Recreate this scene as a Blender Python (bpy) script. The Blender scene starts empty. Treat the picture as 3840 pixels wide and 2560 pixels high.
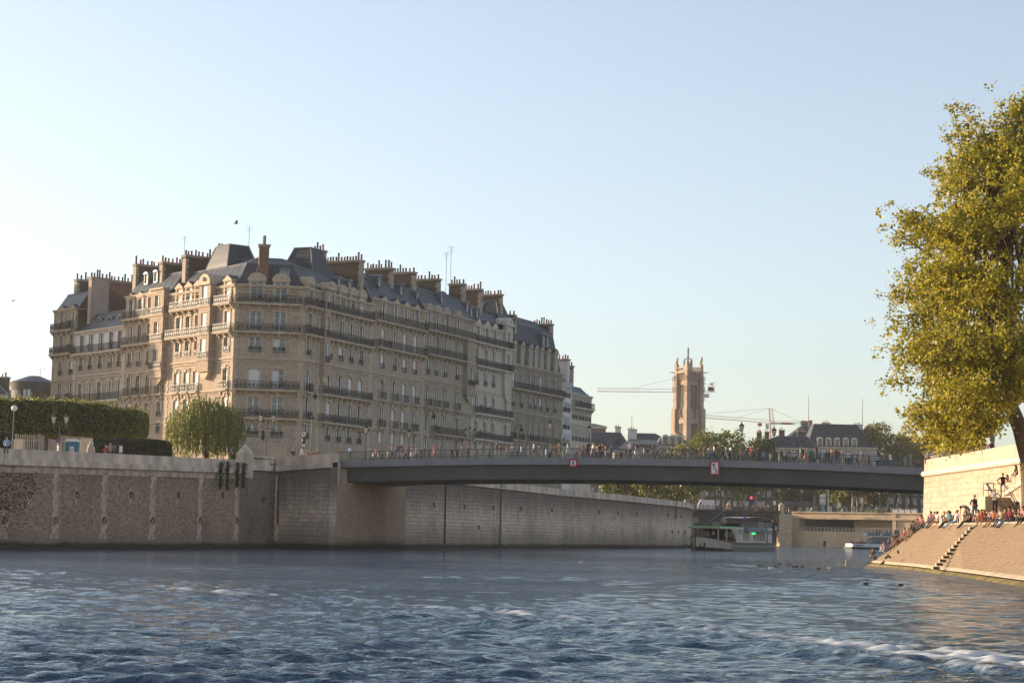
import bpy, math, random
import numpy as np
from mathutils import Vector, Matrix
R = math.radians
rnd = random.Random(7)
sc = bpy.context.scene
COL = sc.collection

# ------------------------------------------------------------------ camera
FPX, CX, CY, CAMZ = 7300.0, 1920.0, 1280.0, 2.2      # photo is 3840 x 2560
PITCH, ROLL = math.atan(717 / FPX), R(1.2)
_F = Vector((0, math.cos(PITCH), math.sin(PITCH)))
_UP = Vector((0, -math.sin(PITCH), math.cos(PITCH)))
_X = Vector((1, 0, 0))
_R = math.cos(ROLL) * _X + math.sin(ROLL) * _UP
_U = -math.sin(ROLL) * _X + math.cos(ROLL) * _UP
cam_d = bpy.data.cameras.new('camera'); cam = bpy.data.objects.new('camera', cam_d); COL.objects.link(cam)
cam_d.sensor_width = 36; cam_d.lens = FPX / 3840 * 36; cam_d.clip_start = 0.5; cam_d.clip_end = 20000
m3 = Matrix((_R, _U, -_F)).transposed()
cam.matrix_world = Matrix.Translation((0, 0, CAMZ)) @ m3.to_4x4()
sc.camera = cam

def at(px, py, D):
    'survey: the world point seen at a spot of the photograph, on the plane y = D'
    d = _F + _R * ((px - CX) / FPX) + _U * ((CY - py) / FPX)
    return Vector((0, 0, CAMZ)) + d * (D / d.y)
def zat(px, py, D): return at(px, py, D).z
def xat(px, D, py=1740): return at(px, py, D).x
def onwater(px, py):
    d = _F + _R * ((px - CX) / FPX) + _U * ((CY - py) / FPX)
    return Vector((0, 0, CAMZ)) + d * (-CAMZ / d.z)

# ------------------------------------------------------------------ sun and sky
SUN_A, SUN_E = R(22), R(11)          # azimuth beyond the picture plane on the left, elevation
sdir = Vector((-math.cos(SUN_A) * math.cos(SUN_E), math.sin(SUN_A) * math.cos(SUN_E), math.sin(SUN_E)))
sl = bpy.data.lights.new('sun', 'SUN'); so = bpy.data.objects.new('sun', sl); COL.objects.link(so)
sl.energy = 5.0; sl.angle = R(0.5); sl.color = (1.0, 0.77, 0.52)
so.rotation_euler = sdir.to_track_quat('Z', 'Y').to_euler()
w = bpy.data.worlds.new("World"); sc.world = w; w.use_nodes = True
wn = w.node_tree; bg = wn.nodes['Background']
sky = wn.nodes.new('ShaderNodeTexSky'); sky.sky_type = 'NISHITA'; sky.sun_disc = False
sky.sun_elevation = SUN_E
sky.sun_rotation = math.atan2(sdir.x, sdir.y)
sky.altitude = 100; sky.air_density = 1.0; sky.dust_density = 1.1; sky.ozone_density = 2.7
hs = wn.nodes.new('ShaderNodeHueSaturation'); hs.inputs['Saturation'].default_value = .66; wn.links.new(sky.outputs[0], hs.inputs['Color'])
tint = wn.nodes.new('ShaderNodeMix'); tint.data_type = 'RGBA'; tint.blend_type = 'MULTIPLY'; tint.inputs[0].default_value = 1; tint.inputs[7].default_value = (1.05, 1.0, .97, 1)
wn.links.new(hs.outputs[0], tint.inputs[6]); wn.links.new(tint.outputs[2], bg.inputs[0]); bg.inputs[1].default_value = 0.15
sc.view_settings.view_transform = 'Standard'; sc.view_settings.look = 'None'
sc.view_settings.exposure = 0.92; sc.view_settings.gamma = 1
sc.cycles.max_bounces = 6; sc.cycles.transparent_max_bounces = 12
sc.cycles.use_denoising = True

# ------------------------------------------------------------------ materials
def nn(t, typ, **kw):
    n = t.nodes.new(typ)
    for k, v in kw.items(): setattr(n, k, v)
    return n
def lin(c):
    return tuple(((x / 12.92) if x <= .04045 else ((x + .055) / 1.055) ** 2.4) for x in c)
def M(name, col, rough=.8, var=.12, scale=1.5, bump=0.0, metal=0.0, col2=None, spec=.4, emit=None, streak=0.0, alpha=1.0, bscale=None):
    m = bpy.data.materials.new(name); m.use_nodes = True; t = m.node_tree
    b = t.nodes['Principled BSDF']
    b.inputs['Roughness'].default_value = rough; b.inputs['Metallic'].default_value = metal
    b.inputs['Specular IOR Level'].default_value = spec
    tc = nn(t, 'ShaderNodeTexCoord')
    no = nn(t, 'ShaderNodeTexNoise'); no.inputs['Scale'].default_value = scale; no.inputs['Detail'].default_value = 5
    mp = nn(t, 'ShaderNodeMapping')
    mp.inputs['Scale'].default_value = (1, 1, 1 - streak)
    t.links.new(tc.outputs['Object'], mp.inputs[0]); t.links.new(mp.outputs[0], no.inputs['Vector'])
    cr = nn(t, 'ShaderNodeValToRGB')
    c2 = col2 or tuple(min(1, x * (1 + var)) for x in col)
    c1 = tuple(x * (1 - var) for x in col)
    cr.color_ramp.elements[0].position = .32; cr.color_ramp.elements[1].position = .68
    cr.color_ramp.elements[0].color = (*c1, 1); cr.color_ramp.elements[1].color = (*c2, 1)
    t.links.new(no.outputs[0], cr.inputs[0]); t.links.new(cr.outputs[0], b.inputs['Base Color'])
    if bump:
        bp = nn(t, 'ShaderNodeBump'); bp.inputs['Strength'].default_value = bump; bp.inputs['Distance'].default_value = .05
        n2 = nn(t, 'ShaderNodeTexNoise'); n2.inputs['Scale'].default_value = bscale or scale * 5; n2.inputs['Detail'].default_value = 6
        t.links.new(tc.outputs['Object'], n2.inputs['Vector'])
        t.links.new(n2.outputs[0], bp.inputs['Height']); t.links.new(bp.outputs[0], b.inputs['Normal'])
    if emit:
        b.inputs['Emission Color'].default_value = (*emit[0], 1); b.inputs['Emission Strength'].default_value = emit[1]
    return m
def brickmat(name, c1, c2, mortar, bw, bh, ms=.02, uv=False, rough=.9, dirt=.35, bump=.5, dirtcol=(.08, .06, .045), dscale=.35, stain=None, runoff=None):
    'coursed masonry: x runs along the wall, z up; weathering as blotches and runs'
    m = bpy.data.materials.new(name); m.use_nodes = True; t = m.node_tree; L = t.links.new
    b = t.nodes['Principled BSDF']; b.inputs['Roughness'].default_value = rough; b.inputs['Specular IOR Level'].default_value = .25
    tc = nn(t, 'ShaderNodeTexCoord')
    if uv: vec = tc.outputs['UV']
    else:
        sp = nn(t, 'ShaderNodeSeparateXYZ'); L(tc.outputs['Object'], sp.inputs[0])
        ad = nn(t, 'ShaderNodeMath', operation='ADD'); L(sp.outputs[0], ad.inputs[0]); L(sp.outputs[1], ad.inputs[1])
        cb = nn(t, 'ShaderNodeCombineXYZ'); L(ad.outputs[0], cb.inputs[0]); L(sp.outputs[2], cb.inputs[1]); vec = cb.outputs[0]
    br = nn(t, 'ShaderNodeTexBrick'); L(vec, br.inputs['Vector'])
    br.inputs['Color1'].default_value = (*c1, 1); br.inputs['Color2'].default_value = (*c2, 1); br.inputs['Mortar'].default_value = (*mortar, 1)
    br.inputs['Scale'].default_value = 1; br.inputs['Mortar Size'].default_value = ms; br.inputs['Mortar Smooth'].default_value = .3
    br.inputs['Brick Width'].default_value = bw; br.inputs['Row Height'].default_value = bh
    no = nn(t, 'ShaderNodeTexNoise'); no.inputs['Scale'].default_value = dscale; no.inputs['Detail'].default_value = 7; no.inputs['Roughness'].default_value = .65
    mp = nn(t, 'ShaderNodeMapping'); mp.inputs['Scale'].default_value = (1, .45, 1) if uv else (1, 1, .45)
    L(tc.outputs['UV' if uv else 'Object'], mp.inputs[0]); L(mp.outputs[0], no.inputs['Vector'])
    r = nn(t, 'ShaderNodeMapRange'); r.inputs[1].default_value = .48; r.inputs[2].default_value = .75; r.inputs[3].default_value = 0; r.inputs[4].default_value = dirt
    L(no.outputs[0], r.inputs[0])
    mx = nn(t, 'ShaderNodeMix', data_type='RGBA'); L(r.outputs[0], mx.inputs[0]); L(br.outputs[0], mx.inputs[6]); mx.inputs[7].default_value = (*dirtcol, 1)
    out = mx.outputs[2]
    n3 = nn(t, 'ShaderNodeTexNoise'); n3.inputs['Scale'].default_value = 3.1; n3.inputs['Detail'].default_value = 4
    L(tc.outputs['UV' if uv else 'Object'], n3.inputs['Vector'])
    r3 = nn(t, 'ShaderNodeMapRange'); r3.inputs[1].default_value = .3; r3.inputs[2].default_value = .7; r3.inputs[3].default_value = .78; r3.inputs[4].default_value = 1.18
    L(n3.outputs[0], r3.inputs[0])
    mu = nn(t, 'ShaderNodeMix', data_type='RGBA', blend_type='MULTIPLY'); mu.inputs[0].default_value = 1
    L(out, mu.inputs[6]); L(r3.outputs[0], mu.inputs[7]); out = mu.outputs[2]
    if stain:                                                # (z of full effect, z of none, colour): tide marks
        for z1, z2, c in stain:
            s2 = nn(t, 'ShaderNodeSeparateXYZ'); L(vec, s2.inputs[0])
            ad = nn(t, 'ShaderNodeMath', operation='MULTIPLY_ADD'); L(no.outputs[0], ad.inputs[0]); ad.inputs[1].default_value = -2.2 * abs(z2 - z1); L(s2.outputs[1], ad.inputs[2])
            rr = nn(t, 'ShaderNodeMapRange'); rr.inputs[1].default_value = z1 - 1.1 * abs(z2 - z1); rr.inputs[2].default_value = z2 - 1.1 * abs(z2 - z1); rr.inputs[3].default_value = .85; rr.inputs[4].default_value = 0
            L(ad.outputs[0], rr.inputs[0])
            m2 = nn(t, 'ShaderNodeMix', data_type='RGBA'); L(rr.outputs[0], m2.inputs[0]); L(out, m2.inputs[6]); m2.inputs[7].default_value = (*c, 1); out = m2.outputs[2]
    if runoff:                                               # (z none, z full, amount, colour): sooty streaks running down from the coping
        z1, z2, am, c = runoff
        n5 = nn(t, 'ShaderNodeTexNoise'); n5.inputs['Scale'].default_value = 1; n5.inputs['Detail'].default_value = 6; n5.inputs['Roughness'].default_value = .7; m5 = nn(t, 'ShaderNodeMapping'); m5.inputs['Scale'].default_value = (1.3, .16, 1); L(vec, m5.inputs[0]); L(m5.outputs[0], n5.inputs['Vector'])
        s5 = nn(t, 'ShaderNodeSeparateXYZ'); L(vec, s5.inputs[0]); a5 = nn(t, 'ShaderNodeMath', operation='MULTIPLY_ADD'); L(n5.outputs[0], a5.inputs[0]); a5.inputs[1].default_value = 5.5; L(s5.outputs[1], a5.inputs[2])
        r5 = nn(t, 'ShaderNodeMapRange'); r5.inputs[1].default_value = z1 + 2.75; r5.inputs[2].default_value = z2 + 2.75; r5.inputs[3].default_value = 0; r5.inputs[4].default_value = am; L(a5.outputs[0], r5.inputs[0])
        m6 = nn(t, 'ShaderNodeMix', data_type='RGBA'); L(r5.outputs[0], m6.inputs[0]); L(out, m6.inputs[6]); m6.inputs[7].default_value = (*c, 1); out = m6.outputs[2]
    L(out, b.inputs['Base Color'])
    bp = nn(t, 'ShaderNodeBump'); bp.inputs['Strength'].default_value = bump; bp.inputs['Distance'].default_value = .04; bp.invert = True
    L(br.outputs['Fac'], bp.inputs['Height'])
    b2 = nn(t, 'ShaderNodeBump'); b2.inputs['Strength'].default_value = .3; b2.inputs['Distance'].default_value = .04
    L(n3.outputs[0], b2.inputs['Height']); L(bp.outputs[0], b2.inputs['Normal']); L(b2.outputs[0], b.inputs['Normal'])
    return m
def leafmat(name, c1, c2, transl=.35):
    m = bpy.data.materials.new(name); m.use_nodes = True; t = m.node_tree; L = t.links.new
    b = t.nodes['Principled BSDF']; b.inputs['Roughness'].default_value = .45; b.inputs['Specular IOR Level'].default_value = .5
    g = nn(t, 'ShaderNodeNewGeometry'); cr = nn(t, 'ShaderNodeValToRGB')
    cr.color_ramp.elements[0].color = (*c1, 1); cr.color_ramp.elements[1].color = (*c2, 1)
    L(g.outputs['Random Per Island'], cr.inputs[0]); L(cr.outputs[0], b.inputs['Base Color'])
    tr = nn(t, 'ShaderNodeBsdfTranslucent'); L(cr.outputs[0], tr.inputs[0])
    mx = nn(t, 'ShaderNodeMixShader'); mx.inputs[0].default_value = transl
    L(b.outputs[0], mx.inputs[1]); L(tr.outputs[0], mx.inputs[2]); L(mx.outputs[0], t.nodes['Material Output'].inputs[0])
    return m

ST = brickmat('facade_limestone', (0.432, 0.336, 0.256), (0.368, 0.288, 0.220), (0.256, 0.196, 0.148), 1.3, .42, .012, dirt=.4, bump=.25, dirtcol=(.17, .135, .10), dscale=.5)
ST2 = brickmat('facade_limestone_grey', (0.400, 0.324, 0.244), (0.344, 0.280, 0.208), (0.232, 0.184, 0.140), 1.3, .42, .012, dirt=.5, bump=.25, dirtcol=(.15, .125, .10), dscale=.5)
ST3 = brickmat('facade_limestone_pale', (0.541, 0.459, 0.373), (0.492, 0.418, 0.336), (0.369, 0.312, 0.246), 1.3, .42, .01, dirt=.35, bump=.2, dirtcol=(.22, .19, .16), dscale=.5)
STW = M('white_render', (0.612, 0.578, 0.544), .9, .08, .6, .1)
STD = brickmat('facade_dark_stone', (0.323, 0.268, 0.204), (0.272, 0.225, 0.170), (0.170, 0.136, 0.106), 1.1, .4, .015, dirt=.6, bump=.3, dirtcol=(.10, .085, .07), dscale=.6)
TRIM = M('trim_stone', (0.464, 0.368, 0.268), .85, .15, 1.2, .15)
TRIM2 = M('trim_stone_grey', (0.400, 0.328, 0.248), .85, .18, 1.2, .15)
TRIM3 = M('trim_stone_pale', (0.554, 0.479, 0.395), .85, .12, 1.2, .1)
ZINC = M('zinc_roofing', (.055, .062, .072), .45, .3, .5, .1, spec=.4)
ZINCL = M('pale_zinc', (.14, .155, .17), .5, .18, .7, .05)
SLATE = brickmat('slate', (.05, .058, .075), (.035, .041, .055), (.03, .033, .04), .35, .22, .012, dirt=.4, bump=.4, dirtcol=(.08, .085, .085), rough=.5)
BRK = brickmat('chimney_brick', (.26, .125, .075), (.20, .10, .065), (.19, .15, .115), .25, .08, .012, dirt=.5, bump=.3, dirtcol=(.10, .075, .055))
CHM = M('chimney_render', (.105, .075, .052), .9, .22, .5, .15, streak=.6)
CHC = M('chimney_cap', (.36, .29, .225), .85, .15, 1)
POT = M('terracotta', (.33, .10, .055), .8, .25, 3); POTD = M('sooty_pot', (.07, .055, .05), .8, .3, 3)
IRON = M('wrought_iron', (.018, .022, .026), .5, .2, 2)
FRM = M('white_window_paint', (.62, .62, .60), .6, .08, 2)
BLIND = M('pale_blind', (.70, .68, .66), .7, .06, 1)
SHUT = M('grey_shutter', (.52, .51, .48), .7, .1, 2)
GREEN_D = leafmat('box_plant_leaves', (.02, .035, .01), (.05, .075, .02), .15)
FLW = leafmat('geranium_flowers', (.35, .02, .03), (.5, .05, .06), .2)
def glassmat():
    m = bpy.data.materials.new('window_glass'); m.use_nodes = True; t = m.node_tree; L = t.links.new
    b = t.nodes['Principled BSDF']; b.inputs['Roughness'].default_value = .04; b.inputs['Specular IOR Level'].default_value = 1.0
    oi = nn(t, 'ShaderNodeObjectInfo'); cr = nn(t, 'ShaderNodeValToRGB')
    cr.color_ramp.elements[0].color = (.006, .007, .009, 1); cr.color_ramp.elements[1].color = (.07, .08, .09, 1); cr.color_ramp.elements[0].position = .45
    L(oi.outputs['Random'], cr.inputs[0]); L(cr.outputs[0], b.inputs['Base Color'])
    no = nn(t, 'ShaderNodeTexNoise'); no.inputs['Scale'].default_value = .9; bp = nn(t, 'ShaderNodeBump'); bp.inputs['Strength'].default_value = .12; bp.inputs['Distance'].default_value = .1
    tc = nn(t, 'ShaderNodeTexCoord'); L(tc.outputs['Object'], no.inputs[0]); L(no.outputs[0], bp.inputs['Height']); L(bp.outputs[0], b.inputs['Normal'])
    return m
GLASS = glassmat()

# ------------------------------------------------------------------ mesh builder
class MB:
    def __init__(s): s.v = []; s.f = []; s.mi = []; s.uv = []; s.cur = 0; s.mats = []
    def mat(s, m):
        if m not in s.mats: s.mats.append(m)
        s.cur = s.mats.index(m); return s
    def poly(s, pts, uvs=None):
        n = len(s.v); s.v += [tuple(p) for p in pts]; s.f.append(tuple(range(n, n + len(pts)))); s.mi.append(s.cur); s.uv.append(uvs); return s
    def box(s, x0, x1, y0, y1, z0, z1):
        n = len(s.v)
        s.v += [(x0, y0, z0), (x1, y0, z0), (x1, y1, z0), (x0, y1, z0), (x0, y0, z1), (x1, y0, z1), (x1, y1, z1), (x0, y1, z1)]
        for q in ((3, 2, 1, 0), (4, 5, 6, 7), (0, 1, 5, 4), (1, 2, 6, 5), (2, 3, 7, 6), (3, 0, 4, 7)):
            s.f.append(tuple(n + i for i in q)); s.mi.append(s.cur); s.uv.append(None)
        return s
    def obox(s, c, ax, half):
        'oriented box: centre, 3 axes, half sizes'
        n = len(s.v); c = Vector(c); a = [Vector(x).normalized() * h for x, h in zip(ax, half)]
        for k in (-1, 1):
            for i, j in ((-1, -1), (1, -1), (1, 1), (-1, 1)):
                s.v.append(tuple(c + a[0] * i + a[1] * j + a[2] * k))
        for q in ((3, 2, 1, 0), (4, 5, 6, 7), (0, 1, 5, 4), (1, 2, 6, 5), (2, 3, 7, 6), (3, 0, 4, 7)):
            s.f.append(tuple(n + i for i in q)); s.mi.append(s.cur); s.uv.append(None)
        return s
    def tube(s, pts, rad, n=8, caps=True):
        pts = [Vector(p) for p in pts]
        if not isinstance(rad, (list, tuple)): rad = [rad] * len(pts)
        base = len(s.v); up = None
        for i, p in enumerate(pts):
            a = pts[min(i + 1, len(pts) - 1)] - pts[max(i - 1, 0)]
            if a.length < 1e-9: a = Vector((0, 0, 1))
            a.normalize()
            if up is None: up = Vector((1, 0, 0)) if abs(a.x) < .8 else Vector((0, 1, 0))
            q = a.cross(up)
            if q.length < 1e-4: q = a.cross(Vector((0, 1, 0.3)))
            q.normalize(); r_ = q.cross(a).normalized(); up = r_
            for k in range(n):
                t = 2 * math.pi * k / n
                s.v.append(tuple(p + (q * math.cos(t) + r_ * math.sin(t)) * rad[i]))
        for i in range(len(pts) - 1):
            for k in range(n):
                a0 = base + i * n + k; a1 = base + i * n + (k + 1) % n
                s.f.append((a0, a1, a1 + n, a0 + n)); s.mi.append(s.cur); s.uv.append(None)
        if caps:
            for e in (0, len(pts) - 1):
                s.f.append(tuple(base + e * n + k for k in range(n))); s.mi.append(s.cur); s.uv.append(None)
        return s
    def lathe(s, c, prof, n=10):
        'prof: list of (radius, z) about the vertical through c'
        c = Vector(c); base = len(s.v)
        for r_, z in prof:
            for k in range(n):
                t = 2 * math.pi * (k + .5) / n
                s.v.append((c.x + r_ * math.cos(t), c.y + r_ * math.sin(t), c.z + z))
        for i in range(len(prof) - 1):
            for k in range(n):
                a0 = base + i * n + k; a1 = base + i * n + (k + 1) % n
                s.f.append((a0, a1, a1 + n, a0 + n)); s.mi.append(s.cur); s.uv.append(None)
        for e in (0, len(prof) - 1):
            s.f.append(tuple(base + e * n + k for k in range(n))); s.mi.append(s.cur); s.uv.append(None)
        return s
    def prism(s, poly, z0, z1):
        'poly in xy, extruded z0..z1'
        n = len(poly)
        s.poly([(x, y, z1) for x, y in poly]); s.poly([(x, y, z0) for x, y in reversed(poly)])
        for i in range(n):
            a, b_ = poly[i], poly[(i + 1) % n]
            s.poly([(a[0], a[1], z0), (b_[0], b_[1], z0), (b_[0], b_[1], z1), (a[0], a[1], z1)])
        return s
    def prismy(s, poly, y0, y1):
        'poly in xz, extruded y0..y1'
        n = len(poly)
        s.poly([(x, y0, z) for x, z in poly]); s.poly([(x, y1, z) for x, z in reversed(poly)])
        for i in range(n):
            a, b_ = poly[i], poly[(i + 1) % n]
            s.poly([(a[0], y0, a[1]), (a[0], y1, a[1]), (b_[0], y1, b_[1]), (b_[0], y0, b_[1])])
        return s
    def ball(s, c, r, n=8, m=6, sc_=(1, 1, 1)):
        prof = [(math.sin(math.pi * i / m), -math.cos(math.pi * i / m)) for i in range(m + 1)]
        b0 = len(s.v); s.lathe((0, 0, 0), [(max(a, .02), z) for a, z in prof], n)
        for i in range(b0, len(s.v)):
            x, y, z = s.v[i]; s.v[i] = (c[0] + x * r * sc_[0], c[1] + y * r * sc_[1], c[2] + z * r * sc_[2])
        return s
    def mesh(s, name, smooth=False):
        me = bpy.data.meshes.new(name); me.from_pydata(s.v, [], s.f)
        for m in s.mats: me.materials.append(m)
        me.polygons.foreach_set('material_index', s.mi)
        if any(s.uv):
            ul = me.uv_layers.new(name='UVMap')
            for p, u in zip(me.polygons, s.uv):
                if u:
                    for li, c in zip(p.loop_indices, u): ul.data[li].uv = c
        if smooth: me.polygons.foreach_set('use_smooth', [True] * len(me.polygons))
        me.update(); return me
    def build(s, name, parent=None, loc=(0, 0, 0), rz=0, smooth=False):
        return ob(name, s.mesh(name, smooth), parent, loc, rz)

def ob(name, me, parent=None, loc=(0, 0, 0), rz=0):
    o = bpy.data.objects.new(name, me); COL.objects.link(o)
    if parent is not None: o.parent = parent
    o.location = loc; o.rotation_euler = (0, 0, rz); return o
def tag(o, label, cat, group=None):
    o['label'] = label; o['category'] = cat
    if group: o['group'] = group
    return o
def thing(name, label, cat, loc=(0, 0, 0), rz=0, group=None):
    o = bpy.data.objects.new(name, None); COL.objects.link(o); o.empty_display_size = .3
    o.location = loc; o.rotation_euler = (0, 0, rz); return tag(o, label, cat, group)
def struct(o): o['kind'] = 'structure'; return o
KIDS = {}
def kids(o):
    return [c for c in list(o.children)]
def dup(root, loc, rz, label, group=None, scale=None):
    r_ = root.copy(); COL.objects.link(r_); r_.location = loc; r_.rotation_euler = (0, 0, rz); r_['label'] = label
    if group: r_['group'] = group
    if scale: r_.scale = (scale,) * 3
    for ch in kids(root):
        c = ch.copy(); COL.objects.link(c); c.parent = r_
        for g in kids(ch):
            d = g.copy(); COL.objects.link(d); d.parent = c
    return r_

def leaves_mesh(name, pts, size, mat, up=0.0, r=None, elong=1.0):
    'one quad leaf per point, random orientation'
    r = r or np.random.default_rng(1); n = len(pts); pts = np.asarray(pts, float)
    a = r.normal(size=(n, 3)); a /= np.linalg.norm(a, axis=1)[:, None]
    b_ = r.normal(size=(n, 3)); 
    if up: b_ = b_ * (1 - up) + np.array([0, 0, -1.]) * up * 2; a[:, 2] *= (1 - up)
    b_ -= (b_ * a).sum(1)[:, None] * a; b_ /= np.linalg.norm(b_, axis=1)[:, None]
    s_ = (size * r.uniform(.6, 1.3, n))[:, None]
    a *= s_ * .5; b_ *= s_ * .5 * elong
    V = np.stack([pts - b_, pts + a * .9 - b_ * .1, pts + b_, pts - a * .9 - b_ * .1], 1).reshape(-1, 3)
    me = bpy.data.meshes.new(name); me.vertices.add(4 * n); me.vertices.foreach_set('co', V.ravel())
    me.loops.add(4 * n); me.loops.foreach_set('vertex_index', np.arange(4 * n, dtype=np.int32))
    me.polygons.add(n); me.polygons.foreach_set('loop_start', np.arange(0, 4 * n, 4, dtype=np.int32)); me.polygons.foreach_set('loop_total', np.full(n, 4, dtype=np.int32))
    me.materials.append(mat); me.update(calc_edges=True); me.validate(); return me
# ------------------------------------------------------------------ buildings
def V2(p): return Vector((p[0], p[1]))
def proj(p):
    d = Vector(p) - Vector((0, 0, CAMZ)); k = FPX / d.dot(_F)
    return CX + d.dot(_R) * k, CY - d.dot(_U) * k
def pt(px, D, py=1500):
    p = at(px, py, D); return (p.x, D)
def on_line(px, P, Q, py=1450):
    d = _F + _R * ((px - CX) / FPX) + _U * ((CY - py) / FPX)
    dx, dy = Q[0] - P[0], Q[1] - P[1]
    t = (P[1] * d.x - P[0] * d.y) / (dx * d.y - dy * d.x)
    return (P[0] + dx * t, P[1] + dy * t)
WCACHE = {}
def window_mesh(w, h, kind):
    key = (round(w, 1), round(h, 1), kind)
    if key in WCACHE: return WCACHE[key]
    f = MB().mat(FRM); y0, y1 = .2, .27
    f.box(-w / 2, -w / 2 + .1, y0, y1, 0, h); f.box(w / 2 - .1, w / 2, y0, y1, 0, h)
    f.box(-w / 2 + .1, w / 2 - .1, y0, y1, h - .1, h); f.box(-w / 2 + .1, w / 2 - .1, y0, y1, 0, .22)
    f.box(-.07, .07, y0 - .02, y1 - .003, .22, h - .1)
    for k in (.36, .66):
        f.box(-w / 2 + .1, -.07, y0 + .01, y1 - .01, h * k, h * k + .06); f.box(.07, w / 2 - .1, y0 + .01, y1 - .01, h * k, h * k + .06)
    g = MB().mat(GLASS).box(-w / 2 + .05, w / 2 - .05, .3, .33, .1, h - .05)
    s = None
    if kind[0] == 'b':                                   # pale roller blind or closed shutter, part way down
        fr = {'1': 1.0, '2': .62, '3': .35}[kind[1]]; s = MB().mat(BLIND)
        z = h - .02
        while z > h - h * fr: s.box(-w / 2 + .04, w / 2 - .04, .12, .15, z - .11, z - .015); s.box(-w / 2 + .04, w / 2 - .04, .135, .16, z - .02, z); z -= .12
    elif kind[0] == 's':                                 # folding shutters stacked in the reveal
        s = MB().mat(SHUT)
        for sx in ((1,) if kind[1] == '1' else (-1, 1)):
            xa, xb = sorted((sx * w / 2, sx * (w / 2 - .34)))
            s.box(xa, xb, .06, .1, .02, h - .05)
            for k in range(int(h / .3)): s.box(xa + .04, xb - .04, .045, .06, .12 + k * .3, .3 + k * .3)
    elif kind[0] == 'c': s = MB().mat(BLIND).box(-w / 2 + .12, -.1, .275, .29, .25, h - .12)
    r_ = (f.mesh('window'), g.mesh('pane'), s.mesh('shutter') if s else None); WCACHE[key] = r_; return r_
def add_window(root, W, u, z, w, h, kind, y=0):
    f, g, s = window_mesh(w, h, kind)
    p = W['pt'](u, y, z)
    o = ob('window', f, root, p, W['a']); ob('pane', g, o)
    if s: ob('shutter' if kind[0] == 's' else 'blind', s, o)
    return o
RAILC = {}
def railing_mesh(L, hgt, ornate, ends=.6):
    key = (round(L, 1), hgt, ornate, ends)
    if key in RAILC: return RAILC[key]
    b = MB().mat(IRON); b.box(0, L, -.03, .03, hgt - .05, hgt); b.box(0, L, -.02, .02, .08, .12)
    n = max(2, int(L / .15))
    for i in range(n + 1):
        x = L * i / n; b.box(x - .014, x + .014, -.014, .014, 0.003, hgt - .05)
    if ornate:
        m_ = max(1, int(L / .5))
        for i in range(m_):
            x = L * (i + .5) / m_
            for a in range(8):
                t0, t1 = a * math.pi / 4, (a + 1) * math.pi / 4
                b.tube([(x + .18 * math.cos(t0), .0, .5 + .28 * math.sin(t0)), (x + .18 * math.cos(t1), 0, .5 + .28 * math.sin(t1))], .022, 3, False)
            b.box(x - .09, x + .09, -.02, .02, .38, .62)
    if ends:
        for x in (0, L):
            b.box(x - .02, x + .02, .0, ends, hgt - .05, hgt - .003)
            for k in range(int(ends / .15)): b.box(x - .012, x + .012, k * .15 + .1, k * .15 + .125, 0.003, hgt - .05)
    RAILC[key] = b.mesh('railing'); return RAILC[key]
def add_balcony(root, W, u0, u1, z, ornate, depth=.75, trim=None, plants=0):
    L = u1 - u0; b = MB().mat(trim or TRIM)
    b.box(0, L, -depth, .0, -.16, 0); b.box(.05, L - .05, -depth + .12, .0, -.26, -.163)
    n = max(2, int(L / 1.3) + 1)
    for i in range(n):
        x = .15 + (L - .3) * i / (n - 1)
        b.prism([(x - .1, -depth + .25), (x + .1, -depth + .25), (x + .1, .0), (x - .1, .0)], -.5, -.263)
        b.box(x - .095, x + .095, -.25, 0, -.75, -.503)
    p = W['pt'](u0, 0, z); o = b.build('balcony', root, p, W['a'])
    ob('railing', railing_mesh(round(L, 1), 1.0, ornate, depth - .12), o, (0, -depth + .08, 0))
    if plants:
        r_ = np.random.default_rng(int(L * 100)); pts = []
        for k in range(plants):
            c = np.array([r_.uniform(.3, L - .3), -depth + .2, r_.uniform(.5, .9)]); pts.append(r_.normal(size=(60, 3)) * [.28, .12, .25] + c)
        ob('balcony_plants', leaves_mesh('balcony_plants', np.concatenate(pts), .13, GREEN_D, r=r_), o)['kind'] = 'stuff'
    return o
def ring_arch(b, u, z, w, rise, y0, y1, n=6):
    'fills the corners of a square head into a segmental arch whose crown is at z'
    for s in (-1, 1):
        pts = [(u + s * w / 2, z)]
        for i in range(n + 1):
            t = i / n; x = w / 2 * (1 - t); pts.append((u + s * x, z - rise * (x / (w / 2)) ** 2))
        if s < 0: pts = pts[::-1]
        b.prismy(pts, y0, y1)
def make_frame(root, A, B):
    A, B = V2(A), V2(B); t = (B - A); L = t.length; t.normalize(); n = Vector((-t.y, t.x)); r0 = root.location.copy()
    W = {'A': A, 'B': B, 't': t, 'n': n, 'L': L, 'a': math.atan2(t.y, t.x)}
    W['pt'] = lambda u, v, z: Vector((A.x + t.x * u + n.x * v, A.y + t.y * u + n.y * v, z)) - r0
    W['wpt'] = lambda u, v, z: Vector((A.x + t.x * u + n.x * v, A.y + t.y * u + n.y * v, z))
    W['u'] = lambda px, v=0, py=1450: (lambda P: (V2(P) - (A + n * v)).dot(t))(on_line(px, A + n * v, B + n * v, py))
    return W
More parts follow.
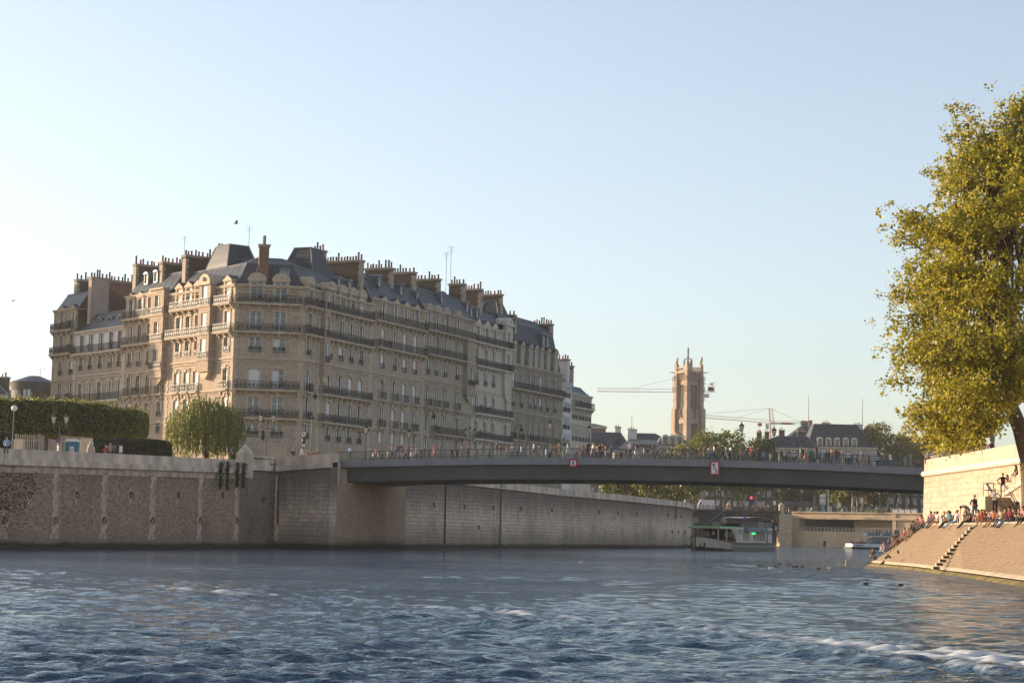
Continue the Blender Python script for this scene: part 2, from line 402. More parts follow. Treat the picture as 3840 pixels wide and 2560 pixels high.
def wing(root, A, B, z0, floors, eave, cols, wall=None, trim=None, w=1.15, seed=0, ornate=True, kinds=None, dormer='tri', groups=None, noattic=False, name='wall', quoins=True):
    'one street front. floors: (z, balcony code, arched, sill, head); cols: pixel columns of the windows'
    wall = wall or ST; trim = trim or TRIM; rr = random.Random(seed)
    W = make_frame(root, A, B); L = W['L']; us = [W['u'](c) for c in cols] if cols and isinstance(cols[0], (int, float)) else []
    zs = [f[0] for f in floors] + [eave]
    ops = []; n = len(floors)
    for i, (z, bal, arch, sill, head) in enumerate(floors):
        for u in us:
            top = min(z + head, zs[i + 1] - .02)
            if i == n - 1 and dormer: ops.append((u - w / 2, u + w / 2, z + sill, eave, 0, i, u))
            else: ops.append((u - w / 2, u + w / 2, z + sill, top, .22 * w if arch else 0, i, u))
    b = MB().mat(wall)
    xc = sorted(set([0, L] + [o[0] for o in ops] + [o[1] for o in ops])); zc = sorted(set([z0, eave] + [o[2] for o in ops] + [o[3] for o in ops]))
    for i in range(len(xc) - 1):
        for j in range(len(zc) - 1):
            xm, zm = (xc[i] + xc[i + 1]) / 2, (zc[j] + zc[j + 1]) / 2
            if any(o[0] < xm < o[1] and o[2] < zm < o[3] for o in ops): continue
            b.poly([(xc[i], 0, zc[j]), (xc[i + 1], 0, zc[j]), (xc[i + 1], 0, zc[j + 1]), (xc[i], 0, zc[j + 1])])
    for (a, c, d, e, ar, i, u) in ops:
        q = .34
        b.poly([(a, 0, d), (a, q, d), (a, q, e), (a, 0, e)]); b.poly([(c, 0, d), (c, 0, e), (c, q, e), (c, q, d)])
        b.poly([(a, 0, d), (c, 0, d), (c, q, d), (a, q, d)]); b.poly([(a, 0, e), (a, q, e), (c, q, e), (c, 0, e)])
        if ar: ring_arch(b, u, e, w, ar, 0, .18)
    b.poly([(0, .36, z0), (0, .36, eave), (L, .36, eave), (L, .36, z0)])
    # carved surrounds
    b.mat(trim)
    for (a, c, d, e, ar, i, u) in ops:
        if i == n - 1 and dormer: continue
        b.box(a - .16, a - .003, -.07, -.003, d - .05, e); b.box(c + .003, c + .16, -.07, -.003, d - .05, e)
        b.box(a - .22, c + .22, -.11, -.003, e + .003, e + .2)
        if i in (1, 2) or ar: b.prismy([(u - .17, e + .05), (u + .17, e + .05), (u + .22, e + .42), (u - .22, e + .42)], -.2, -.113)
        if i and rr.random() < .5: b.box(a - .3, c + .3, -.2, -.003, e + .3, e + .4)
    if quoins:
        z = z0 + .1; k = 0
        while z < eave - .5:
            for x in ((0, .5 if k % 2 else .34), (L - (.5 if k % 2 else .34), L)): b.box(x[0] + .002, x[1] - .002, -.06, -.003, z, z + .4)
            z += .44; k += 1
    b.build(name, root, W['pt'](0, 0, 0), W['a'])
    c = MB().mat(trim)
    for i, z in enumerate(zs[1:] if zs[0] > z0 else zs[1:]):
        big = i == len(zs) - 2
        c.box(-.05, L + .05, -.12, .0, z - .5, z - .42)
        if big: c.box(-.1, L + .1, -.32, .1, z - .03, z + .14); c.box(-.05, L + .05, -.2, .0, z - .2, z - .033)
        else: c.box(-.05, L + .05, -.16, .0, z - .18, z - .02)
        if i in (1, 3):
            k = .3
            while k < L: c.box(k, k + .12, -.14, 0, z - .4, z - .2); k += .34
    c.build('cornice', root, W['pt'](0, 0, 0), W['a'])
    ks = kinds or ['g', 's1', 's1', 'b1', 'g', 's2', 'b2', 'c', 'b1', 's1']
    for (a, c_, d, e, ar, i, u) in ops:
        kind = rr.choice(ks)
        if i == n - 1 and dormer: continue
        add_window(root, W, u, d, w, e - d, kind)
    for i, (z, bal, arch, sill, head) in enumerate(floors):
        if bal == 'B':
            grp = groups.get(i) if groups else None
            spans = [(W['u'](p0), W['u'](p1)) for p0, p1 in grp] if grp else [(.15, L - .15)]
            for s in spans: add_balcony(root, W, max(.02, s[0]), min(L - .02, s[1]), z, ornate, trim=trim, plants=rr.choice([0, 0, 2, 4]))
        elif bal == 'b':
            for u in us: add_balcony(root, W, u - w / 2 - .28, u + w / 2 + .28, z, ornate, .5, trim, plants=rr.choice([0, 0, 0, 1]))
        elif bal == 'g':
            for u in us: ob('window_guard', railing_mesh(round(w + .1, 1), .7, ornate, 0), root, W['pt'](u - w / 2 - .05, -.1, z + sill - .1), W['a'])
    if dormer and not noattic:
        z = floors[-1][0]; hh = min(2.6, eave - z + .5)
        for u in us: stone_dormer(root, W, u, z + floors[-1][3], w, hh, dormer, trim, rr.choice(ks), eave)
    return W
def stone_dormer(root, W, u, z, w, h, style, trim, kind, eave, big=1.0):
    b = MB().mat(trim); q = .28
    b.box(-w / 2 - q, -w / 2, -.14, 1.5, 0, h + .1); b.box(w / 2, w / 2 + q, -.14, 1.5, 0, h + .1)
    b.box(-w / 2, w / 2, -.13, 1.4, h, h + .1); b.box(-w / 2 - q - .1, w / 2 + q + .1, -.26, 1.5, h + .103, h + .26)
    hw = w / 2 + q + .12
    if style == 'tri': b.prismy([(-hw, h + .263), (hw, h + .263), (0, h + .85 * big)], -.26, 1.4)
    else:
        pts = [(hw * math.cos(t), h + .263 + .85 * big * math.sin(t)) for t in [math.pi * k / 8 for k in range(9)]]
        b.prismy(pts, -.26, 1.4); b.ball((0, -.28, h + .6), .16, 8, 5)
    b.mat(ZINC)
    if style == 'tri':
        b.poly([(-hw - .05, -.3, h + .262), (0, -.3, h + .88 * big), (0, 1.9, h + .88 * big), (-hw - .05, 1.9, h + .262)]); b.poly([(hw + .05, -.3, h + .262), (0, -.3, h + .88 * big), (0, 1.9, h + .88 * big), (hw + .05, 1.9, h + .262)])
    o = b.build('dormer', root, W['pt'](u, 0, z), W['a'])
    f, g, s = window_mesh(w, h, kind)
    m_ = MB()
    p = ob('window', f, o, (0, -.1, 0)); p2 = ob('pane', g, o, (0, -.1, 0))
    if s: ob('blind', s, o, (0, -.1, 0))
    return o
def zinc_dormer(root, W, u, v, z, w=.8, h=1.3, depth=1.6):
    b = MB().mat(ZINCL); q = .12; hw = w / 2 + q
    b.box(-hw, -w / 2, 0, depth, 0, h); b.box(w / 2, hw, 0, depth, 0, h); b.box(-w / 2, w / 2, .0, .1, -.1, .06)
    pts = [(hw * 1.15 * math.cos(t), h + .32 * math.sin(t)) for t in [math.pi * k / 6 for k in range(7)]]
    b.prismy(pts, -.12, depth)
    o = b.build('dormer', root, W['pt'](u, v, z), W['a'])
    f, g, s = window_mesh(w, h, 'g'); ob('window', f, o, (0, -.05, 0)); ob('pane', g, o, (0, -.05, 0)); return o
def roof(root, chain, levels, mat, endmat=None, zbase=10.0, name='roof', cap=True, ridge=True):
    'mansard: chain of plan points left to right, levels (inset, z); inset grows into the block'
    ch = [V2(p) for p in chain]; r0 = root.location.copy(); lv = []; zbase = zbase - r0.z
    nrm = []
    for i in range(len(ch) - 1):
        t = (ch[i + 1] - ch[i]).normalized(); nrm.append(Vector((-t.y, t.x)))
    for ins, z in levels:
        row = []
        for i, p in enumerate(ch):
            if i == 0: o = nrm[0]
            elif i == len(ch) - 1: o = nrm[-1]
            else:
                o = nrm[i - 1] + nrm[i]; o = o / (o.length_squared / 2)
            q = p + o * ins; row.append(Vector((q.x - r0.x, q.y - r0.y, z - r0.z)))
        lv.append(row)
    b = MB().mat(mat)
    for a, c in zip(lv[:-1], lv[1:]):
        for i in range(len(ch) - 1): b.poly([a[i], a[i + 1], c[i + 1], c[i]])
    if cap and len(ch) > 2: b.poly(lv[-1])
    o = b.build(name, root)
    e = MB().mat(endmat or CHM)
    for i in (0, -1):
        col = [r[i] for r in lv]; last = col[-1].copy(); last.z = zbase; f0 = col[0].copy(); f0.z = zbase
        e.poly(col + [last, f0])
    back = [r.copy() for r in lv[-1]]
    for i in range(len(back) - 1): e.poly([lv[-1][i], lv[-1][i + 1], Vector((back[i + 1].x, back[i + 1].y, zbase)), Vector((back[i].x, back[i].y, zbase))])
    e.build('party_wall', root)
    if ridge:
        q = MB().mat(ZINCL)
        for r_ in lv[1:]:
            for i in range(len(r_) - 1): q.tube([r_[i] + Vector((0, 0, .03)), r_[i + 1] + Vector((0, 0, .03))], .09, 5)
        for i in range(len(ch) - 1):                     # standing seams
            for (a, c) in zip(lv[:-1], lv[1:]):
                n = int((a[i + 1] - a[i]).length / 1.4)
                for k in range(1, n): q.tube([a[i].lerp(a[i + 1], k / n), c[i].lerp(c[i + 1], k / n)], .025, 3, False)
        q.build('roof_ridge', o)
    return o
POTM = {}
def chimney(root, W, px0, px1, pytop, front, zlow, th=.75, mat=None, v0=1.3, vmax=9, pots=True, potd=.42, quoin=True, rseed=0):
    'a chimney wall across the block; its street end (v0) is seen at px0 (front "L") or px1 ("R")'
    pf, pb = (px0, px1) if front == 'L' else (px1, px0)
    u = W['u'](pf, v0, pytop); P0 = W['wpt'](u, v0, 0); z1 = zat(pf, pytop, P0.y)
    lo, hi = v0 + .8, vmax
    def pxv(v): return proj(W['wpt'](u, v, z1))[0]
    tgt = pb
    for _ in range(30):
        m_ = (lo + hi) / 2; inside = (pxv(m_) < tgt) if front == 'L' else (pxv(m_) > tgt)
        if inside: lo = m_
        else: hi = m_
    v1 = (lo + hi) / 2
    b = MB().mat(mat or CHM); s = -1 if front == 'R' else 1
    b.box(-th / 2, th / 2, v0, v1, zlow, z1 - .3)
    if quoin:
        b.mat(CHC); z = zlow; k = 0
        while z < z1 - .7: b.box(-th / 2 - .02, th / 2 + .02, v0 - .03, v0 + (.45 if k % 2 else .3), z, z + .38); z += .4; k += 1
    b.mat(CHC).box(-th / 2 - .1, th / 2 + .1, v0 - .1, v1 + .1, z1 - .297, z1 - .12); b.box(-th / 2 - .18, th / 2 + .18, v0 - .18, v1 + .18, z1 - .117, z1)
    o = b.build('chimney', root, W['pt'](u, 0, 0), W['a'])
    if pots:
        rr = random.Random(px0)
        if not POTM:
            for nm, m_, h in (('a', POT, .55), ('b', POTD, .62), ('c', POT, .8), ('d', POTD, 1.1)):
                POTM[nm] = MB().mat(m_).lathe((0, 0, 0), [(.14, 0), (.12, h * .8), (.15, h * .82), (.14, h)], 7).mesh('chimney_pot')
        v = v0 + .2
        while v < v1 - .1:
            ob('chimney_pot', POTM[rr.choice('aabbbbcd' if rr.random() < .9 else 'd')], o, (rr.uniform(-.1, .1), v, z1)); v += potd * rr.choice([1, 1, 1, 1.5])
    return o, u, z1, v1
def antenna(root, W, u, v, z, h=3.5, n=4):
    b = MB().mat(POTD).tube([(0, 0, 0), (0, 0, h)], .03, 4)
    for k in range(n): b.tube([(-.6 + .05 * k, 0, h - .3 * k), (.6 - .05 * k, 0, h - .3 * k)], .015, 3)
    b.tube([(0, -.5, h - .1), (0, .5, h - .1)], .015, 3)
    b.build('antenna', root, W['pt'](u, v, z), W['a'] * .4)

# plan of the block: left row receding to the left, corner, right row receding to the right
LP, LQ = pt(190, 273), pt(870, 236)
C0, C1, C2 = LQ, pt(1125, 237.5), pt(1190, 241.5)
RP, RQ = C2, pt(2110, 316); SP, SQ = RQ, pt(2218, 329)
def Lp(px): return on_line(px, LP, LQ)
def Rp(px): return on_line(px, RP, RQ)
def Sp(px): return on_line(px, SP, SQ)
def zl(px, line, py):
    q = on_line(px, *line, py=py); return zat(px, py, q[1])
LL, RL, SL = (LP, LQ), (RP, RQ), (SP, SQ)
ZG = 7.4
def F(zs, codes, arches='', sill=.05, head=2.55, gsill=.9):
    out = []
    for i, z in enumerate(zs):
        c = codes[i]; s = sill if c in 'Bb' else (gsill if i == 0 else .75)
        out.append((z, '' if c == '.' else c, str(i) in arches, s, head))
    return out
def row(px, line, pys): return [zl(px, line, y) for y in pys]

# corner building (four fronts, one thing)
zf = [zat(990, y, 236.8) for y in (1663, 1566.6, 1460, 1342, 1244.6, 1138)]
zeave = zat(990, 1073, 236.8)
b4 = thing('apartment_building', 'big corner apartment block with its left side in sunlight, dark mansard pavilions and brick chimney', 'building', (C0[0], C0[1], ZG))
def rel(root, W): return W
L0 = Lp(625); R1 = Rp(1385)
fl = F(zf, '.bbgBB', '012')
wl = wing(b4, L0, C0, ZG, F(zf, 'gbbgBB', '12'), zeave, [662, 698, 733, 844], seed=3, kinds=['b1', 's1', 'b1', 'g', 's1'], w=1.25, groups={4: [(627, 868)], 5: [(640, 756), (800, 868)]})
wf = wing(b4, C0, C1, ZG, F(zf, 'gBBgBB', '12'), zeave, [951, 1042], seed=5, kinds=['g', 'g', 'b1', 'c'], w=1.45, dormer='arc')
wc = wing(b4, C1, C2, ZG, F(zf, 'gbbgBB', '12'), zeave, [1152], seed=8, w=1.1, kinds=['s1', 'g'], dormer='arc')
wr = wing(b4, C2, R1, ZG, F(zf, 'gBBgBB', '012'), zeave, [1232, 1273, 1312, 1349], seed=12, kinds=['s1', 's1', 'g', 'b1'], w=1.2, dormer='arc')
def oriel(root, W, pa, pb, z0, z1, floors, proj_=.9, arch=True, kinds=('s1', 'g'), trim=None, wall=None, seed=1):
    'a projecting stone bay with its own windows and an arched gable'
    u0, u1 = W['u'](pa), W['u'](pb); wd = u1 - u0; rr = random.Random(seed); w = min(1.2, wd - .8); wall = wall or ST
    b = MB().mat(wall); uc = wd / 2
    cuts = sorted([z0, z1] + [x for z in floors for x in (z + .1, z + 2.5)])
    for za, zb in zip(cuts[:-1], cuts[1:]):
        zm = (za + zb) / 2; hole = any(z + .1 < zm < z + 2.5 for z in floors)
        if hole:
            b.box(0, uc - w / 2, -proj_, 0, za, zb); b.box(uc + w / 2, wd, -proj_, 0, za, zb)
        else: b.box(0, wd, -proj_, 0, za, zb)
    if arch:
        pts = [(uc + wd / 2 * math.cos(t), z1 + wd * .42 * math.sin(t)) for t in [math.pi * k / 10 for k in range(11)]]
        b.mat(trim or TRIM).prismy(pts, -proj_ - .12, 1.5); b.ball((uc, -proj_ - .15, z1 + .5), .3, 8, 6)
    b.mat(trim or TRIM)
    for z in floors: b.box(-.12, wd + .12, -proj_ - .15, .0, z - .2, z - .02)
    b.box(-.15, wd + .15, -proj_ - .25, 0, z1 - .22, z1 - .003)
    b.prismy([(.2, z0 - .003), (wd - .2, z0 - .003), (uc + .3, z0 - .9), (uc - .3, z0 - .9)], -proj_ * .7, 0)
    o = b.build('bay', root, W['pt'](u0, 0, 0), W['a'])
    for z in floors:
        f, g, s = window_mesh(w, 2.4, rr.choice(kinds)); p = ob('window', f, o, (uc, -proj_, z + .1)); ob('pane', g, o, (uc, -proj_ + .0, z + .1))
        if s: ob('blind', s, o, (uc, -proj_, z + .1))
        ob('railing', railing_mesh(round(wd - .4, 1), .9, True, 0), o, (.2, -proj_ - .1, z))
    return o
oriel(b4, wl, 756, 800, zf[3] - 1.6, zeave + .6, zf[3:6], seed=2, kinds=('b1', 'g'))
oriel(b4, wr, 1194, 1216, zf[3] - 1.6, zeave + .6, zf[3:6], .7, seed=4)
chain4 = [L0, C0, C1, C2, R1]
roof(b4, chain4, [(.25, zeave + .14), (2.3, zeave + 3.0), (4.6, zeave + 4.0)], ZINC)
def pavilion(root, c, a, w, d, z0, z1, mat=SLATE, top=.45, n=5):
    b = MB().mat(mat); prev = None
    for k in range(n + 1):
        t = k / n; s = (1 - (1 - top) * t ** 1.5); z = z0 + (z1 - z0) * t
        ring = [Vector((x * w / 2 * s, y * d / 2 * s, z)) for x, y in ((-1, -1), (1, -1), (1, 1), (-1, 1))]
        if prev:
            for i in range(4): b.poly([prev[i], prev[(i + 1) % 4], ring[(i + 1) % 4], ring[i]])
        prev = ring
    b.poly(prev)
    o = b.build('pavilion_roof', root, Vector((c[0], c[1], 0)) - root.location, a)
    q = MB().mat(ZINCL)
    for i in range(4): q.tube([prev[i], prev[(i + 1) % 4]], .12, 5)
    for i, (x, y) in enumerate(((-1, -1), (1, -1), (1, 1), (-1, 1))):
        q.tube([Vector((x * w / 2 * (1 - (1 - top) * t ** 1.5), y * d / 2 * (1 - (1 - top) * t ** 1.5), z0 + (z1 - z0) * t)) for t in (0, .25, .5, .75, 1)], .08, 4)
    q.build('roof_ridge', o)
    return o
def inw(W, px, v, py=1050):
    u = W['u'](px, v, py); p = W['wpt'](u, v, 0); return (p.x, p.y)
if 1:
    c = inw(wl, 868, 4.6); pavilion(b4, c, wl['a'], 6.5, 5.6, zeave + .1, zat(888, 926, c[1]), top=.5)
    c = inw(wr, 1152, 4.4); pavilion(b4, c, wr['a'], 6.4, 5.4, zeave + .1, zat(1140, 936, c[1]), top=.45)
zinc_dormer(b4, wf, wf['u'](964, 1.2), .9, zeave + .5, 1.0, 1.7); zinc_dormer(b4, wf, wf['u'](1053, 1.2), .9, zeave + .5, 1.0, 1.7)
for p in (1260, 1300): zinc_dormer(b4, wr, wr['u'](p, 1.3), 1.2, zeave + 1.3)
chimney(b4, wf, 992, 1033, 916, 'L', zeave, 1.2, BRK, v0=.6, vmax=1.9, quoin=False, potd=.3)
chimney(b4, wl, 692, 812, 955, 'L', zeave, .8, CHM, v0=1.4, vmax=9)
chimney(b4, wl, 817, 868, 930, 'L', zeave + 2, 1.2, CHM, v0=5.0, vmax=9)
chimney(b4, wr, 1171, 1217, 939, 'R', zeave + 2, 1.0, CHM, v0=3.6, vmax=9)
chimney(b4, wr, 1222, 1360, 976, 'R', zeave - .5, .8, CHM, v0=1.1, vmax=9.5)
antenna(b4, wf, wf['u'](915, 6), 6, zeave + 4, 4.2, 3)

def simple_building(label, A, B, line, ref, pys, codes, eavey, ridgey, cols, arches='', trim=TRIM, wall=ST, seed=0, w=1.15, ornate=True, dormer='tri', kinds=None, groups=None, zinc=(), roofmat=ZINC, depth=10, h2=.72, z0=ZG):
    r_ = thing('apartment_building', label, 'building', (A[0], A[1], z0), group='apartment houses of the island block')
    zs = row(ref, line, pys); ev = zl(ref, line, eavey)
    W = wing(r_, A, B, z0, F(zs, codes, arches), ev, cols, wall, trim, w, seed, ornate, kinds, dormer, groups)
    qz = on_line(ref, *line, py=1100); zr = zat(ref, ridgey, qz[1] + 4)
    roof(r_, [A, B], [(.25, ev + .14), (1.9, ev + (zr - ev) * h2), (4.6, zr), (depth - .5, ev + 1)], roofmat, zbase=z0)
    for p, y_ in zinc: zinc_dormer(r_, W, W['u'](p, 1.2, y_), 1.0, zat(p, y_, on_line(p, *line, py=1100)[1] + 1) - .0)
    return r_, W, zs, ev, zr

# left row
b1, w1, z1_, e1, r1 = simple_building('narrow stone apartment house at the far left end of the row, two windows wide', LP, Lp(275), LL, 239, (1640, 1572, 1505, 1424, 1327, 1239), '.gbgBB', 1163, 1085, [225, 264], '2', TRIM2, ST2, 21, groups=None, zinc=())
b2, w2, z2_, e2, r2 = simple_building('lower house with a white top floor and three grey dormers between two taller houses', Lp(275), Lp(462), LL, 374, (1650, 1590, 1502, 1400, 1319), '.gBgB', 1236, 1161, [302, 336, 373, 411, 444], '', TRIM3, ST2, 22, dormer=None, ornate=False, zinc=((377, 1228), (417, 1224), (456, 1220)), h2=.8, kinds=['s1', 's1', 's2', 'g'])
mm = MB().mat(STW); us_ = [w2['u'](x) for x in (302, 336, 373, 411, 444)]; za_, zb_ = z2_[4] + .05, e2 - .5
mm.box(.02, w2['L'] - .02, -.03, -.004, z2_[4] + 2.82, zb_)
for a_, c_ in zip([.02] + [x + .78 for x in us_], [x - .78 for x in us_] + [w2['L'] - .02]): mm.box(a_, c_, -.03, -.004, za_, z2_[4] + 2.82)
mm.build('white_top_storey', b2, w2['pt'](0, 0, 0), w2['a'])
b3, w3, z3_, e3, r3 = simple_building('stone house left of the sunlit corner, its top right bay catching the sun', Lp(462), L0, LL, 523, (1650, 1585, 1482, 1392, 1290, 1193), 'ggbgBB', 1108, 1020, [483, 517, 554, 600], '2', TRIM, ST, 23, ornate=False, zinc=((552, 1060), (588, 1052)), kinds=['s1', 'g', 's1', 's2'])
oriel(b3, w3, 573, 622, z3_[3] - 1.2, e3 + .4, z3_[3:6], .8, arch=False, seed=9)
chimney(b3, w3, 506, 603, 989, 'L', e3 - .5, .8, CHM, v0=1.2); chimney(b3, w3, 605, 695, 981, 'L', e3 - .5, .8, CHM, v0=1.2)
chimney(b1, w1, 285, 339, 1046, 'L', e1 - 3, .8, CHM, v0=2.0)
chimney(b2, w2, 339, 405, 1038, 'L', e2, .9, M('blank_party_wall', (.36, .29, .24), .9, .1, .5), v0=1.0, vmax=9, quoin=False)
chimney(b2, w2, 405, 503, 1049, 'L', e2, .9, BRK, v0=5.5, vmax=14, quoin=False)
antenna(b3, w3, w3['u'](672, 5), 5, r3 + 1, 3.5, 3)

# right row
b5, w5, z5_, e5, r5 = simple_building('stone house with plain iron balconies, just right of the corner block', R1, Rp(1585), RL, 1486, (1690, 1610, 1506, 1410, 1315, 1217), '.bbgBB', 1141, 1040, [1430, 1476, 1514, 1553], '02', TRIM, ST, 31, ornate=False, zinc=((1420, 1068), (1502, 1100)), groups={4: [(1398, 1452), (1457, 1583)], 5: [(1390, 1583)]}, kinds=['b1', 'b1', 's2', 'g'])
b6, w6, z6_, e6, r6 = simple_building('stone house with rounded dormer gables and a side bay, third from the corner', Rp(1585), Rp(1770), RL, 1683, (1710, 1632, 1534, 1435, 1343, 1254), '.BbgBB', 1180, 1082, [1602, 1634, 1667, 1712], '', TRIM2, ST2, 32, ornate=False, dormer='arc', zinc=((1563, 1125), (1655, 1128), (1750, 1165)), groups={1: [(1618, 1640), (1645, 1738)]}, kinds=['s1', 's2', 'g', 's1'])
oriel(b6, w6, 1735, 1766, z6_[2] + 2.4, e6 - 3, [z6_[3]], .7, arch=False, seed=6, trim=TRIM2, wall=ST2)
b7, w7, z7_, e7, r7 = simple_building('pale cream house with lacy iron balconies and a round-topped slate pavilion', Rp(1770), Rp(1914), RL, 1823, (1725, 1649, 1554, 1465, 1377, 1290), '.BBgBB', 1228, 1150, [1786, 1819, 1849, 1896], '124', TRIM3, ST3, 33, zinc=((1765, 1180), (1787, 1185)), kinds=['g', 's1', 'g', 'c'])
c = inw(w7, 1850, 3.2, 1180); pavilion(b7, c, w7['a'], 5.4, 4.6, e7, zat(1845, 1133, c[1]), top=.4)
oriel(b7, w7, 1882, 1908, z7_[3], e7 + 1.2, z7_[4:6], .5, seed=3, trim=TRIM3, wall=ST3)
for a_ in ((b5, w5, 1374, 1472, 1004, e5), (b5, w5, 1476, 1557, 1020, e5), (b6, w6, 1557, 1649, 1045, e6), (b6, w6, 1688, 1742, 1063, e6), (b7, w7, 1745, 1806, 1083, e7), (b7, w7, 1808, 1882, 1103, e7)):
    chimney(a_[0], a_[1], a_[2], a_[3], a_[4], 'R', a_[5] - .5, .8, CHM, v0=1.6, vmax=11)
antenna(b6, w6, w6['u'](1680, 4), 4, r6, 7, 4); antenna(b6, w6, w6['u'](1672, 4), 4.4, r6, 6, 3)
b8, w8, z8_, e8, r8 = simple_building('dark grey stone house under a tall steep slate roof with seven dormers', Rp(1914), Rp(2108), RL, 2008, (1735, 1657, 1552, 1470), '.bgB', 1383, 1190, [1925, 1955, 1986, 2007, 2028, 2053, 2081], '', TRIM2, STD, 34, ornate=False, dormer=None, roofmat=SLATE, h2=.8, kinds=['s2', 's1', 'b1', 's2'], w=1.1)
for p in (1925, 1955, 1986, 2007, 2028, 2053, 2081): stone_dormer(b8, w8, w8['u'](p), e8 + .14, .95, 2.9, 'tri', TRIM2, 's2', e8)
for p, y_ in ((1927, 1262), (2032, 1290), (2048, 1292)): zinc_dormer(b8, w8, w8['u'](p, 1.4, y_), 1.0, zat(p, y_, 306), 1.2, 2.0)
chimney(b8, w8, 1904, 1931, 1180, 'R', e8, 1.0, CHM, v0=1.5, potd=.6); chimney(b8, w8, 1998, 2071, 1214, 'R', e8, .9, CHM, v0=2.2, vmax=12)
b9, w9, z9_, e9, r9 = simple_building('very narrow white rendered house squeezed beside the slate-roofed one', RQ, Sp(2143), SL, 2124, (1740, 1690, 1625, 1560, 1505), '.gggg', 1437, 1400, [2115, 2124, 2134], '', STW, STW, 35, dormer=None, w=.9, kinds=['s2', 's1'])
chimney(b9, w9, 2088, 2133, 1346, 'R', e9 - 1, .9, STW, v0=1.5, quoin=False); chimney(b9, w9, 2131, 2148, 1371, 'R', e9 - 1, .9, CHM, v0=2)
b10, w10, z10_, e10, r10 = simple_building('last house of the row, pale, with a low sloping zinc roof and an end balcony', Sp(2143), SQ, SL, 2180, (1745, 1670, 1590, 1530), '.ggB', 1482, 1440, [2150, 2162, 2175, 2187, 2199, 2211], '', TRIM3, ST3, 36, ornate=False, dormer=None, w=.95, kinds=['s2', 's1'])
# ------------------------------------------------------------------ water, land, quays, bridge
def pw(px, py): p = onwater(px, py); return (p.x, p.y)
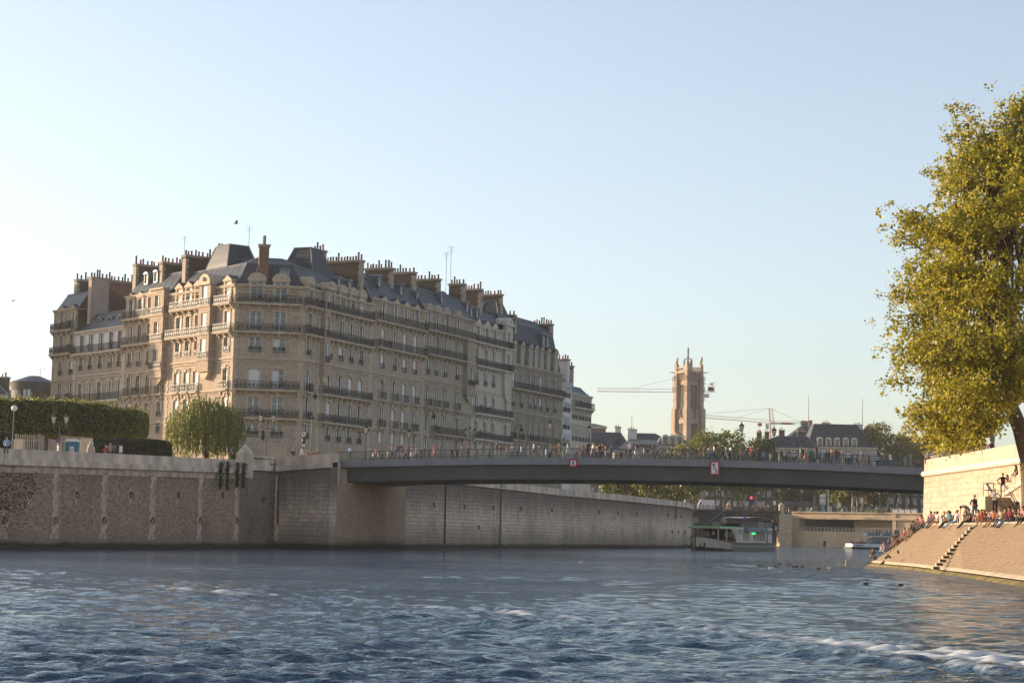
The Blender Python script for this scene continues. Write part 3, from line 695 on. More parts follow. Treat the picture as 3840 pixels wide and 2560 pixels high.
# water: one sheet to the horizon, with real waves in the part one sees closely
def make_water():
    ny, nx = 1150, 820
    ys = np.concatenate([np.linspace(6, 25, 16, endpoint=False), 25 * (624 / 25) ** (np.linspace(0, 1, ny - 16))])
    u = np.linspace(-1, 1, nx)
    Yg, Ug = np.meshgrid(ys, u, indexing='ij'); Xg = Ug * (Yg * .285 + 2.5)
    r = np.random.default_rng(5); Z = np.zeros_like(Xg); cell = Yg * .0034
    patch = .75 + .35 * np.sin(.16 * Xg + .05 * Yg + 1) * np.sin(.045 * Yg - .09 * Xg) + .2 * np.sin(.37 * Xg - .11 * Yg)
    for k in range(120):                                  # wind chop of many lengths, running down the channel
        lam = 10 ** r.uniform(-.8, .32); th = r.normal(math.pi / 2 + .12, .36); kk = 2 * math.pi / lam
        amp = .0066 * lam ** .62 * (1 if lam < 1 else .75)
        ph = kk * (np.cos(th) * Xg + np.sin(th) * Yg) + 1.1 * np.sin(.31 * Xg + k) + .9 * np.sin(.17 * Yg + 2 * k) + r.uniform(0, 6)
        s_ = np.sin(ph); Z += amp * np.clip(lam / (cell * 3) - .7, 0, 1) * (s_ + .35 * (s_ * s_ - .5)) * patch
    patch = patch * (1 - .4 * np.exp(-((Yg - 80 + .8 * Xg) / 13) ** 2)); Z *= 1 - .4 * np.exp(-((Yg - 80 + .8 * Xg) / 13) ** 2)
    def band(c0, sl, wd): return np.exp(-((Yg - (c0 + sl * Xg)) / wd) ** 2)
    edge = 1 + .25 * np.sin(.9 * Xg) + .15 * np.sin(2.3 * Xg + 1)
    wb = band(53.0, -1.55, 5.0) + .9 * band(46, -1.45, 3.2) + .4 * band(66, -1.1, 4)
    st = np.zeros_like(Z)
    for k in range(70):                                   # broken water of the boat wakes
        lam = 10 ** r.uniform(-.6, .25); th = r.uniform(0, math.pi); kk = 2 * math.pi / lam
        st += .0065 * lam ** .7 * np.clip(lam / (cell * 3) - .7, 0, 1) * np.sin(kk * (np.cos(th) * Xg + np.sin(th) * Yg) + 1.5 * np.sin(.7 * Xg + k) + 1.3 * np.sin(.5 * Yg + k * 3) + r.uniform(0, 6))
    Z += wb * st * 1.1
    Z += .065 * edge * band(45.5, -1.3, .8) - .03 * band(43.8, -1.3, .8) + .045 * band(41.2, -1.3, .6) * (1 + .4 * np.sin(.7 * Xg)) + .04 * band(59.5, -1.4, .8) * edge + .03 * band(36.6, -1.2, .6)
    
    V = np.stack([Xg, Yg, Z], -1).reshape(-1, 3)
    idx = np.arange(ny * nx).reshape(ny, nx)
    Fq = np.stack([idx[:-1, :-1], idx[:-1, 1:], idx[1:, 1:], idx[1:, :-1]], -1).reshape(-1, 4)
    me = bpy.data.meshes.new('water')
    me.vertices.add(len(V)); me.vertices.foreach_set('co', V.ravel())
    m = len(Fq); me.loops.add(4 * m); me.loops.foreach_set('vertex_index', Fq.ravel().astype(np.int32))
    me.polygons.add(m); me.polygons.foreach_set('loop_start', np.arange(0, 4 * m, 4, dtype=np.int32)); me.polygons.foreach_set('loop_total', np.full(m, 4, dtype=np.int32))
    me.polygons.foreach_set('use_smooth', [True] * m)
    brk = .5 + .5 * np.tanh(60 * wb * st)
    cl = 54.5 - np.where(Xg < 0, 1.25, 1.85) * Xg; wd_ = 1.7 + .42 * np.clip(Xg, 0, 12)
    lob = .85 + .16 * np.sin(.55 * Xg + 1.5) + .12 * np.sin(1.3 * Xg + .4 * Yg)
    foam = (np.exp(-((Yg - cl) / wd_) ** 2) * np.clip(.74 + .018 * Xg, .70, .88) * lob + .5 * np.exp(-((Yg - cl - 7.5) / 1.3) ** 2) * (Xg < 1) * lob + .55 * np.exp(-((Yg - cl + 5.5) / 1.1) ** 2) * (Xg > -4) * (1.3 - lob)) * (.6 + .5 * brk)
    at_ = me.attributes.new('foam', 'FLOAT', 'POINT'); at_.data.foreach_set('value', np.clip(foam, 0, 1).ravel())
    me.update(calc_edges=True)
    m_ = bpy.data.materials.new('river_water'); m_.use_nodes = True; t = m_.node_tree; L = t.links.new
    b = t.nodes['Principled BSDF']; b.inputs['Base Color'].default_value = (.03, .066, .10, 1)
    b.inputs['Roughness'].default_value = .07; b.inputs['IOR'].default_value = 1.36; b.inputs['Specular IOR Level'].default_value = .5
    tc = nn(t, 'ShaderNodeTexCoord'); mp = nn(t, 'ShaderNodeMapping'); mp.inputs['Scale'].default_value = (1, 1.6, 1); L(tc.outputs['Object'], mp.inputs[0])
    n1 = nn(t, 'ShaderNodeTexNoise'); n1.inputs['Scale'].default_value = 2.4; n1.inputs['Detail'].default_value = 4; n1.inputs['Roughness'].default_value = .6; L(mp.outputs[0], n1.inputs[0])
    n2 = nn(t, 'ShaderNodeTexNoise'); n2.inputs['Scale'].default_value = 11; n2.inputs['Detail'].default_value = 3; L(mp.outputs[0], n2.inputs[0])
    # slicks of calmer water
    n3 = nn(t, 'ShaderNodeTexNoise'); n3.inputs['Scale'].default_value = .045; n3.inputs['Detail'].default_value = 3
    mp3 = nn(t, 'ShaderNodeMapping'); mp3.inputs['Scale'].default_value = (.5, 1.2, 1); L(tc.outputs['Object'], mp3.inputs[0]); L(mp3.outputs[0], n3.inputs[0])
    r3 = nn(t, 'ShaderNodeMapRange'); r3.inputs[1].default_value = .38; r3.inputs[2].default_value = .6; r3.inputs[3].default_value = .35; r3.inputs[4].default_value = 1.0; L(n3.outputs[0], r3.inputs[0])
    bp = nn(t, 'ShaderNodeBump'); bp.inputs['Distance'].default_value = .24; L(n1.outputs[0], bp.inputs['Height']); L(r3.outputs[0], bp.inputs['Strength'])
    n0 = nn(t, 'ShaderNodeTexNoise'); n0.inputs['Scale'].default_value = .75; n0.inputs['Detail'].default_value = 3; mp0 = nn(t, 'ShaderNodeMapping'); mp0.inputs['Scale'].default_value = (.55, 1.3, 1); L(tc.outputs['Object'], mp0.inputs[0]); L(mp0.outputs[0], n0.inputs[0])
    bp0 = nn(t, 'ShaderNodeBump'); bp0.inputs['Distance'].default_value = .5; bp0.inputs['Strength'].default_value = .8; L(n0.outputs[0], bp0.inputs['Height']); L(bp0.outputs[0], bp.inputs['Normal'])
    bp2 = nn(t, 'ShaderNodeBump'); bp2.inputs['Distance'].default_value = .045; bp2.inputs['Strength'].default_value = .8; L(n2.outputs[0], bp2.inputs['Height']); L(bp.outputs[0], bp2.inputs['Normal']); L(bp2.outputs[0], b.inputs['Normal'])
    at2 = nn(t, 'ShaderNodeAttribute', attribute_name='foam')
    n4 = nn(t, 'ShaderNodeTexNoise'); n4.inputs['Scale'].default_value = 7; n4.inputs['Detail'].default_value = 8; n4.inputs['Roughness'].default_value = .75; mp4 = nn(t, 'ShaderNodeMapping'); mp4.inputs['Scale'].default_value = (.22, .8, 1); L(tc.outputs['Object'], mp4.inputs[0]); L(mp4.outputs[0], n4.inputs[0])
    ma = nn(t, 'ShaderNodeMath', operation='MULTIPLY_ADD'); L(at2.outputs['Fac'], ma.inputs[0]); ma.inputs[1].default_value = .75; L(n4.outputs[0], ma.inputs[2])
    mr = nn(t, 'ShaderNodeMapRange'); mr.inputs[1].default_value = .86; mr.inputs[2].default_value = 1.17; L(ma.outputs[0], mr.inputs[0])
    fm = nn(t, 'ShaderNodeBsdfDiffuse'); fm.inputs[0].default_value = (.60, .62, .62, 1)
    mx = nn(t, 'ShaderNodeMixShader'); L(mr.outputs[0], mx.inputs[0]); L(b.outputs[0], mx.inputs[1]); L(fm.outputs[0], mx.inputs[2]); L(mx.outputs[0], t.nodes['Material Output'].inputs[0])
    me.materials.append(m_)
    struct(ob('water', me))
    far = MB().mat(m_)                                    # the calm sheet beside the modelled waves
    for s_ in (-1, 1): far.poly([(s_ * 3, 0, -.05), (s_ * (.285 * 6 + 2.2), 6, -.05), (s_ * (.285 * 624 + 2.2), 624, -.05), (s_ * 420, 624, -.05), (s_ * 420, -80, -.05), (s_ * 3, -80, -.05)])
    far.poly([(-3, -80, -.05), (3, -80, -.05), (4, 6.1, -.05), (-4, 6.1, -.05)]); struct(far.build('water'))
    return m_
WATERM = make_water()

GRD = M('paved_ground', (.16, .14, .115), .95, .2, .4); GRAV = M('sandy_gravel', (.30, .25, .18), .95, .15, .8)
ASPH = M('asphalt', (.05, .05, .052), .9, .2, 1.0)
# left island wall: plan and tops
def wpt(px, D): return pt(px, D, 1900)
WP = [wpt(-500, 128), wpt(0, 159), wpt(640, 184), wpt(898, 200)]
ztop = [7.9, zat(0, 1680, 159), zat(640, 1711, 184), zat(898, 1724, 200)]
RUB = brickmat('rubble_masonry', (.42, .28, .19), (.23, .15, .105), (.36, .27, .195), .42, .2, .022, uv=True, dirt=.6, bump=.9, dirtcol=(.12, .082, .06), dscale=.28, stain=((.9, 1.9, (.24, .18, .135)), (.42, .75, (.010, .010, .007))), runoff=(5.2, 7.6, .45, (.09, .065, .05)))
ASH = brickmat('ashlar_masonry', (.68, .51, .39), (.53, .40, .305), (.30, .22, .17), 1.15, .48, .022, uv=True, dirt=.55, bump=.9, dirtcol=(.13, .105, .085), dscale=.16, stain=((1.2, 3.4, (.26, .205, .15)), (.42, .85, (.010, .011, .007))), runoff=(4.2, 7.2, .8, (.085, .07, .06)))
ABUT = brickmat('stained_abutment_masonry', (.40, .285, .19), (.35, .25, .17), (.24, .175, .125), 1.1, .5, .008, uv=True, dirt=.8, bump=.25, dirtcol=(.15, .11, .08), dscale=.12, stain=((.8, 1.6, (.16, .12, .09)), (.42, .85, (.010, .011, .007))))  # darker, browner blocks with heavy blotches and tide marks
COP = M('coping_stone', (.54, .42, .325), .9, .35, .9, .3, col2=(.68, .54, .43), streak=.7)
QUO = M('quoin_stone', (.42, .315, .235), .9, .35, 1.3, .4)
def strip(b, pts, zlo, zhi, off=0.0, uoff=0.0):
    'vertical ribbon along plan points with uv = (length, z); zlo/zhi lists'
    u = uoff
    for i in range(len(pts) - 1):
        a, c = V2(pts[i]), V2(pts[i + 1]); t = (c - a).normalized(); n = Vector((t.y, -t.x)) * off; L_ = (c - a).length
        a, c = a + n, c + n
        b.poly([(a.x, a.y, zlo[i]), (c.x, c.y, zlo[i + 1]), (c.x, c.y, zhi[i + 1]), (a.x, a.y, zhi[i])], [(u, zlo[i]), (u + L_, zlo[i + 1]), (u + L_, zhi[i + 1]), (u, zhi[i])]); u += L_
    return u
def parapet(b, pts, zt, h, out, thick=.5):
    'solid coping course following the plan; out is how far it stands proud'
    for i in range(len(pts) - 1):
        a, c = V2(pts[i]), V2(pts[i + 1]); t = (c - a).normalized(); n = Vector((t.y, -t.x))
        q = [a + n * out, c + n * out, c - n * thick, a - n * thick]
        zz = [zt[i], zt[i + 1], zt[i + 1], zt[i]]
        lo = [(p.x, p.y, z - h) for p, z in zip(q, zz)]; hi = [(p.x, p.y, z) for p, z in zip(q, zz)]
        b.poly(hi); b.poly(lo[::-1])
        for k in range(4): b.poly([lo[k], lo[(k + 1) % 4], hi[(k + 1) % 4], hi[k]])
qw = thing('quay_wall', 'brown rubble-stone river wall on the left with pale toothed pillars, rings and a sloping coping', 'river wall', (0, 0, 0))
b = MB().mat(RUB); strip(b, WP, [-1.5] * 4, [z - 1.9 for z in ztop]); b.build('masonry', qw)
b = MB().mat(COP); parapet(b, WP, ztop, .83, .12); b.build('parapet', qw)
b = MB().mat(COP); parapet(b, WP, [z - .84 for z in ztop], .5, .42); b.build('coping', qw)
b = MB().mat(QUO); parapet(b, WP, [z - 1.345 for z in ztop], .6, .1); b.build('string_course', qw)
def wall_at(px, D0=None):
    for i in range(len(WP) - 1):
        q = on_line(px, WP[i], WP[i + 1], 1900); t = (q[1] - WP[i][1]) / (WP[i + 1][1] - WP[i][1])
        if t <= 1.0001 or i == len(WP) - 2: 
            a, c = V2(WP[i]), V2(WP[i + 1]); return V2(q), (c - a).normalized(), ztop[i] + (ztop[i + 1] - ztop[i]) * t
def plate(name, parent, q, t, boxes, mat, out=.06):
    n = Vector((t.y, -t.x)); b = MB().mat(mat)
    for x0, x1, z0, z1 in boxes: b.box(x0, x1, -out, .0, z0, z1)
    return b.build(name, parent, (q.x, q.y, 0), math.atan2(t.y, t.x))
IRN = M('rusty_iron', (.035, .028, .024), .7, .4, 6)
def ring(parent, q, t, z, r_=.24, nm='mooring_ring'):
    b = MB().mat(IRN); pts = [(r_ * math.cos(a), -.16, z + r_ * math.sin(a)) for a in [2 * math.pi * k / 12 for k in range(13)]]
    b.tube(pts, .045, 5, False); b.box(-.07, .07, -.2, 0, z + r_ - .08, z + r_ + .08); b.build(nm, parent, (q.x, q.y, 0), math.atan2(t.y, t.x))
for px in (-170, 15, 206, 388, 570, 748, 885):
    q, t, z = wall_at(px); bx = []; zz = .9; k = 0
    while zz < z - 2.0: bx.append((-.38 if k % 2 else -.58, .38 if k % 2 else .58, zz, min(zz + .46, z - 1.95))); zz += .463; k += 1
    if px == 15: bx = bx[:5]
    plate('stone_pillar', qw, q, t, bx, QUO)
    ring(qw, q, t, zat(px, 1951, q.y))
for px in (104, 283, 486, 662, 828):
    q, t, z = wall_at(px); zc = zat(px, 1856, q.y)
    plate('ring_block', qw, q, t, [(-.22, .22, zc - .8, zc - .3), (-.4, .3, zc - .297, zc + .2), (-.22, .22, zc + .203, zc + .7)], QUO); ring(qw, q, t, zc)
cp_ = []; r_ = np.random.default_rng(8)
for px, py, n_, sx_, sz_ in ((10, 1850, 500, 1.3, 1.6), (60, 1830, 300, 1.2, 1.3), (20, 1940, 160, .8, 1.0), (-40, 1880, 400, 1.2, 2.0), (110, 1800, 90, .7, .5)):
    q, t, z = wall_at(px); zc = zat(px, py, q.y); a_ = r_.normal(size=n_) * sx_; cp_.append(np.stack([q.x + t.x * a_ + .06 * t.y, q.y + t.y * a_ - t.x * .1 - r_.random(n_) * .1, np.minimum(zc + r_.normal(size=n_) * sz_, z - 1.5)], 1))
IVYD = leafmat('dry_creeper', (.02, .022, .012), (.06, .05, .025), .1)
_c = ob('wall_creeper', leaves_mesh('wall_creeper', np.concatenate(cp_), .14, IVYD, r=r_)); tag(_c, 'dark dry creeper clinging to the river wall at the left edge', 'creeper')
# hanging plants over the coping
IVY = leafmat('ivy_leaves', (.012, .03, .008), (.04, .075, .02), .15)
r_ = np.random.default_rng(3)
for px, y0, y1, wd, lab in ((803, 1731, 1832, .42, 'ivy trail hanging over the left river wall, leftmost of four'), (829, 1729, 1836, .38, 'ivy trail hanging over the left river wall, second of four'), (866, 1733, 1826, .3, 'ivy trail hanging over the left river wall, third of four'), (890, 1735, 1828, .42, 'ivy trail hanging over the left river wall, rightmost of four')):
    q, t, z = wall_at(px); n = Vector((t.y, -t.x)); z0, z1 = zat(px, y0, q.y), zat(px, y1, q.y); N = 900
    f_ = r_.uniform(0, 1, N); s_ = r_.normal(size=N) * wd * .45 * np.sqrt(np.clip(1.05 - f_, .1, 1)); o_ = .45 + np.abs(r_.normal(size=N)) * .15
    P = np.stack([q.x + t.x * s_ + n.x * o_, q.y + t.y * s_ + n.y * o_, z0 + (z1 - z0) * f_], 1)
    o = ob('hanging_ivy', leaves_mesh('hanging_ivy', P, .13, IVY, r=r_)); tag(o, lab, 'ivy', 'ivy trails on the river wall')

# pale ashlar wall: corner block, recess, bridge abutment, long receding wall
WQ = [wpt(898, 200), wpt(932, 205), wpt(1046, 213), wpt(1236, 211), wpt(1262, 215)]
zq = [zat(908, 1708, 202), zat(932, 1708, 205), zat(1046, 1714, 213), zat(1236, 1700, 211), zat(1262, 1700, 215)]
qa = thing('quay_wall', 'pale ashlar river wall with a bend and a stone end block just left of the footbridge', 'river wall', (0, 0, 0))
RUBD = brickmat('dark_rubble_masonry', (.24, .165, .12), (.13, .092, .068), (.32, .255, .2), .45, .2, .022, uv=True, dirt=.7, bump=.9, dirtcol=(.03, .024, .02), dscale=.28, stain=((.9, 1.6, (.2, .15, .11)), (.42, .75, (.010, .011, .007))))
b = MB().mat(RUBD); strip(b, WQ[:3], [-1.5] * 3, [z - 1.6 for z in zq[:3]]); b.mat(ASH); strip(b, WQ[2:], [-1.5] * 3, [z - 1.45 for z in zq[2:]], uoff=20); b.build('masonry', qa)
b = MB().mat(COP); parapet(b, WQ, zq, .95, .1); b.build('parapet', qa)
b = MB().mat(COP); parapet(b, WQ[:4], [z - .96 for z in zq[:4]], .55, .38); b.build('coping', qa)
b = MB().mat(QUO); t_ = (V2(WQ[2]) - V2(WQ[1])).normalized()
plate('stone_pillar', qa, V2(WQ[2]) - t_ * 1.0, t_, [(-.6 + .2 * (k % 2), 1.0, .9 + k * .463, 1.36 + k * .463) for k in range(15)], QUO)
b = MB().mat(COP); c_ = V2(WQ[0]) + Vector((.3, .6)); b.prism([(-.7, -.7), (.7, -.7), (.7, .7), (-.7, .7)], zq[0] - 2.3, zq[0] + .2)
b.poly([(-.7, -.7, zq[0] + .2), (.7, -.7, zq[0] + .2), (0, 0, zq[0] + 1.2)]); b.poly([(.7, -.7, zq[0] + .2), (.7, .7, zq[0] + .2), (0, 0, zq[0] + 1.2)]); b.poly([(-.7, .7, zq[0] + .2), (-.7, -.7, zq[0] + .2), (0, 0, zq[0] + 1.2)]); b.poly([(.7, .7, zq[0] + .2), (-.7, .7, zq[0] + .2), (0, 0, zq[0] + 1.2)])
b.build('end_block', qa, (c_.x, c_.y, 0), .4)
q = on_line(983, WQ[1], WQ[2], 1900); ring(qa, V2(q), t_, zat(983, 1875, q[1]))
# ladders on this wall
def ladder(px, y0, y1, P, Q, label, w=.42, thin=False, out=.2):
    q = on_line(px, P, Q, 1900); t = (V2(Q) - V2(P)).normalized(); z0, z1 = max(-.4, zat(px, y1, q[1])), zat(px, y0, q[1]); b = MB().mat(IRN)
    if thin: b.box(-.09, .09, -out, -out + .12, z0, z1)
    else:
        for s in (-1, 1): b.tube([(s * w / 2, -out, z0), (s * w / 2, -out, z1), ], .04, 5)
        z = z0 + .2
        while z < z1: b.tube([(-w / 2, -out, z), (w / 2, -out, z)], .025, 4); z += .3
    for z in (z0 + .6, (z0 + z1) / 2, z1 - .5): b.box(-w / 2 if not thin else -.05, w / 2 if not thin else .05, -out, .02, z - .04, z + .04)
    o = b.build('wall_ladder' if not thin else 'downpipe', None, (q[0], q[1], 0), math.atan2(t.y, t.x)); return tag(o, label, 'ladder' if not thin else 'pipe')
ladder(1010, 1722, 2046, WQ[1], WQ[2], 'dark iron ladder down the shaded bend of the river wall, left of the footbridge', .4, out=.5)
ladder(1037, 1782, 1965, WQ[1], WQ[2], 'short rusty pipe fixed to the river wall beside the iron ladder', thin=True, out=.25)

# bridge
BN = [pt(1262, 219, 1730), pt(3490, 202, 1760)]
bt = (V2(BN[1]) - V2(BN[0])); BL = bt.length; bt.normalize(); bn = Vector((-bt.y, bt.x)); BW = 15.0
def bz(u):                                             # deck line surveyed from the photo
    f_ = u / BL; return zd0 + (zd1 - zd0) * f_ + 4 * f_ * (1 - f_) * hump
zd0 = zat(1265, 1729, 219); zd1 = zat(3460, 1756, 202.3); zmid = zat(2300, 1718, 211); hump = zmid - (zd0 + zd1) / 2
def bpt(u, v, z): return Vector((BN[0][0] + bt.x * u + bn.x * v, BN[0][1] + bt.y * u + bn.y * v, z))
br = thing('footbridge', 'long flat grey steel footbridge over the channel, crowded with people', 'bridge', (BN[0][0], BN[0][1], 0), math.atan2(bt.y, bt.x))
STEEL = M('grey_bridge_paint', (.20, .20, .215), .55, .1, .6, .03, spec=.4); STEEL2 = M('girder_paint', (.10, .10, .098), .6, .15, .4, .03); RAILM = M('bridge_rail_paint', (.085, .10, .10), .5, .1, 2)
NS = 40
def sweep(b, prof, u0, u1, n=NS):
    'prof: (v, dz) relative to the deck line'
    for i in range(n):
        a, c = u0 + (u1 - u0) * i / n, u0 + (u1 - u0) * (i + 1) / n; za, zc = bz(a), bz(c)
        for k in range(len(prof)):
            p, q_ = prof[k], prof[(k + 1) % len(prof)]
            b.poly([(a, p[0], za + p[1]), (c, p[0], zc + p[1]), (c, q_[0], zc + q_[1]), (a, q_[0], za + q_[1])])
    for u in (u0, u1): b.poly([(u, p[0], bz(u) + p[1]) for p in prof])
b = MB().mat(STEEL); sweep(b, [(0, -.72), (0, 0.0), (.35, 0.02), (.35, -.06), (BW - .35, -.06), (BW - .35, .02), (BW, 0), (BW, -.72)], 0, BL + 3); b.build('deck', br)
b = MB().mat(M('deck_pavement', (.13, .12, .11), .9, .12, 1)); sweep(b, [(.36, -.055), (.36, -.04), (BW - .36, -.04), (BW - .36, -.055)], 0, BL + 3, 20); b.build('pavement', br)
def girder_prof(): return [(.55, -.723), (.9, -2.3), (1.4, -2.42), (BW - 1.4, -2.42), (BW - .9, -2.3), (BW - .55, -.723)]
b = MB().mat(STEEL2); sweep(b, girder_prof(), xat(1290, 218.8, 1780) - BN[0][0], BL + 2.5); b.build('girder', br)
for side, v in (('near', .12), ('far', BW - .12)):
    b = MB().mat(RAILM); n = int((BL + 2) / .14)
    for i in range(NS):
        a, c = (BL + 2) * i / NS, (BL + 2) * (i + 1) / NS
        for dz, hh in ((1.02, .04), (.16, .025)): b.obox(((a + c) / 2, v, (bz(a) + bz(c)) / 2 + dz), ((c - a, 0, bz(c) - bz(a)), (0, 1, 0), (0, 0, 1)), ((c - a) / 2 + .01, .035, hh))
    for i in range(n):
        u = .1 + i * .14; z = bz(u); w_ = .032 if i % 11 == 0 else .017; b.box(u - w_, u + w_, v - .015, v + .015, z, z + 1.0)
    b.build('railing', br)
for i in range(9):
    u = 3 + i * 7.6; MB().mat(STEEL2).box(u - .03, u + .03, -.008, -.002, bz(u) - .7, bz(u) - .02).build('panel_joint', br)
def bridge_uv(px, v, py=1730):
    A, B = V2(BN[0]) + bn * v, V2(BN[1]) + bn * v; q = on_line(px, A, B, py); return (V2(q) - A).dot(bt)
# shipping signs hung on the fascia
RED = M('sign_red', (.38, .02, .03), .5, .05, 1); WHT = M('sign_white', (.72, .70, .68), .5, .04, 1); BLK = M('sign_black', (.012, .012, .012), .5, .1, 1)
def ship_sign(px0, px1, py0, py1, arrow, label):
    u0, u1 = bridge_uv(px0, -.2), bridge_uv(px1, -.2); D = bpt((u0 + u1) / 2, -.2, 0).y; z1, z0 = zat((px0 + px1) / 2, py0, D), zat((px0 + px1) / 2, py1, D); w_, h = u1 - u0, z1 - z0
    p = bpt(u0, -.2, z0); s = thing('river_sign', label, 'sign', p, math.atan2(bt.y, bt.x))
    b = MB().mat(RED); f = .17
    b.box(0, w_, 0, .06, 0, f); b.box(0, w_, 0, .06, h - f, h); b.box(0, f, 0, .06, f, h - f); b.box(w_ - f, w_, 0, .06, f, h - f); b.build('frame', s)
    MB().mat(WHT).box(f, w_ - f, .01, .05, f, h - f).build('panel', s)
    b = MB().mat(BLK)
    if not arrow: b.box(w_ / 2 - .075, w_ / 2 + .075, -.005, .008, h * .27, h * .73)
    else:
        P = [(w_ * .66, h * .17), (w_ * .66, h * .34), (w_ * .40, h * .56), (w_ * .40, h * .72)]
        for (xa, za), (xb, zb) in zip(P[:-1], P[1:]):
            d = Vector((xb - xa, 0, zb - za)); b.obox(((xa + xb) / 2, 0, (za + zb) / 2), (d, (0, 1, 0), Vector((-d.z, 0, d.x))), (d.length / 2 + .03, .006, .05))
        b.prismy([(w_ * .40 - .17, h * .70), (w_ * .40 + .17, h * .70), (w_ * .40, h * .86)], -.006, .006)
    b.build('symbol', s); b = MB().mat(STEEL2); b.box(w_ * .3, w_ * .36, .06, .2, h * .6, h * .8); b.box(w_ * .64, w_ * .7, .06, .2, h * .6, h * .8); b.build('bracket', s)
ship_sign(2134, 2165, 1720, 1750, False, 'square red-framed white sign with an upright black bar, on the bridge edge')
ship_sign(2662, 2699, 1727, 1781, True, 'tall red-framed white sign with a bent black arrow, hung on the bridge girder')

# abutment under the bridge and the wall beyond
WA = [wpt(1262, 215), wpt(1300, 218.5), wpt(1521, 236)]
WR = [wpt(1521, 237), wpt(1700, 254), wpt(2100, 302), wpt(2350, 333), wpt(2500, 356), wpt(2575, 372), wpt(2592, 392), wpt(2600, 430)]
def girder_bottom(p):
    u = (V2(p) - V2(BN[0])).dot(bt); return bz(max(0, min(BL, u))) - 2.42
za = [girder_bottom(p) for p in WA]
ab = thing('bridge_abutment', 'dark blotched stone abutment carrying the left end of the footbridge', 'abutment', (0, 0, 0))
b = MB().mat(ABUT); strip(b, WA, [-1.5] * 3, za); b.build('masonry', ab)
b = MB().mat(COP); strip(b, [WA[0], (WA[0][0] - .02, WA[0][1] + 4)], [za[0] - .1] * 2, [zd0] * 2); b.prism([tuple(V2(BN[0]) - bt * .1 + bn * .5), tuple(V2(BN[0]) + bt * 1.0 + bn * .5), tuple(V2(BN[0]) + bt * 1.0 + bn * 14), tuple(V2(BN[0]) - bt * .1 + bn * 14)], 6.0, zd0 - .8); b.build('bearing_block', ab)
wr_top = [zat(p_[0], p_[1], p_[2]) for p_ in ((1521, 1765, 237), (1700, 1783, 254), (2100, 1832, 302), (2350, 1856, 333), (2500, 1873, 356), (2575, 1882, 372))]; wr_top += [wr_top[-1]] * 2
wr_top[0] = wr_top[1] + .05
ql = thing('quay_wall', 'long pale stained river wall curving away beneath and beyond the footbridge', 'river wall', (0, 0, 0))
b = MB().mat(ASH); strip(b, WR, [-1.5] * 8, [z - .9 for z in wr_top]); b.build('masonry', ql)
b = MB().mat(COP); parapet(b, WR, wr_top, .9, .12); b.build('parapet', ql)
b = MB().mat(COP); parapet(b, WR, [z - .905 for z in wr_top], .14, .3); b.build('string_course', ql)
def wr_at(px):
    for i in range(len(WR) - 1):
        q = on_line(px, WR[i], WR[i + 1], 1950)
        if q[1] <= WR[i + 1][1] + .01: return V2(q), (V2(WR[i + 1]) - V2(WR[i])).normalized()
for px, py in ((1624, 1895), (1738, 1900), (1846, 1904), (1950, 1908), (2066, 1913), (2244, 1921), (2315, 1925), (2386, 1928), (2502, 1932), (2530, 1935), (2552, 1937), (1793, 1977), (2519, 1994), (2543, 1995), (2566, 1996)):
    q, t = wr_at(px); ring(ql, q, t, zat(px, py, q.y))
for px, y0, y1, lab in ((1667, 1818, 2040, 'dark iron downpipe on the receding river wall, left of the two under the bridge'), (1873, 1806, 2046, 'ladder with a hanging chain on the receding river wall under the bridge'), (2533, 1870, 1945, 'thin dark pipe at the far end of the receding river wall')):
    i = next(k for k in range(7) if on_line(px, WR[k], WR[k + 1], 1950)[1] <= WR[k + 1][1] + .01)
    ladder(px, y0, y1, WR[i], WR[i + 1], lab, thin='ladder' not in lab, w=.3)

# island land behind the left walls
lp_ = [tuple(V2(p) - Vector((.45, -.2))) for p in WP + WQ[1:]]
b = MB().mat(GRAV); poly_ = [(-140, 130)] + [(p[0] - .4, p[1] + .2) for p in WP]
zz_ = 8.15
tr = MB().mat(GRAV); tr.poly([(p[0] - .3, p[1] + .4, z - .85) for p, z in zip(WP, ztop)] + [(WP[3][0] + .6, 226, ztop[3] - .4), (-34, 232, 9.4), (-66, 270, 9.4), (-170, 300, 8.8), (-170, 128, 7.6)])
struct(tr.build('terrace_ground'))
tr = MB().mat(GRD); pts_ = [(WQ[0][0] + .2, WQ[0][1] + .5), (WQ[2][0], WQ[2][1] + .4), (WQ[3][0], WQ[3][1] + .4), (BN[0][0] + 1, BN[0][1] + 3), (BN[0][0] + bn.x * 15 + 1, BN[0][1] + bn.y * 15), (WR[1][0] - .4, WR[1][1]), (WR[2][0] - .5, WR[2][1]), (WR[3][0] - .5, WR[3][1]), (WR[4][0] - .5, WR[4][1]), (WR[5][0] - .6, WR[5][1]), (WR[7][0] - .6, WR[7][1]), (-40, 470), (-80, 300), (-66, 262), (-33.5, 230)]
zs_ = [9.5, 9.6, 9.7, zd0 - .08, zd0 - .08, wr_top[1] - .9, wr_top[2] - .9, wr_top[3] - .9, wr_top[4] - .9, wr_top[5] - .9, wr_top[7] - .9, 8.5, 9.4, 9.4, 9.5]
cx_ = (-22, 262, 9.6)
for i in range(len(pts_)): tr.poly([(*pts_[i], zs_[i]), (*pts_[(i + 1) % len(pts_)], zs_[(i + 1) % len(pts_)]), cx_])
struct(tr.build('street_ground'))

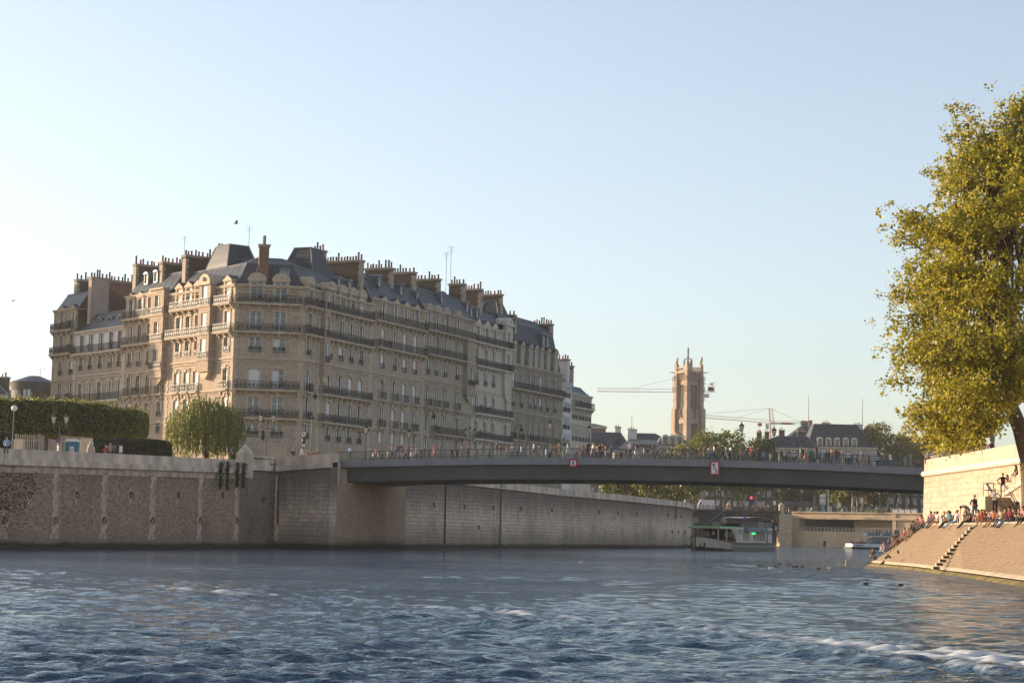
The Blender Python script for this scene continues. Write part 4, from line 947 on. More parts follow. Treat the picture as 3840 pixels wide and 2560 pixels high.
# right bank: sloping cobbled quay, wall, upper terrace
COB = brickmat('sloping_cobbles', (0.335, 0.242, 0.152), (0.265, 0.187, 0.117), (0.211, 0.148, 0.094), .27, .135, .02, uv=True, dirt=.6, bump=.75, dirtcol=(.22, .155, .09), dscale=.9)
QT = M('quay_top_stone', (.42, .34, .24), .9, .15, 1, .2); MOSS = M('moss_and_algae', (.075, .075, .02), .95, .3, 1.1, .5, col2=(.24, .17, .06)); WET = M('wet_stone', (.07, .055, .035), .5, .4, 2.5, .5)
base = [(pw(4300, 2330)[0] - 1, -70),  pw(3840, 2223), pw(3560, 2172), pw(3400, 2147), pw(3236, 2129)]
ztp = 3.55
def topx(D): return 31.4
top = [(31.4, base[0][1]), (31.4, base[1][1]), (31.4, base[2][1]), (31.4, base[3][1]), (31.4, 146)]
endb = [(30.5, 156), (37.5, 163)]; endt = [(33, 151), (36.6, 158)]
rb = struct(MB().mat(COB).poly([(0, 0, -9), (.01, 0, -9), (0, .01, -9)]).build('sloping_quay')); 
b = MB().mat(COB); n0, fr = len(base), .12
B_ = base + endb[:1] + endb[1:]; T_ = top + endt
def lerp3(p, q, f_, z0=0, z1=ztp): return (p[0] + (q[0] - p[0]) * f_, p[1] + (q[1] - p[1]) * f_, z0 + (z1 - z0) * f_)
u = 0
for i in range(len(B_) - 1):
    L_ = (V2(B_[i + 1]) - V2(B_[i])).length
    def row_(f0, f1, mat, push=0.0):
        b.mat(mat); a0, a1, c1, c0 = lerp3(B_[i], T_[i], f0), lerp3(B_[i + 1], T_[i + 1], f0), lerp3(B_[i + 1], T_[i + 1], f1), lerp3(B_[i], T_[i], f1)
        up_ = [(p[0], p[1], p[2] + push) for p in (a0, a1, c1, c0)]
        b.poly(up_, [(u, f0 * 5.4), (u + L_, f0 * 5.4), (u + L_, f1 * 5.4), (u, f1 * 5.4)])
    row_(-.45, .06, WET); row_(.06, .115, MOSS); row_(.115, .165, QT, .06); row_(.165, .965, COB); row_(.965, 1.0, QT)
    u += L_
bpy.data.objects.remove(rb)
struct(b.build('sloping_quay'))
b = MB().mat(QT); b.poly([(x, y, ztp) for x, y in T_] + [(36.8, 158, ztp), (36.8, base[0][1], ztp)]); struct(b.build('quay_pavement'))
# stepped gutter line down the slope
NOTCH = M('painted_notch_shade', (.06, .045, .03), .95, .2, 2)
st_ = thing('slope_steps', 'line of small dark footholds cut diagonally up the sloping quay', 'steps', (0, 0, 0))
p0, p1 = (3506, 2134), (3655, 1972)
for k in range(12):
    f_ = (k + .3) / 12; px, py = p0[0] + (p1[0] - p0[0]) * f_, p0[1] + (p1[1] - p0[1]) * f_
    # intersect the view ray with the slope plane (x from base line to 31.4)
    d = at(px, py, 100) - Vector((0, 0, CAMZ)); best = None
    for s_ in range(400):
        D = 85 + s_ * .15; P = at(px, py, D); xb = 26.4 - (130 - D) * .075 if D < 130 else 26.4
        zs1 = ztp * (P.x - xb) / (31.4 - xb)
        if P.z <= zs1: best = P; break
    if best is None: continue
    s = MB().mat(QT); s.box(-.22, .2, -.2, .2, -.1, .08); s.mat(NOTCH).box(-.2, .16, -.215, -.203, -.05, .07)  # dark front plate paints the notch's shade; nothing is hollowed out
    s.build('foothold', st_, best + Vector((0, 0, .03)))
# big wall of the right bank
RW = brickmat('sunlit_ashlar', (.50, .40, .29), (.41, .325, .23), (.27, .21, .145), 1.15, .46, .016, uv=True, dirt=.6, bump=.5, dirtcol=(.30, .225, .145), dscale=.35, runoff=(6.6, 9.0, .4, (.24, .18, .12)))
rw = thing('quay_wall', 'tall cream stone wall above the right quay, brightly lit by the low sun', 'river wall', (0, 0, 0))
RWP = [(36.35, 176), (36.45, 172), (37.15, 60)]; rzt = zat(3468, 1724, 172)
RWP = [(62, 181), (xat(3466, 172, 1800), 172), (xat(3466, 172, 1800) + .25, -70)]
b = MB().mat(RW)
def strip_r(b, P, zlo, zhi, out=0, lean=.0):
    u = 0
    for i in range(len(P) - 1):
        a, c = V2(P[i]), V2(P[i + 1]); t = (c - a).normalized(); n = Vector((t.y, -t.x)); L_ = (c - a).length
        o1 = n * (out + lean); o2 = n * out
        b.poly([(*(a + o1), zlo), (*(c + o1), zlo), (*(c + o2), zhi), (*(a + o2), zhi)], [(u, zlo), (u + L_, zlo), (u + L_, zhi), (u, zhi)]); u += L_
# plan runs from far to near: outward (towards the water) is -x
strip_r(b, RWP[::1], -1.5, rzt - 1.1, 0, .28); b.build('masonry', rw)
b = MB().mat(M('sunlit_coping', (.45, .36, .26), .9, .18, .7, .3, streak=.6)); parapet(b, RWP, [rzt] * 3, 1.1, .0, .6); b.build('parapet', rw)
b = MB().mat(TRIM3)
for i in range(2):
    a, c = V2(RWP[i]), V2(RWP[i + 1]); t = (c - a).normalized(); n = Vector((t.y, -t.x)); b.tube([(*(a + n * .05), rzt - 1.25), (*(c + n * .05), rzt - 1.25)], .26, 10)
b.build('roll_moulding', rw)
tr = MB().mat(GRD); tr.poly([(RWP[1][0] + .3, -70, rzt - 1.0), (RWP[1][0] + .3, 172, rzt - 1.0), (62, 181, rzt - 1.0), (75, 300, 9.4), (400, 300, 9.4), (400, -70, 9.4)]); struct(tr.build('upper_street'))
# ------------------------------------------------------------------ vegetation
BARK = M('bark', (.11, .075, .05), .95, .3, 2.5, .8, streak=.8); BARKP = M('plane_tree_bark', (.27, .21, .14), .9, .3, 1.6, .3)
LF_POP = leafmat('poplar_leaves', (.11, .14, .012), (.58, .46, .04), .5); LF_PL = leafmat('plane_leaves', (.09, .12, .015), (.27, .25, .03), .38)
LF_PL2 = leafmat('bronzing_plane_leaves', (.11, .11, .02), (.30, .23, .035), .35); LF_DK = leafmat('dark_leaves', (.035, .05, .013), (.12, .13, .025), .25)
LF_LIME = leafmat('lime_leaves', (.025, .04, .012), (.34, .34, .055), .45); LF_WIL = leafmat('willow_leaves', (.08, .11, .02), (.30, .30, .06), .4); LF_HEDGE = leafmat('hedge_leaves', (.012, .022, .008), (.035, .05, .014), .1)
def tree(name, label, cat, group, base, trunk, rt, blobs, n, size, mat, seed=1, bark=None, limbs=10, clump=24, sig=.09, gap=.0, elong=1.1, boughs=0, keep=None):
    'trunk: points in world; blobs: (centre, (rx, ry, rz), weight)'
    r = np.random.default_rng(seed); root = thing(name, label, cat, base, group=group); B0 = Vector(base)
    b = MB().mat(bark or BARK); tp = [Vector(p) - B0 for p in trunk]; b.tube(tp, [rt * (1 - .6 * i / (len(tp) - 1)) for i in range(len(tp))], 9)
    ws = np.array([x[2] for x in blobs], float); ws /= ws.sum(); C_ = []; 
    k = max(3, n // clump)
    which = r.choice(len(blobs), k, p=ws)
    for w_ in which:
        c, (rx, ry, rz), _ = blobs[w_]; v = r.normal(size=3); v /= np.linalg.norm(v); q = r.uniform(.35, 1) ** .5
        C_.append(np.array([c[0] + v[0] * rx * q, c[1] + v[1] * ry * q, c[2] + v[2] * rz * q]))
    C_ = np.array(C_)
    if boughs:                                         # gather the sprays along boughs, leaving hollows between them
        K = C_[r.choice(len(C_), boughs, replace=False)]; axis = np.array([c.x for c in [Vector(trunk[-1])]] + [trunk[-1][1]]); out = []
        for c in K:
            d_ = c - np.array([axis[0], axis[1], c[2] - 3.5]); d_ /= np.linalg.norm(d_); m2 = int(k / boughs * r.uniform(.5, 1.6)); t_ = r.uniform(-2.4, .6, m2)[:, None]
            out.append(c + d_ * t_ + r.normal(size=(m2, 3)) * (.34 + .10 * (1 - t_)) * [1, 1, .7])
        C_ = np.concatenate(out)
    if keep is not None: C_ = C_[C_[:, 2] > np.interp(C_[:, 0], *keep)]
    if gap:                                            # lumps of sky showing through
        ph = r.uniform(0, 6, 3); s_ = 2 * math.pi / gap
        g = np.sin(C_[:, 0] * s_ + ph[0]) + np.sin(C_[:, 1] * s_ * .8 + ph[1]) + np.sin(C_[:, 2] * s_ * 1.1 + ph[2]); C_ = C_[g < 1.2]
    lim = C_[r.choice(len(C_), min(limbs, len(C_)), replace=False)]
    for c in lim:
        c = Vector(c) - B0; i = min(len(tp) - 1, max(1, int(len(tp) * r.uniform(.45, 1)))); s = tp[i]
        m_ = s.lerp(c, .45) + Vector((0, 0, -.06 * (c - s).length)); b.tube([s, m_, c], [rt * .28, rt * .15, rt * .03], 5, False)
        for j in range(2):
            d = C_[r.integers(len(C_))]; d = Vector(d) - B0
            if (d - m_).length < (c - s).length * .9: b.tube([m_, m_.lerp(d, .5), d], [rt * .1, rt * .06, rt * .015], 4, False)
    b.build('trunk', root, smooth=True)
    P = np.repeat(C_, clump, 0); mean_r = np.mean([sum(x[1]) / 3 for x in blobs]); P = P + r.normal(size=P.shape) * mean_r * sig * np.repeat(r.uniform(.6, 1.5, len(C_)), clump)[:, None]
    P -= np.array(B0); ob('crown', leaves_mesh('crown', P, size, mat, r=r, elong=elong), root); return root

# the big tree on the right quay
D_ = 125.0
def ray_pt(px, py, D=D_): return tuple(at(px, py, D))
prof = [(365, 3850), (430, 3760), (520, 3670), (600, 3590), (700, 3450), (800, 3360), (950, 3322), (1100, 3312), (1250, 3320), (1380, 3330), (1480, 3365), (1570, 3415), (1650, 3490)]
blobs = []; r_ = random.Random(4)
for py, px in prof:
    axis = 3905
    for a in range(7):
        th = math.pi * (a / 6) - math.pi / 2        # from towards the camera round by the left to the back
        R_ = (axis - px) / 58.4; br_ = max(1.0, min(2.3, R_ * .27)); rr_ = max(0, R_ - br_ * .95)
        c = at(axis, py, D_); blobs.append(((c.x - rr_ * math.cos(th), D_ - rr_ * math.sin(th) * .8, c.z + r_.uniform(-.5, .5)), (br_, br_, br_ * .9), br_ ** 2))
    if px < 3600:
        for q in (.5, .72):
            c = at(axis - (axis - px) * q, py, D_); blobs.append(((c.x, D_ + r_.uniform(-4, 4), c.z), (2.2, 2.4, 1.7), 3.2))
for px, py in ((3650, 480), (3760, 430), (3830, 385), (3700, 570), (3780, 520), (3640, 640), (3820, 620)): blobs.append((tuple(at(px, py, D_)), (1.6, 2.2, 1.4), 3.0))
for px, py in ((3520, 1640), (3600, 1660), (3680, 1600), (3740, 1650), (3450, 1600), (3560, 1560), (3640, 1540)): blobs.append((tuple(at(px, py, D_)), (1.2, 2.2, .8), 2.0))
for px, py in ((3560, 400), (3520, 470), (3720, 345), (3300, 760), (3282, 830), (3285, 1040), (3290, 1130), (3295, 1330), (3300, 1410), (3350, 620)):  blobs.append((tuple(at(px + 30, py + 15, D_)), (.55, .6, .55), .35))
tb = at(3872, 1905, D_); tb.z = ztp
_kp = [at(a, b_, D_) for a, b_ in ((3200, 1560), (3330, 1560), (3420, 1640), (3540, 1715), (3620, 1700), (3690, 1640), (3740, 1560), (3790, 1490), (3960, 1470))]; _keep = ([p_.x for p_ in _kp], [p_.z + .3 for p_ in _kp])
trunk_ = [(tb.x, D_, ztp - .1), ray_pt(3858, 1724), ray_pt(3828, 1610), ray_pt(3795, 1530), ray_pt(3770, 1350), ray_pt(3760, 1100), ray_pt(3790, 800), ray_pt(3820, 520)]
tree('poplar_tree', 'tall golden-green leafy tree filling the right edge, its leaning trunk on the quay', 'tree', None, (tb.x, D_, ztp), trunk_, .62, blobs, 165000, .185, LF_POP, 11, limbs=60, clump=16, sig=.10, gap=4.6, boughs=480, keep=_keep)

# willow
def willow():
    base = at(770, 1730, 208); base.z = 9.0; c = at(768, 1560, 208); r = np.random.default_rng(9); root = thing('willow_tree', 'weeping willow behind the left river wall, in front of the sunlit corner house', 'tree', base)
    b = MB().mat(BARK); b.tube([(0, 0, -.3), (.2, 0, 2), (-.2, .2, 4.4)], [.32, .26, .2], 8)
    P = []
    zt = zat(768, 1475, 208)
    for k in range(430):
        th = r.uniform(0, 2 * math.pi); q = r.uniform(.05, 1) ** .55; rx = 4.0 * q
        x, y = rx * math.cos(th) * (1.05 if math.cos(th) > 0 else 1.1), rx * math.sin(th) * .9; top_ = (zt - base.z) * (1 - .36 * q ** 2.2) - r.uniform(0, 1.1); low = max(.3, r.uniform(-.1, 1.6) + (1 - q) * .8)
        if r.random() < .35: low += r.uniform(0, 3.5)
        n = int((top_ - low) / .075)
        if n < 2: continue
        z = np.linspace(top_, low, n); sway = r.normal() * .25
        P.append(np.stack([x + sway * (top_ - z) / 6 + r.normal(size=n) * .05, y + r.normal(size=n) * .05, z], 1))
        if k % 9 == 0: b.tube([(-.2, .2, 4.2), (x * .5, y * .5, top_ + .2), (x, y, top_)], [.07, .04, .015], 4, False)
    b.build('trunk', root, smooth=True); P = np.concatenate(P); ob('crown', leaves_mesh('crown', P, .13, LF_WIL, up=.65, r=r, elong=2.3), root)
willow()

# clipped lime trees on the terrace
def box_tree(px0, px1, yt0, yt1, ybot, D, thick, label, seed, mat=LF_LIME, n=9000, size=.16, tr_=True, name='lime_tree', group='clipped lime trees on the terrace', gz=7.9, cat='tree'):
    r = np.random.default_rng(seed); a, c = at(px0, ybot, D), at(px1, ybot, D); zt = (zat(px0, yt0, D) + zat(px1, yt1, D)) / 2; w_ = c.x - a.x; zb = a.z; xm = (a.x + c.x) / 2; base = (xm, D, gz)
    root = thing(name, label, cat, base, group=group); h = zt - zb
    if tr_: b = MB().mat(BARK); b.tube([(0, 0, -.2), (.05, 0, zb - gz), (0, 0, zb - gz + h * .6)], [.16, .14, .05], 7); b.tube([(0, 0, zb - gz), (w_ * .3, 0, zb - gz + h * .5)], [.08, .02], 5); b.tube([(0, 0, zb - gz), (-w_ * .3, 0, zb - gz + h * .5)], [.08, .02], 5); b.build('trunk', root)
    u = r.uniform(-1, 1, (n, 3)); ax = r.integers(0, 4, n); m_ = ax < 3                                  # three in four leaves near a face
    idx = np.array([0, 1, 2])[ax % 3]; val = np.where(r.random(n) < .5, -1, 1) * (1 - np.abs(r.normal(size=n)) * .07); u[m_, idx[m_]] = val[m_]
    p = 5.0; nr = (np.abs(u) ** p).sum(1) ** (1 / p); u = u / np.maximum(nr, .97)[:, None]
    lump = .07 * np.sin(u[:, 0] * 7 + seed) * np.sin(u[:, 2] * 6 + u[:, 1] * 5)
    P = np.stack([u[:, 0] * w_ / 2 * 1.04, u[:, 1] * thick / 2 * (1 + lump), zb - gz + h / 2 + u[:, 2] * h / 2 * (1 + .5 * lump)], 1)
    if name == 'lime_tree':                               # shoots along the clipped top
        k = n // 14; s = np.stack([r.uniform(-w_ / 2, w_ / 2, k), r.uniform(-thick / 2, thick / 2, k) * .9, np.full(k, zt - gz)], 1); s[:, 2] += np.abs(r.normal(size=k)) * .17 * (1 + np.sin(s[:, 0] * 5.0) * .8); P = np.concatenate([P, s])
    ob('crown', leaves_mesh('crown', P, size, mat, r=r), root); return root
for i, (p0, p1, t0, t1, nm) in enumerate(((-70, 60, 1501, 1502, 'clipped lime tree at the left edge of the photo, behind the globe lamp'), (60, 175, 1503, 1505, 'clipped lime tree with sunlit shoots, second from the left edge'), (175, 295, 1506, 1512, 'clipped lime tree behind the double lantern, middle of the row'), (295, 415, 1513, 1522, 'clipped lime tree above the portable toilet and fence, fourth in the row'), (415, 540, 1530, 1548, 'clipped lime tree with a rounded end, nearest the tall houses'))):
    box_tree(p0, p1, t0, t1, 1645 if i < 3 else 1640, 199 + i, 7, nm, 40 + i)
box_tree(-60, 42, 1617, 1617, 1720, 176, 3, 'low dark hedge block at the left edge below the globe lamp', 51, LF_HEDGE, 5000, .13, False, 'clipped_hedge', None, 7.6, 'hedge')
box_tree(352, 634, 1640, 1652, 1735, 193, 3.2, 'long dark clipped hedge on the terrace left of the willow', 52, LF_HEDGE, 16000, .13, False, 'clipped_hedge', None, 8.0, 'hedge')
# solid hearts, inner shade painted near black, so the clipped blocks look dense
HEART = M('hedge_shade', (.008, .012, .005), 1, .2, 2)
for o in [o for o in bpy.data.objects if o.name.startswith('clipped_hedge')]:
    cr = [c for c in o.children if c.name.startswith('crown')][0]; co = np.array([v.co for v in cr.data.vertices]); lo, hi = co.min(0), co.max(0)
    MB().mat(HEART).box(lo[0] + .35, hi[0] - .35, lo[1] + .35, hi[1] - .35, -.3, hi[2] - .3).build('shade_core', o)
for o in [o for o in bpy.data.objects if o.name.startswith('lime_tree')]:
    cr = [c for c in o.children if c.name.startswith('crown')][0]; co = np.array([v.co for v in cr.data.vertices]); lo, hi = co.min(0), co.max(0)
    MB().mat(HEART).box(lo[0] + .5, hi[0] - .5, lo[1] + .8, hi[1] - .8, lo[2] + .6, hi[2] - 1.0).build('shade_core', o)
# far plane trees
def plane(px, ytop, ybot, hw, D, label, seed, mat=LF_PL, ybase=None, group='plane trees along the far embankment', n=5200, lean=0, size=.62, gz=None):
    c = at(px, (ytop + ybot) / 2, D); s = FPX / D; rz = (ybot - ytop) / 2 / s; rx = hw / s; gz = gz if gz is not None else zat(px, ybase or 1915, D)
    r = random.Random(seed); bl = [((c.x, D, c.z), (rx * .8, rx * .7, rz * .82), 2.4)]
    for k in range(11):
        th = r.uniform(0, 6.28); ph = r.uniform(-.9, 1.1); q = .62
        bl.append(((c.x + rx * q * math.cos(th) * math.cos(ph), D + rx * q * math.sin(th) * math.cos(ph), c.z + rz * q * math.sin(ph)), (rx * .42, rx * .42, rz * .36), 1))
    tx = c.x + lean
    return tree('plane_tree', label, 'tree', group, (tx, D, gz), [(tx, D, gz - .2), (tx + .1 - lean * .3, D, gz + (c.z - gz) * .5), (c.x, D, c.z)], .42, bl, n, size, mat, seed, BARKP, 9, 18, .13, 0)
gl = 'plane trees beyond the footbridge'
for i, a in enumerate(((2470, 1680, 1890, 105, 505, 'small bright plane tree seen over the bridge rail, left of the stone tower foot', LF_PL), (2590, 1640, 1905, 130, 500, 'bright green plane tree right in front of the stone tower foot', LF_PL), (2720, 1592, 1895, 140, 512, 'large plane tree just right of the stone tower, behind the bridge lamp', LF_PL), (2835, 1618, 1880, 90, 520, 'darker plane tree right of the large one, behind the bridge lamps', LF_DK),
        (2330, 1770, 1915, 75, 520, 'plane tree seen under the bridge just above the receding wall', LF_PL), (2415, 1750, 1920, 80, 518, 'yellow-green plane tree under the bridge, second from the left', LF_PL), (2510, 1760, 1925, 80, 530, 'plane tree under the bridge beside the far wall end', LF_PL2),
        (3145, 1690, 1890, 60, 640, 'low plane tree at the right of the big slate roof', LF_DK), (3215, 1665, 1860, 75, 642, 'rounded plane tree before the right end of the slate roof', LF_PL), (3295, 1562, 1860, 92, 630, 'tall plane tree with bronzing leaves right of the slate roof', LF_PL2), (3400, 1572, 1855, 98, 634, 'tall plane tree beside the big poplar, bronze and green', LF_PL2), (3490, 1600, 1855, 85, 640, 'plane tree partly hidden behind the poplar and the right wall', LF_DK),
        (3160, 1835, 1905, 45, 612, 'drooping plane branches just under the bridge, left of the pale trunks', LF_PL), (3290, 1835, 1900, 50, 615, 'plane crown hanging just under the bridge between two pale trunks', LF_PL2), (3055, 1790, 1900, 60, 660, 'dark plane tree in shade under the bridge, behind the road signs', LF_DK), (2960, 1795, 1905, 60, 665, 'dark plane tree in shade under the bridge, behind the street lamps', LF_DK), (2800, 1795, 1890, 60, 650, 'dark plane tree in shade under the bridge, behind the flag', LF_DK))):
    plane(a[0], a[1], a[2], a[3], a[4], a[5], 60 + i, a[6], group=gl if i < 4 else None, n=12000 if i < 12 else 5000, gz=9.5)
for px, yb, lean, lab in ((3197, 1916, 0, 'pale plane trunk under the bridge, leftmost of four'), (3242, 1912, -1.2, 'pale plane trunk under the bridge, second of four'), (3343, 1914, -2.2, 'pale plane trunk under the bridge, third of four'), (3388, 1912, -3.6, 'pale leaning plane trunk under the bridge nearest the right wall')):
    plane(px - lean * 4, 1770, 1868, 42, 606, lab, 90 + px, LF_PL, group='plane trees behind the far embankment wall', n=4500, lean=lean, gz=zat(px, yb, 606))
plane(3620, 1560, 1700, 45, 260, 'slender tree standing on the street above the sunlit right wall', 131, LF_DK, group=None, n=2500, size=.3, gz=9.3); plane(3720, 1540, 1680, 40, 250, 'second slender tree above the sunlit right wall, behind the poplar', 132, LF_DK, group=None, n=2500, size=.3, gz=9.3)

# ------------------------------------------------------------------ people
SKIN = M('skin', (.48, .27, .18), .6, .1, 3); SKIN2 = M('tanned_skin', (.33, .175, .11), .6, .1, 3); SHOE = M('dark_shoe', (.03, .025, .022), .6, .2, 4)
CL = {'white': (.62, .61, .60), 'black': (.013, .013, .015), 'navy': (.02, .028, .065), 'pale blue': (.32, .42, .55), 'blue': (.07, .13, .30), 'red': (.32, .03, .04), 'pink': (.45, .20, .22), 'salmon': (.40, .18, .14), 'purple': (.16, .09, .26), 'green': (.03, .22, .12), 'teal': (.04, .24, .25), 'grey': (.16, .16, .165), 'beige': (.40, .31, .21), 'brown': (.12, .07, .04), 'denim': (.07, .12, .21), 'orange': (.38, .15, .06), 'yellow': (.55, .42, .08), 'maroon': (.16, .02, .035), 'khaki': (.22, .18, .10)}
CLM = {k: M('cloth_' + k.replace(' ', '_'), v, .85, .12, 4, .1) for k, v in CL.items()}
HAIR = {'dark': M('dark_hair', (.018, .012, .009), .5, .3, 8), 'brown': M('brown_hair', (.07, .035, .018), .5, .3, 8), 'blond': M('blond_hair', (.42, .27, .11), .5, .2, 8), 'auburn': M('auburn_hair', (.20, .06, .025), .5, .2, 8), 'grey': M('grey_hair', (.3, .29, .28), .6, .1, 8)}
BASE = dict(pelvis=(0, 0, .95), waist=(0, 0, 1.12), chest=(0, 0, 1.34), neck=(0, 0, 1.50), head=(0, -.015, 1.62), crown=(0, -.005, 1.70), nose=(0, -.10, 1.605))
def mk(**kw):
    d = dict(BASE)
    for s, x in (('l', 1), ('r', -1)):
        d['sh' + s] = (.19 * x, 0, 1.43); d['el' + s] = (.25 * x, .02, 1.14); d['wr' + s] = (.25 * x, -.06, .89); d['hp' + s] = (.095 * x, 0, .9); d['kn' + s] = (.105 * x, -.02, .50); d['an' + s] = (.11 * x, .02, .09); d['to' + s] = (.13 * x, -.16, .035)
    d.update(kw); return d
def shift(d, names, v):
    for n in names: d[n] = tuple(a + b_ for a, b_ in zip(d[n], v))
    return d
UPB = ['waist', 'chest', 'neck', 'head', 'crown', 'nose', 'shl', 'shr', 'ell', 'elr', 'wrl', 'wrr']
POSES = {
 'standing': mk(),
 'standing with folded arms': mk(wrl=(-.06, -.22, 1.20), wrr=(.06, -.24, 1.16), ell=(.27, -.05, 1.16), elr=(-.27, -.05, 1.16)),
 'walking': mk(knl=(.1, -.22, .52), anl=(.1, -.36, .12), tol=(.12, -.52, .08), knr=(-.1, .10, .50), anr=(-.1, .38, .14), tor=(-.12, .26, .035), wrl=(.25, .14, .92), wrr=(-.26, -.26, .98), elr=(-.25, -.06, 1.14)),
 'striding': mk(knl=(.1, .12, .50), anl=(.1, .34, .12), tol=(.12, .2, .03), knr=(-.1, -.2, .53), anr=(-.1, -.28, .1), tor=(-.12, -.44, .06), wrl=(.25, -.24, 1.0), ell=(.25, -.03, 1.14)),
 'leaning on the rail': mk(wrl=(.2, -.42, 1.08), wrr=(-.2, -.42, 1.08), ell=(.27, -.2, 1.12), elr=(-.27, -.2, 1.12), chest=(0, -.08, 1.33), neck=(0, -.13, 1.48), head=(0, -.18, 1.58), crown=(0, -.17, 1.67), nose=(0, -.27, 1.56), shl=(.19, -.11, 1.40), shr=(-.19, -.11, 1.40)),
 'hands on hips': mk(ell=(.40, .08, 1.18), elr=(-.40, .08, 1.18), wrl=(.19, -.02, 1.02), wrr=(-.19, -.02, 1.02)),
 'holding something': mk(ell=(.27, -.03, 1.15), elr=(-.27, -.03, 1.15), wrl=(.08, -.28, 1.12), wrr=(-.08, -.28, 1.14)),
 'bending forward': mk(waist=(0, -.1, 1.08), chest=(0, -.36, 1.14), neck=(0, -.50, 1.10), head=(0, -.60, 1.05), crown=(0, -.67, 1.03), nose=(0, -.63, .96), shl=(.19, -.44, 1.13), shr=(-.19, -.44, 1.13), ell=(.22, -.48, .86), elr=(-.22, -.48, .86), wrl=(.15, -.55, .62), wrr=(-.15, -.55, .62)),
}
def sit(lean, kn, an, to, arms, tw=0):
    l = lean; d = dict(pelvis=(0, 0, .13), waist=(0, l * .3, .30), chest=(0, l * .75, .52), neck=(0, l, .68), head=(0, l * 1.02 - .03, .79), crown=(0, l * 1.0 - .02, .88), nose=(0, l * 1.02 - .12, .775))
    for s, x in (('l', 1), ('r', -1)):
        d['sh' + s] = (.19 * x, l * .85, .60); d['hp' + s] = (.1 * x, -.02, .11); d['kn' + s] = (kn[0] * x, kn[1], kn[2]); d['an' + s] = (an[0] * x, an[1], an[2]); d['to' + s] = (to[0] * x, to[1], to[2]); d['el' + s] = (arms[0][0] * x, arms[0][1], arms[0][2]); d['wr' + s] = (arms[1][0] * x, arms[1][1], arms[1][2])
    return d
POSES['sitting with legs down the slope'] = sit(-.06, (.12, -.42, .10), (.12, -.74, -.29), (.14, -.90, -.36), ((.26, -.10, .36), (.14, -.32, .20)))
POSES['sitting hugging knees'] = sit(-.12, (.13, -.36, .48), (.12, -.50, .06), (.14, -.64, .02), ((.27, -.26, .40), (.04, -.46, .34)))
POSES['sitting leaning back'] = sit(.16, (.12, -.44, .03), (.12, -.80, -.34), (.14, -.93, -.27), ((.28, .26, .34), (.28, .34, .04)))
POSES['sitting hunched over'] = sit(-.24, (.14, -.40, .16), (.13, -.66, -.24), (.15, -.82, -.32), ((.27, -.26, .36), (.1, -.44, .26)))
POSES['sitting on the wall'] = sit(-.10, (.12, -.44, .15), (.12, -.50, -.30), (.14, -.64, -.38), ((.26, -.12, .38), (.12, -.34, .22)))
RAD = dict(pelvis=(.155, .115), waist=(.135, .10), chest=(.165, .11), neck=(.055, .06), head=(.082, .10), crown=(.06, .075), nose=(.022, .022))
for s in 'lr':
    RAD.update({'sh' + s: (.06, .06), 'el' + s: (.043, .043), 'wr' + s: (.028, .032), 'hp' + s: (.092, .095), 'kn' + s: (.06, .063), 'an' + s: (.042, .045), 'to' + s: (.035, .03)})
BONES = [('pelvis', 'waist', 1), ('waist', 'chest', 1), ('chest', 'neck', 1), ('neck', 'head', 0), ('head', 'crown', 0), ('head', 'nose', 0)]
for s in 'lr': BONES += [('chest', 'sh' + s, 1), ('sh' + s, 'el' + s, 1), ('el' + s, 'wr' + s, 0), ('pelvis', 'hp' + s, 2), ('hp' + s, 'kn' + s, 2), ('kn' + s, 'an' + s, 2), ('an' + s, 'to' + s, 3)]
PM = {}
tmp = []
for nm, d in POSES.items():
    names = list(RAD); V = [d[k] for k in names]; E = [(names.index(a), names.index(b_)) for a, b_, _ in BONES]; Rr = [RAD[k] for k in names]
    segs = [(Vector(d[a]), Vector(d[b_]), m_) for a, b_, m_ in BONES]
    for s, x in (('l', 1), ('r', -1)):                 # palm, four fingers, thumb
        w0, e0 = Vector(d['wr' + s]), Vector(d['el' + s]); f_ = (w0 - e0).normalized(); side = Vector((0, -1, 0)) if abs(f_.y) < .8 else Vector((-x, 0, 0)); side = (side - f_ * side.dot(f_)).normalized(); fl = f_.cross(side) * x
        pi = len(V); pal = w0 + f_ * .065; V.append(tuple(pal)); Rr.append((.034, .018)); E.append((names.index('wr' + s), pi)); segs.append((w0, pal + f_ * .1, 0))
        for j, ln in enumerate((.068, .078, .072, .056)):
            k0 = pal + f_ * .035 + side * (.030 - .020 * j); k1 = k0 + f_ * ln * .5 + fl * .008; k2 = k1 + f_ * ln * .42 + fl * .03; n0 = len(V)
            for q in (k0, k1, k2): V.append(tuple(q)); Rr.append((.0088, .0088))
            E += [(pi, n0), (n0, n0 + 1), (n0 + 1, n0 + 2)]
        t1 = pal + side * .045 - f_ * .02; t2 = t1 + side * .02 + f_ * .035; n0 = len(V); V += [tuple(t1), tuple(t2)]; Rr += [(.011, .011), (.0095, .0095)]; E += [(pi, n0), (n0, n0 + 1)]
    me = bpy.data.meshes.new('p_' + nm); me.from_pydata(V, E, []); o = bpy.data.objects.new('tmp', me); COL.objects.link(o)
    md = o.modifiers.new('skin', 'SKIN'); md.use_smooth_shade = True
    for v, r2 in zip(me.skin_vertices[0].data if me.skin_vertices else [], Rr): v.radius = r2
    tmp.append((nm, o, Rr, segs))
bpy.context.view_layer.update()
for nm, o, Rr, segs in tmp:
    if not o.data.skin_vertices: 
        raise RuntimeError('no skin layer')
    o.data.skin_vertices[0].data[0].use_root = True
    ss = o.modifiers.new('sub', 'SUBSURF'); ss.levels = 1; ss.render_levels = 1
dg = bpy.context.evaluated_depsgraph_get(); dg.update()
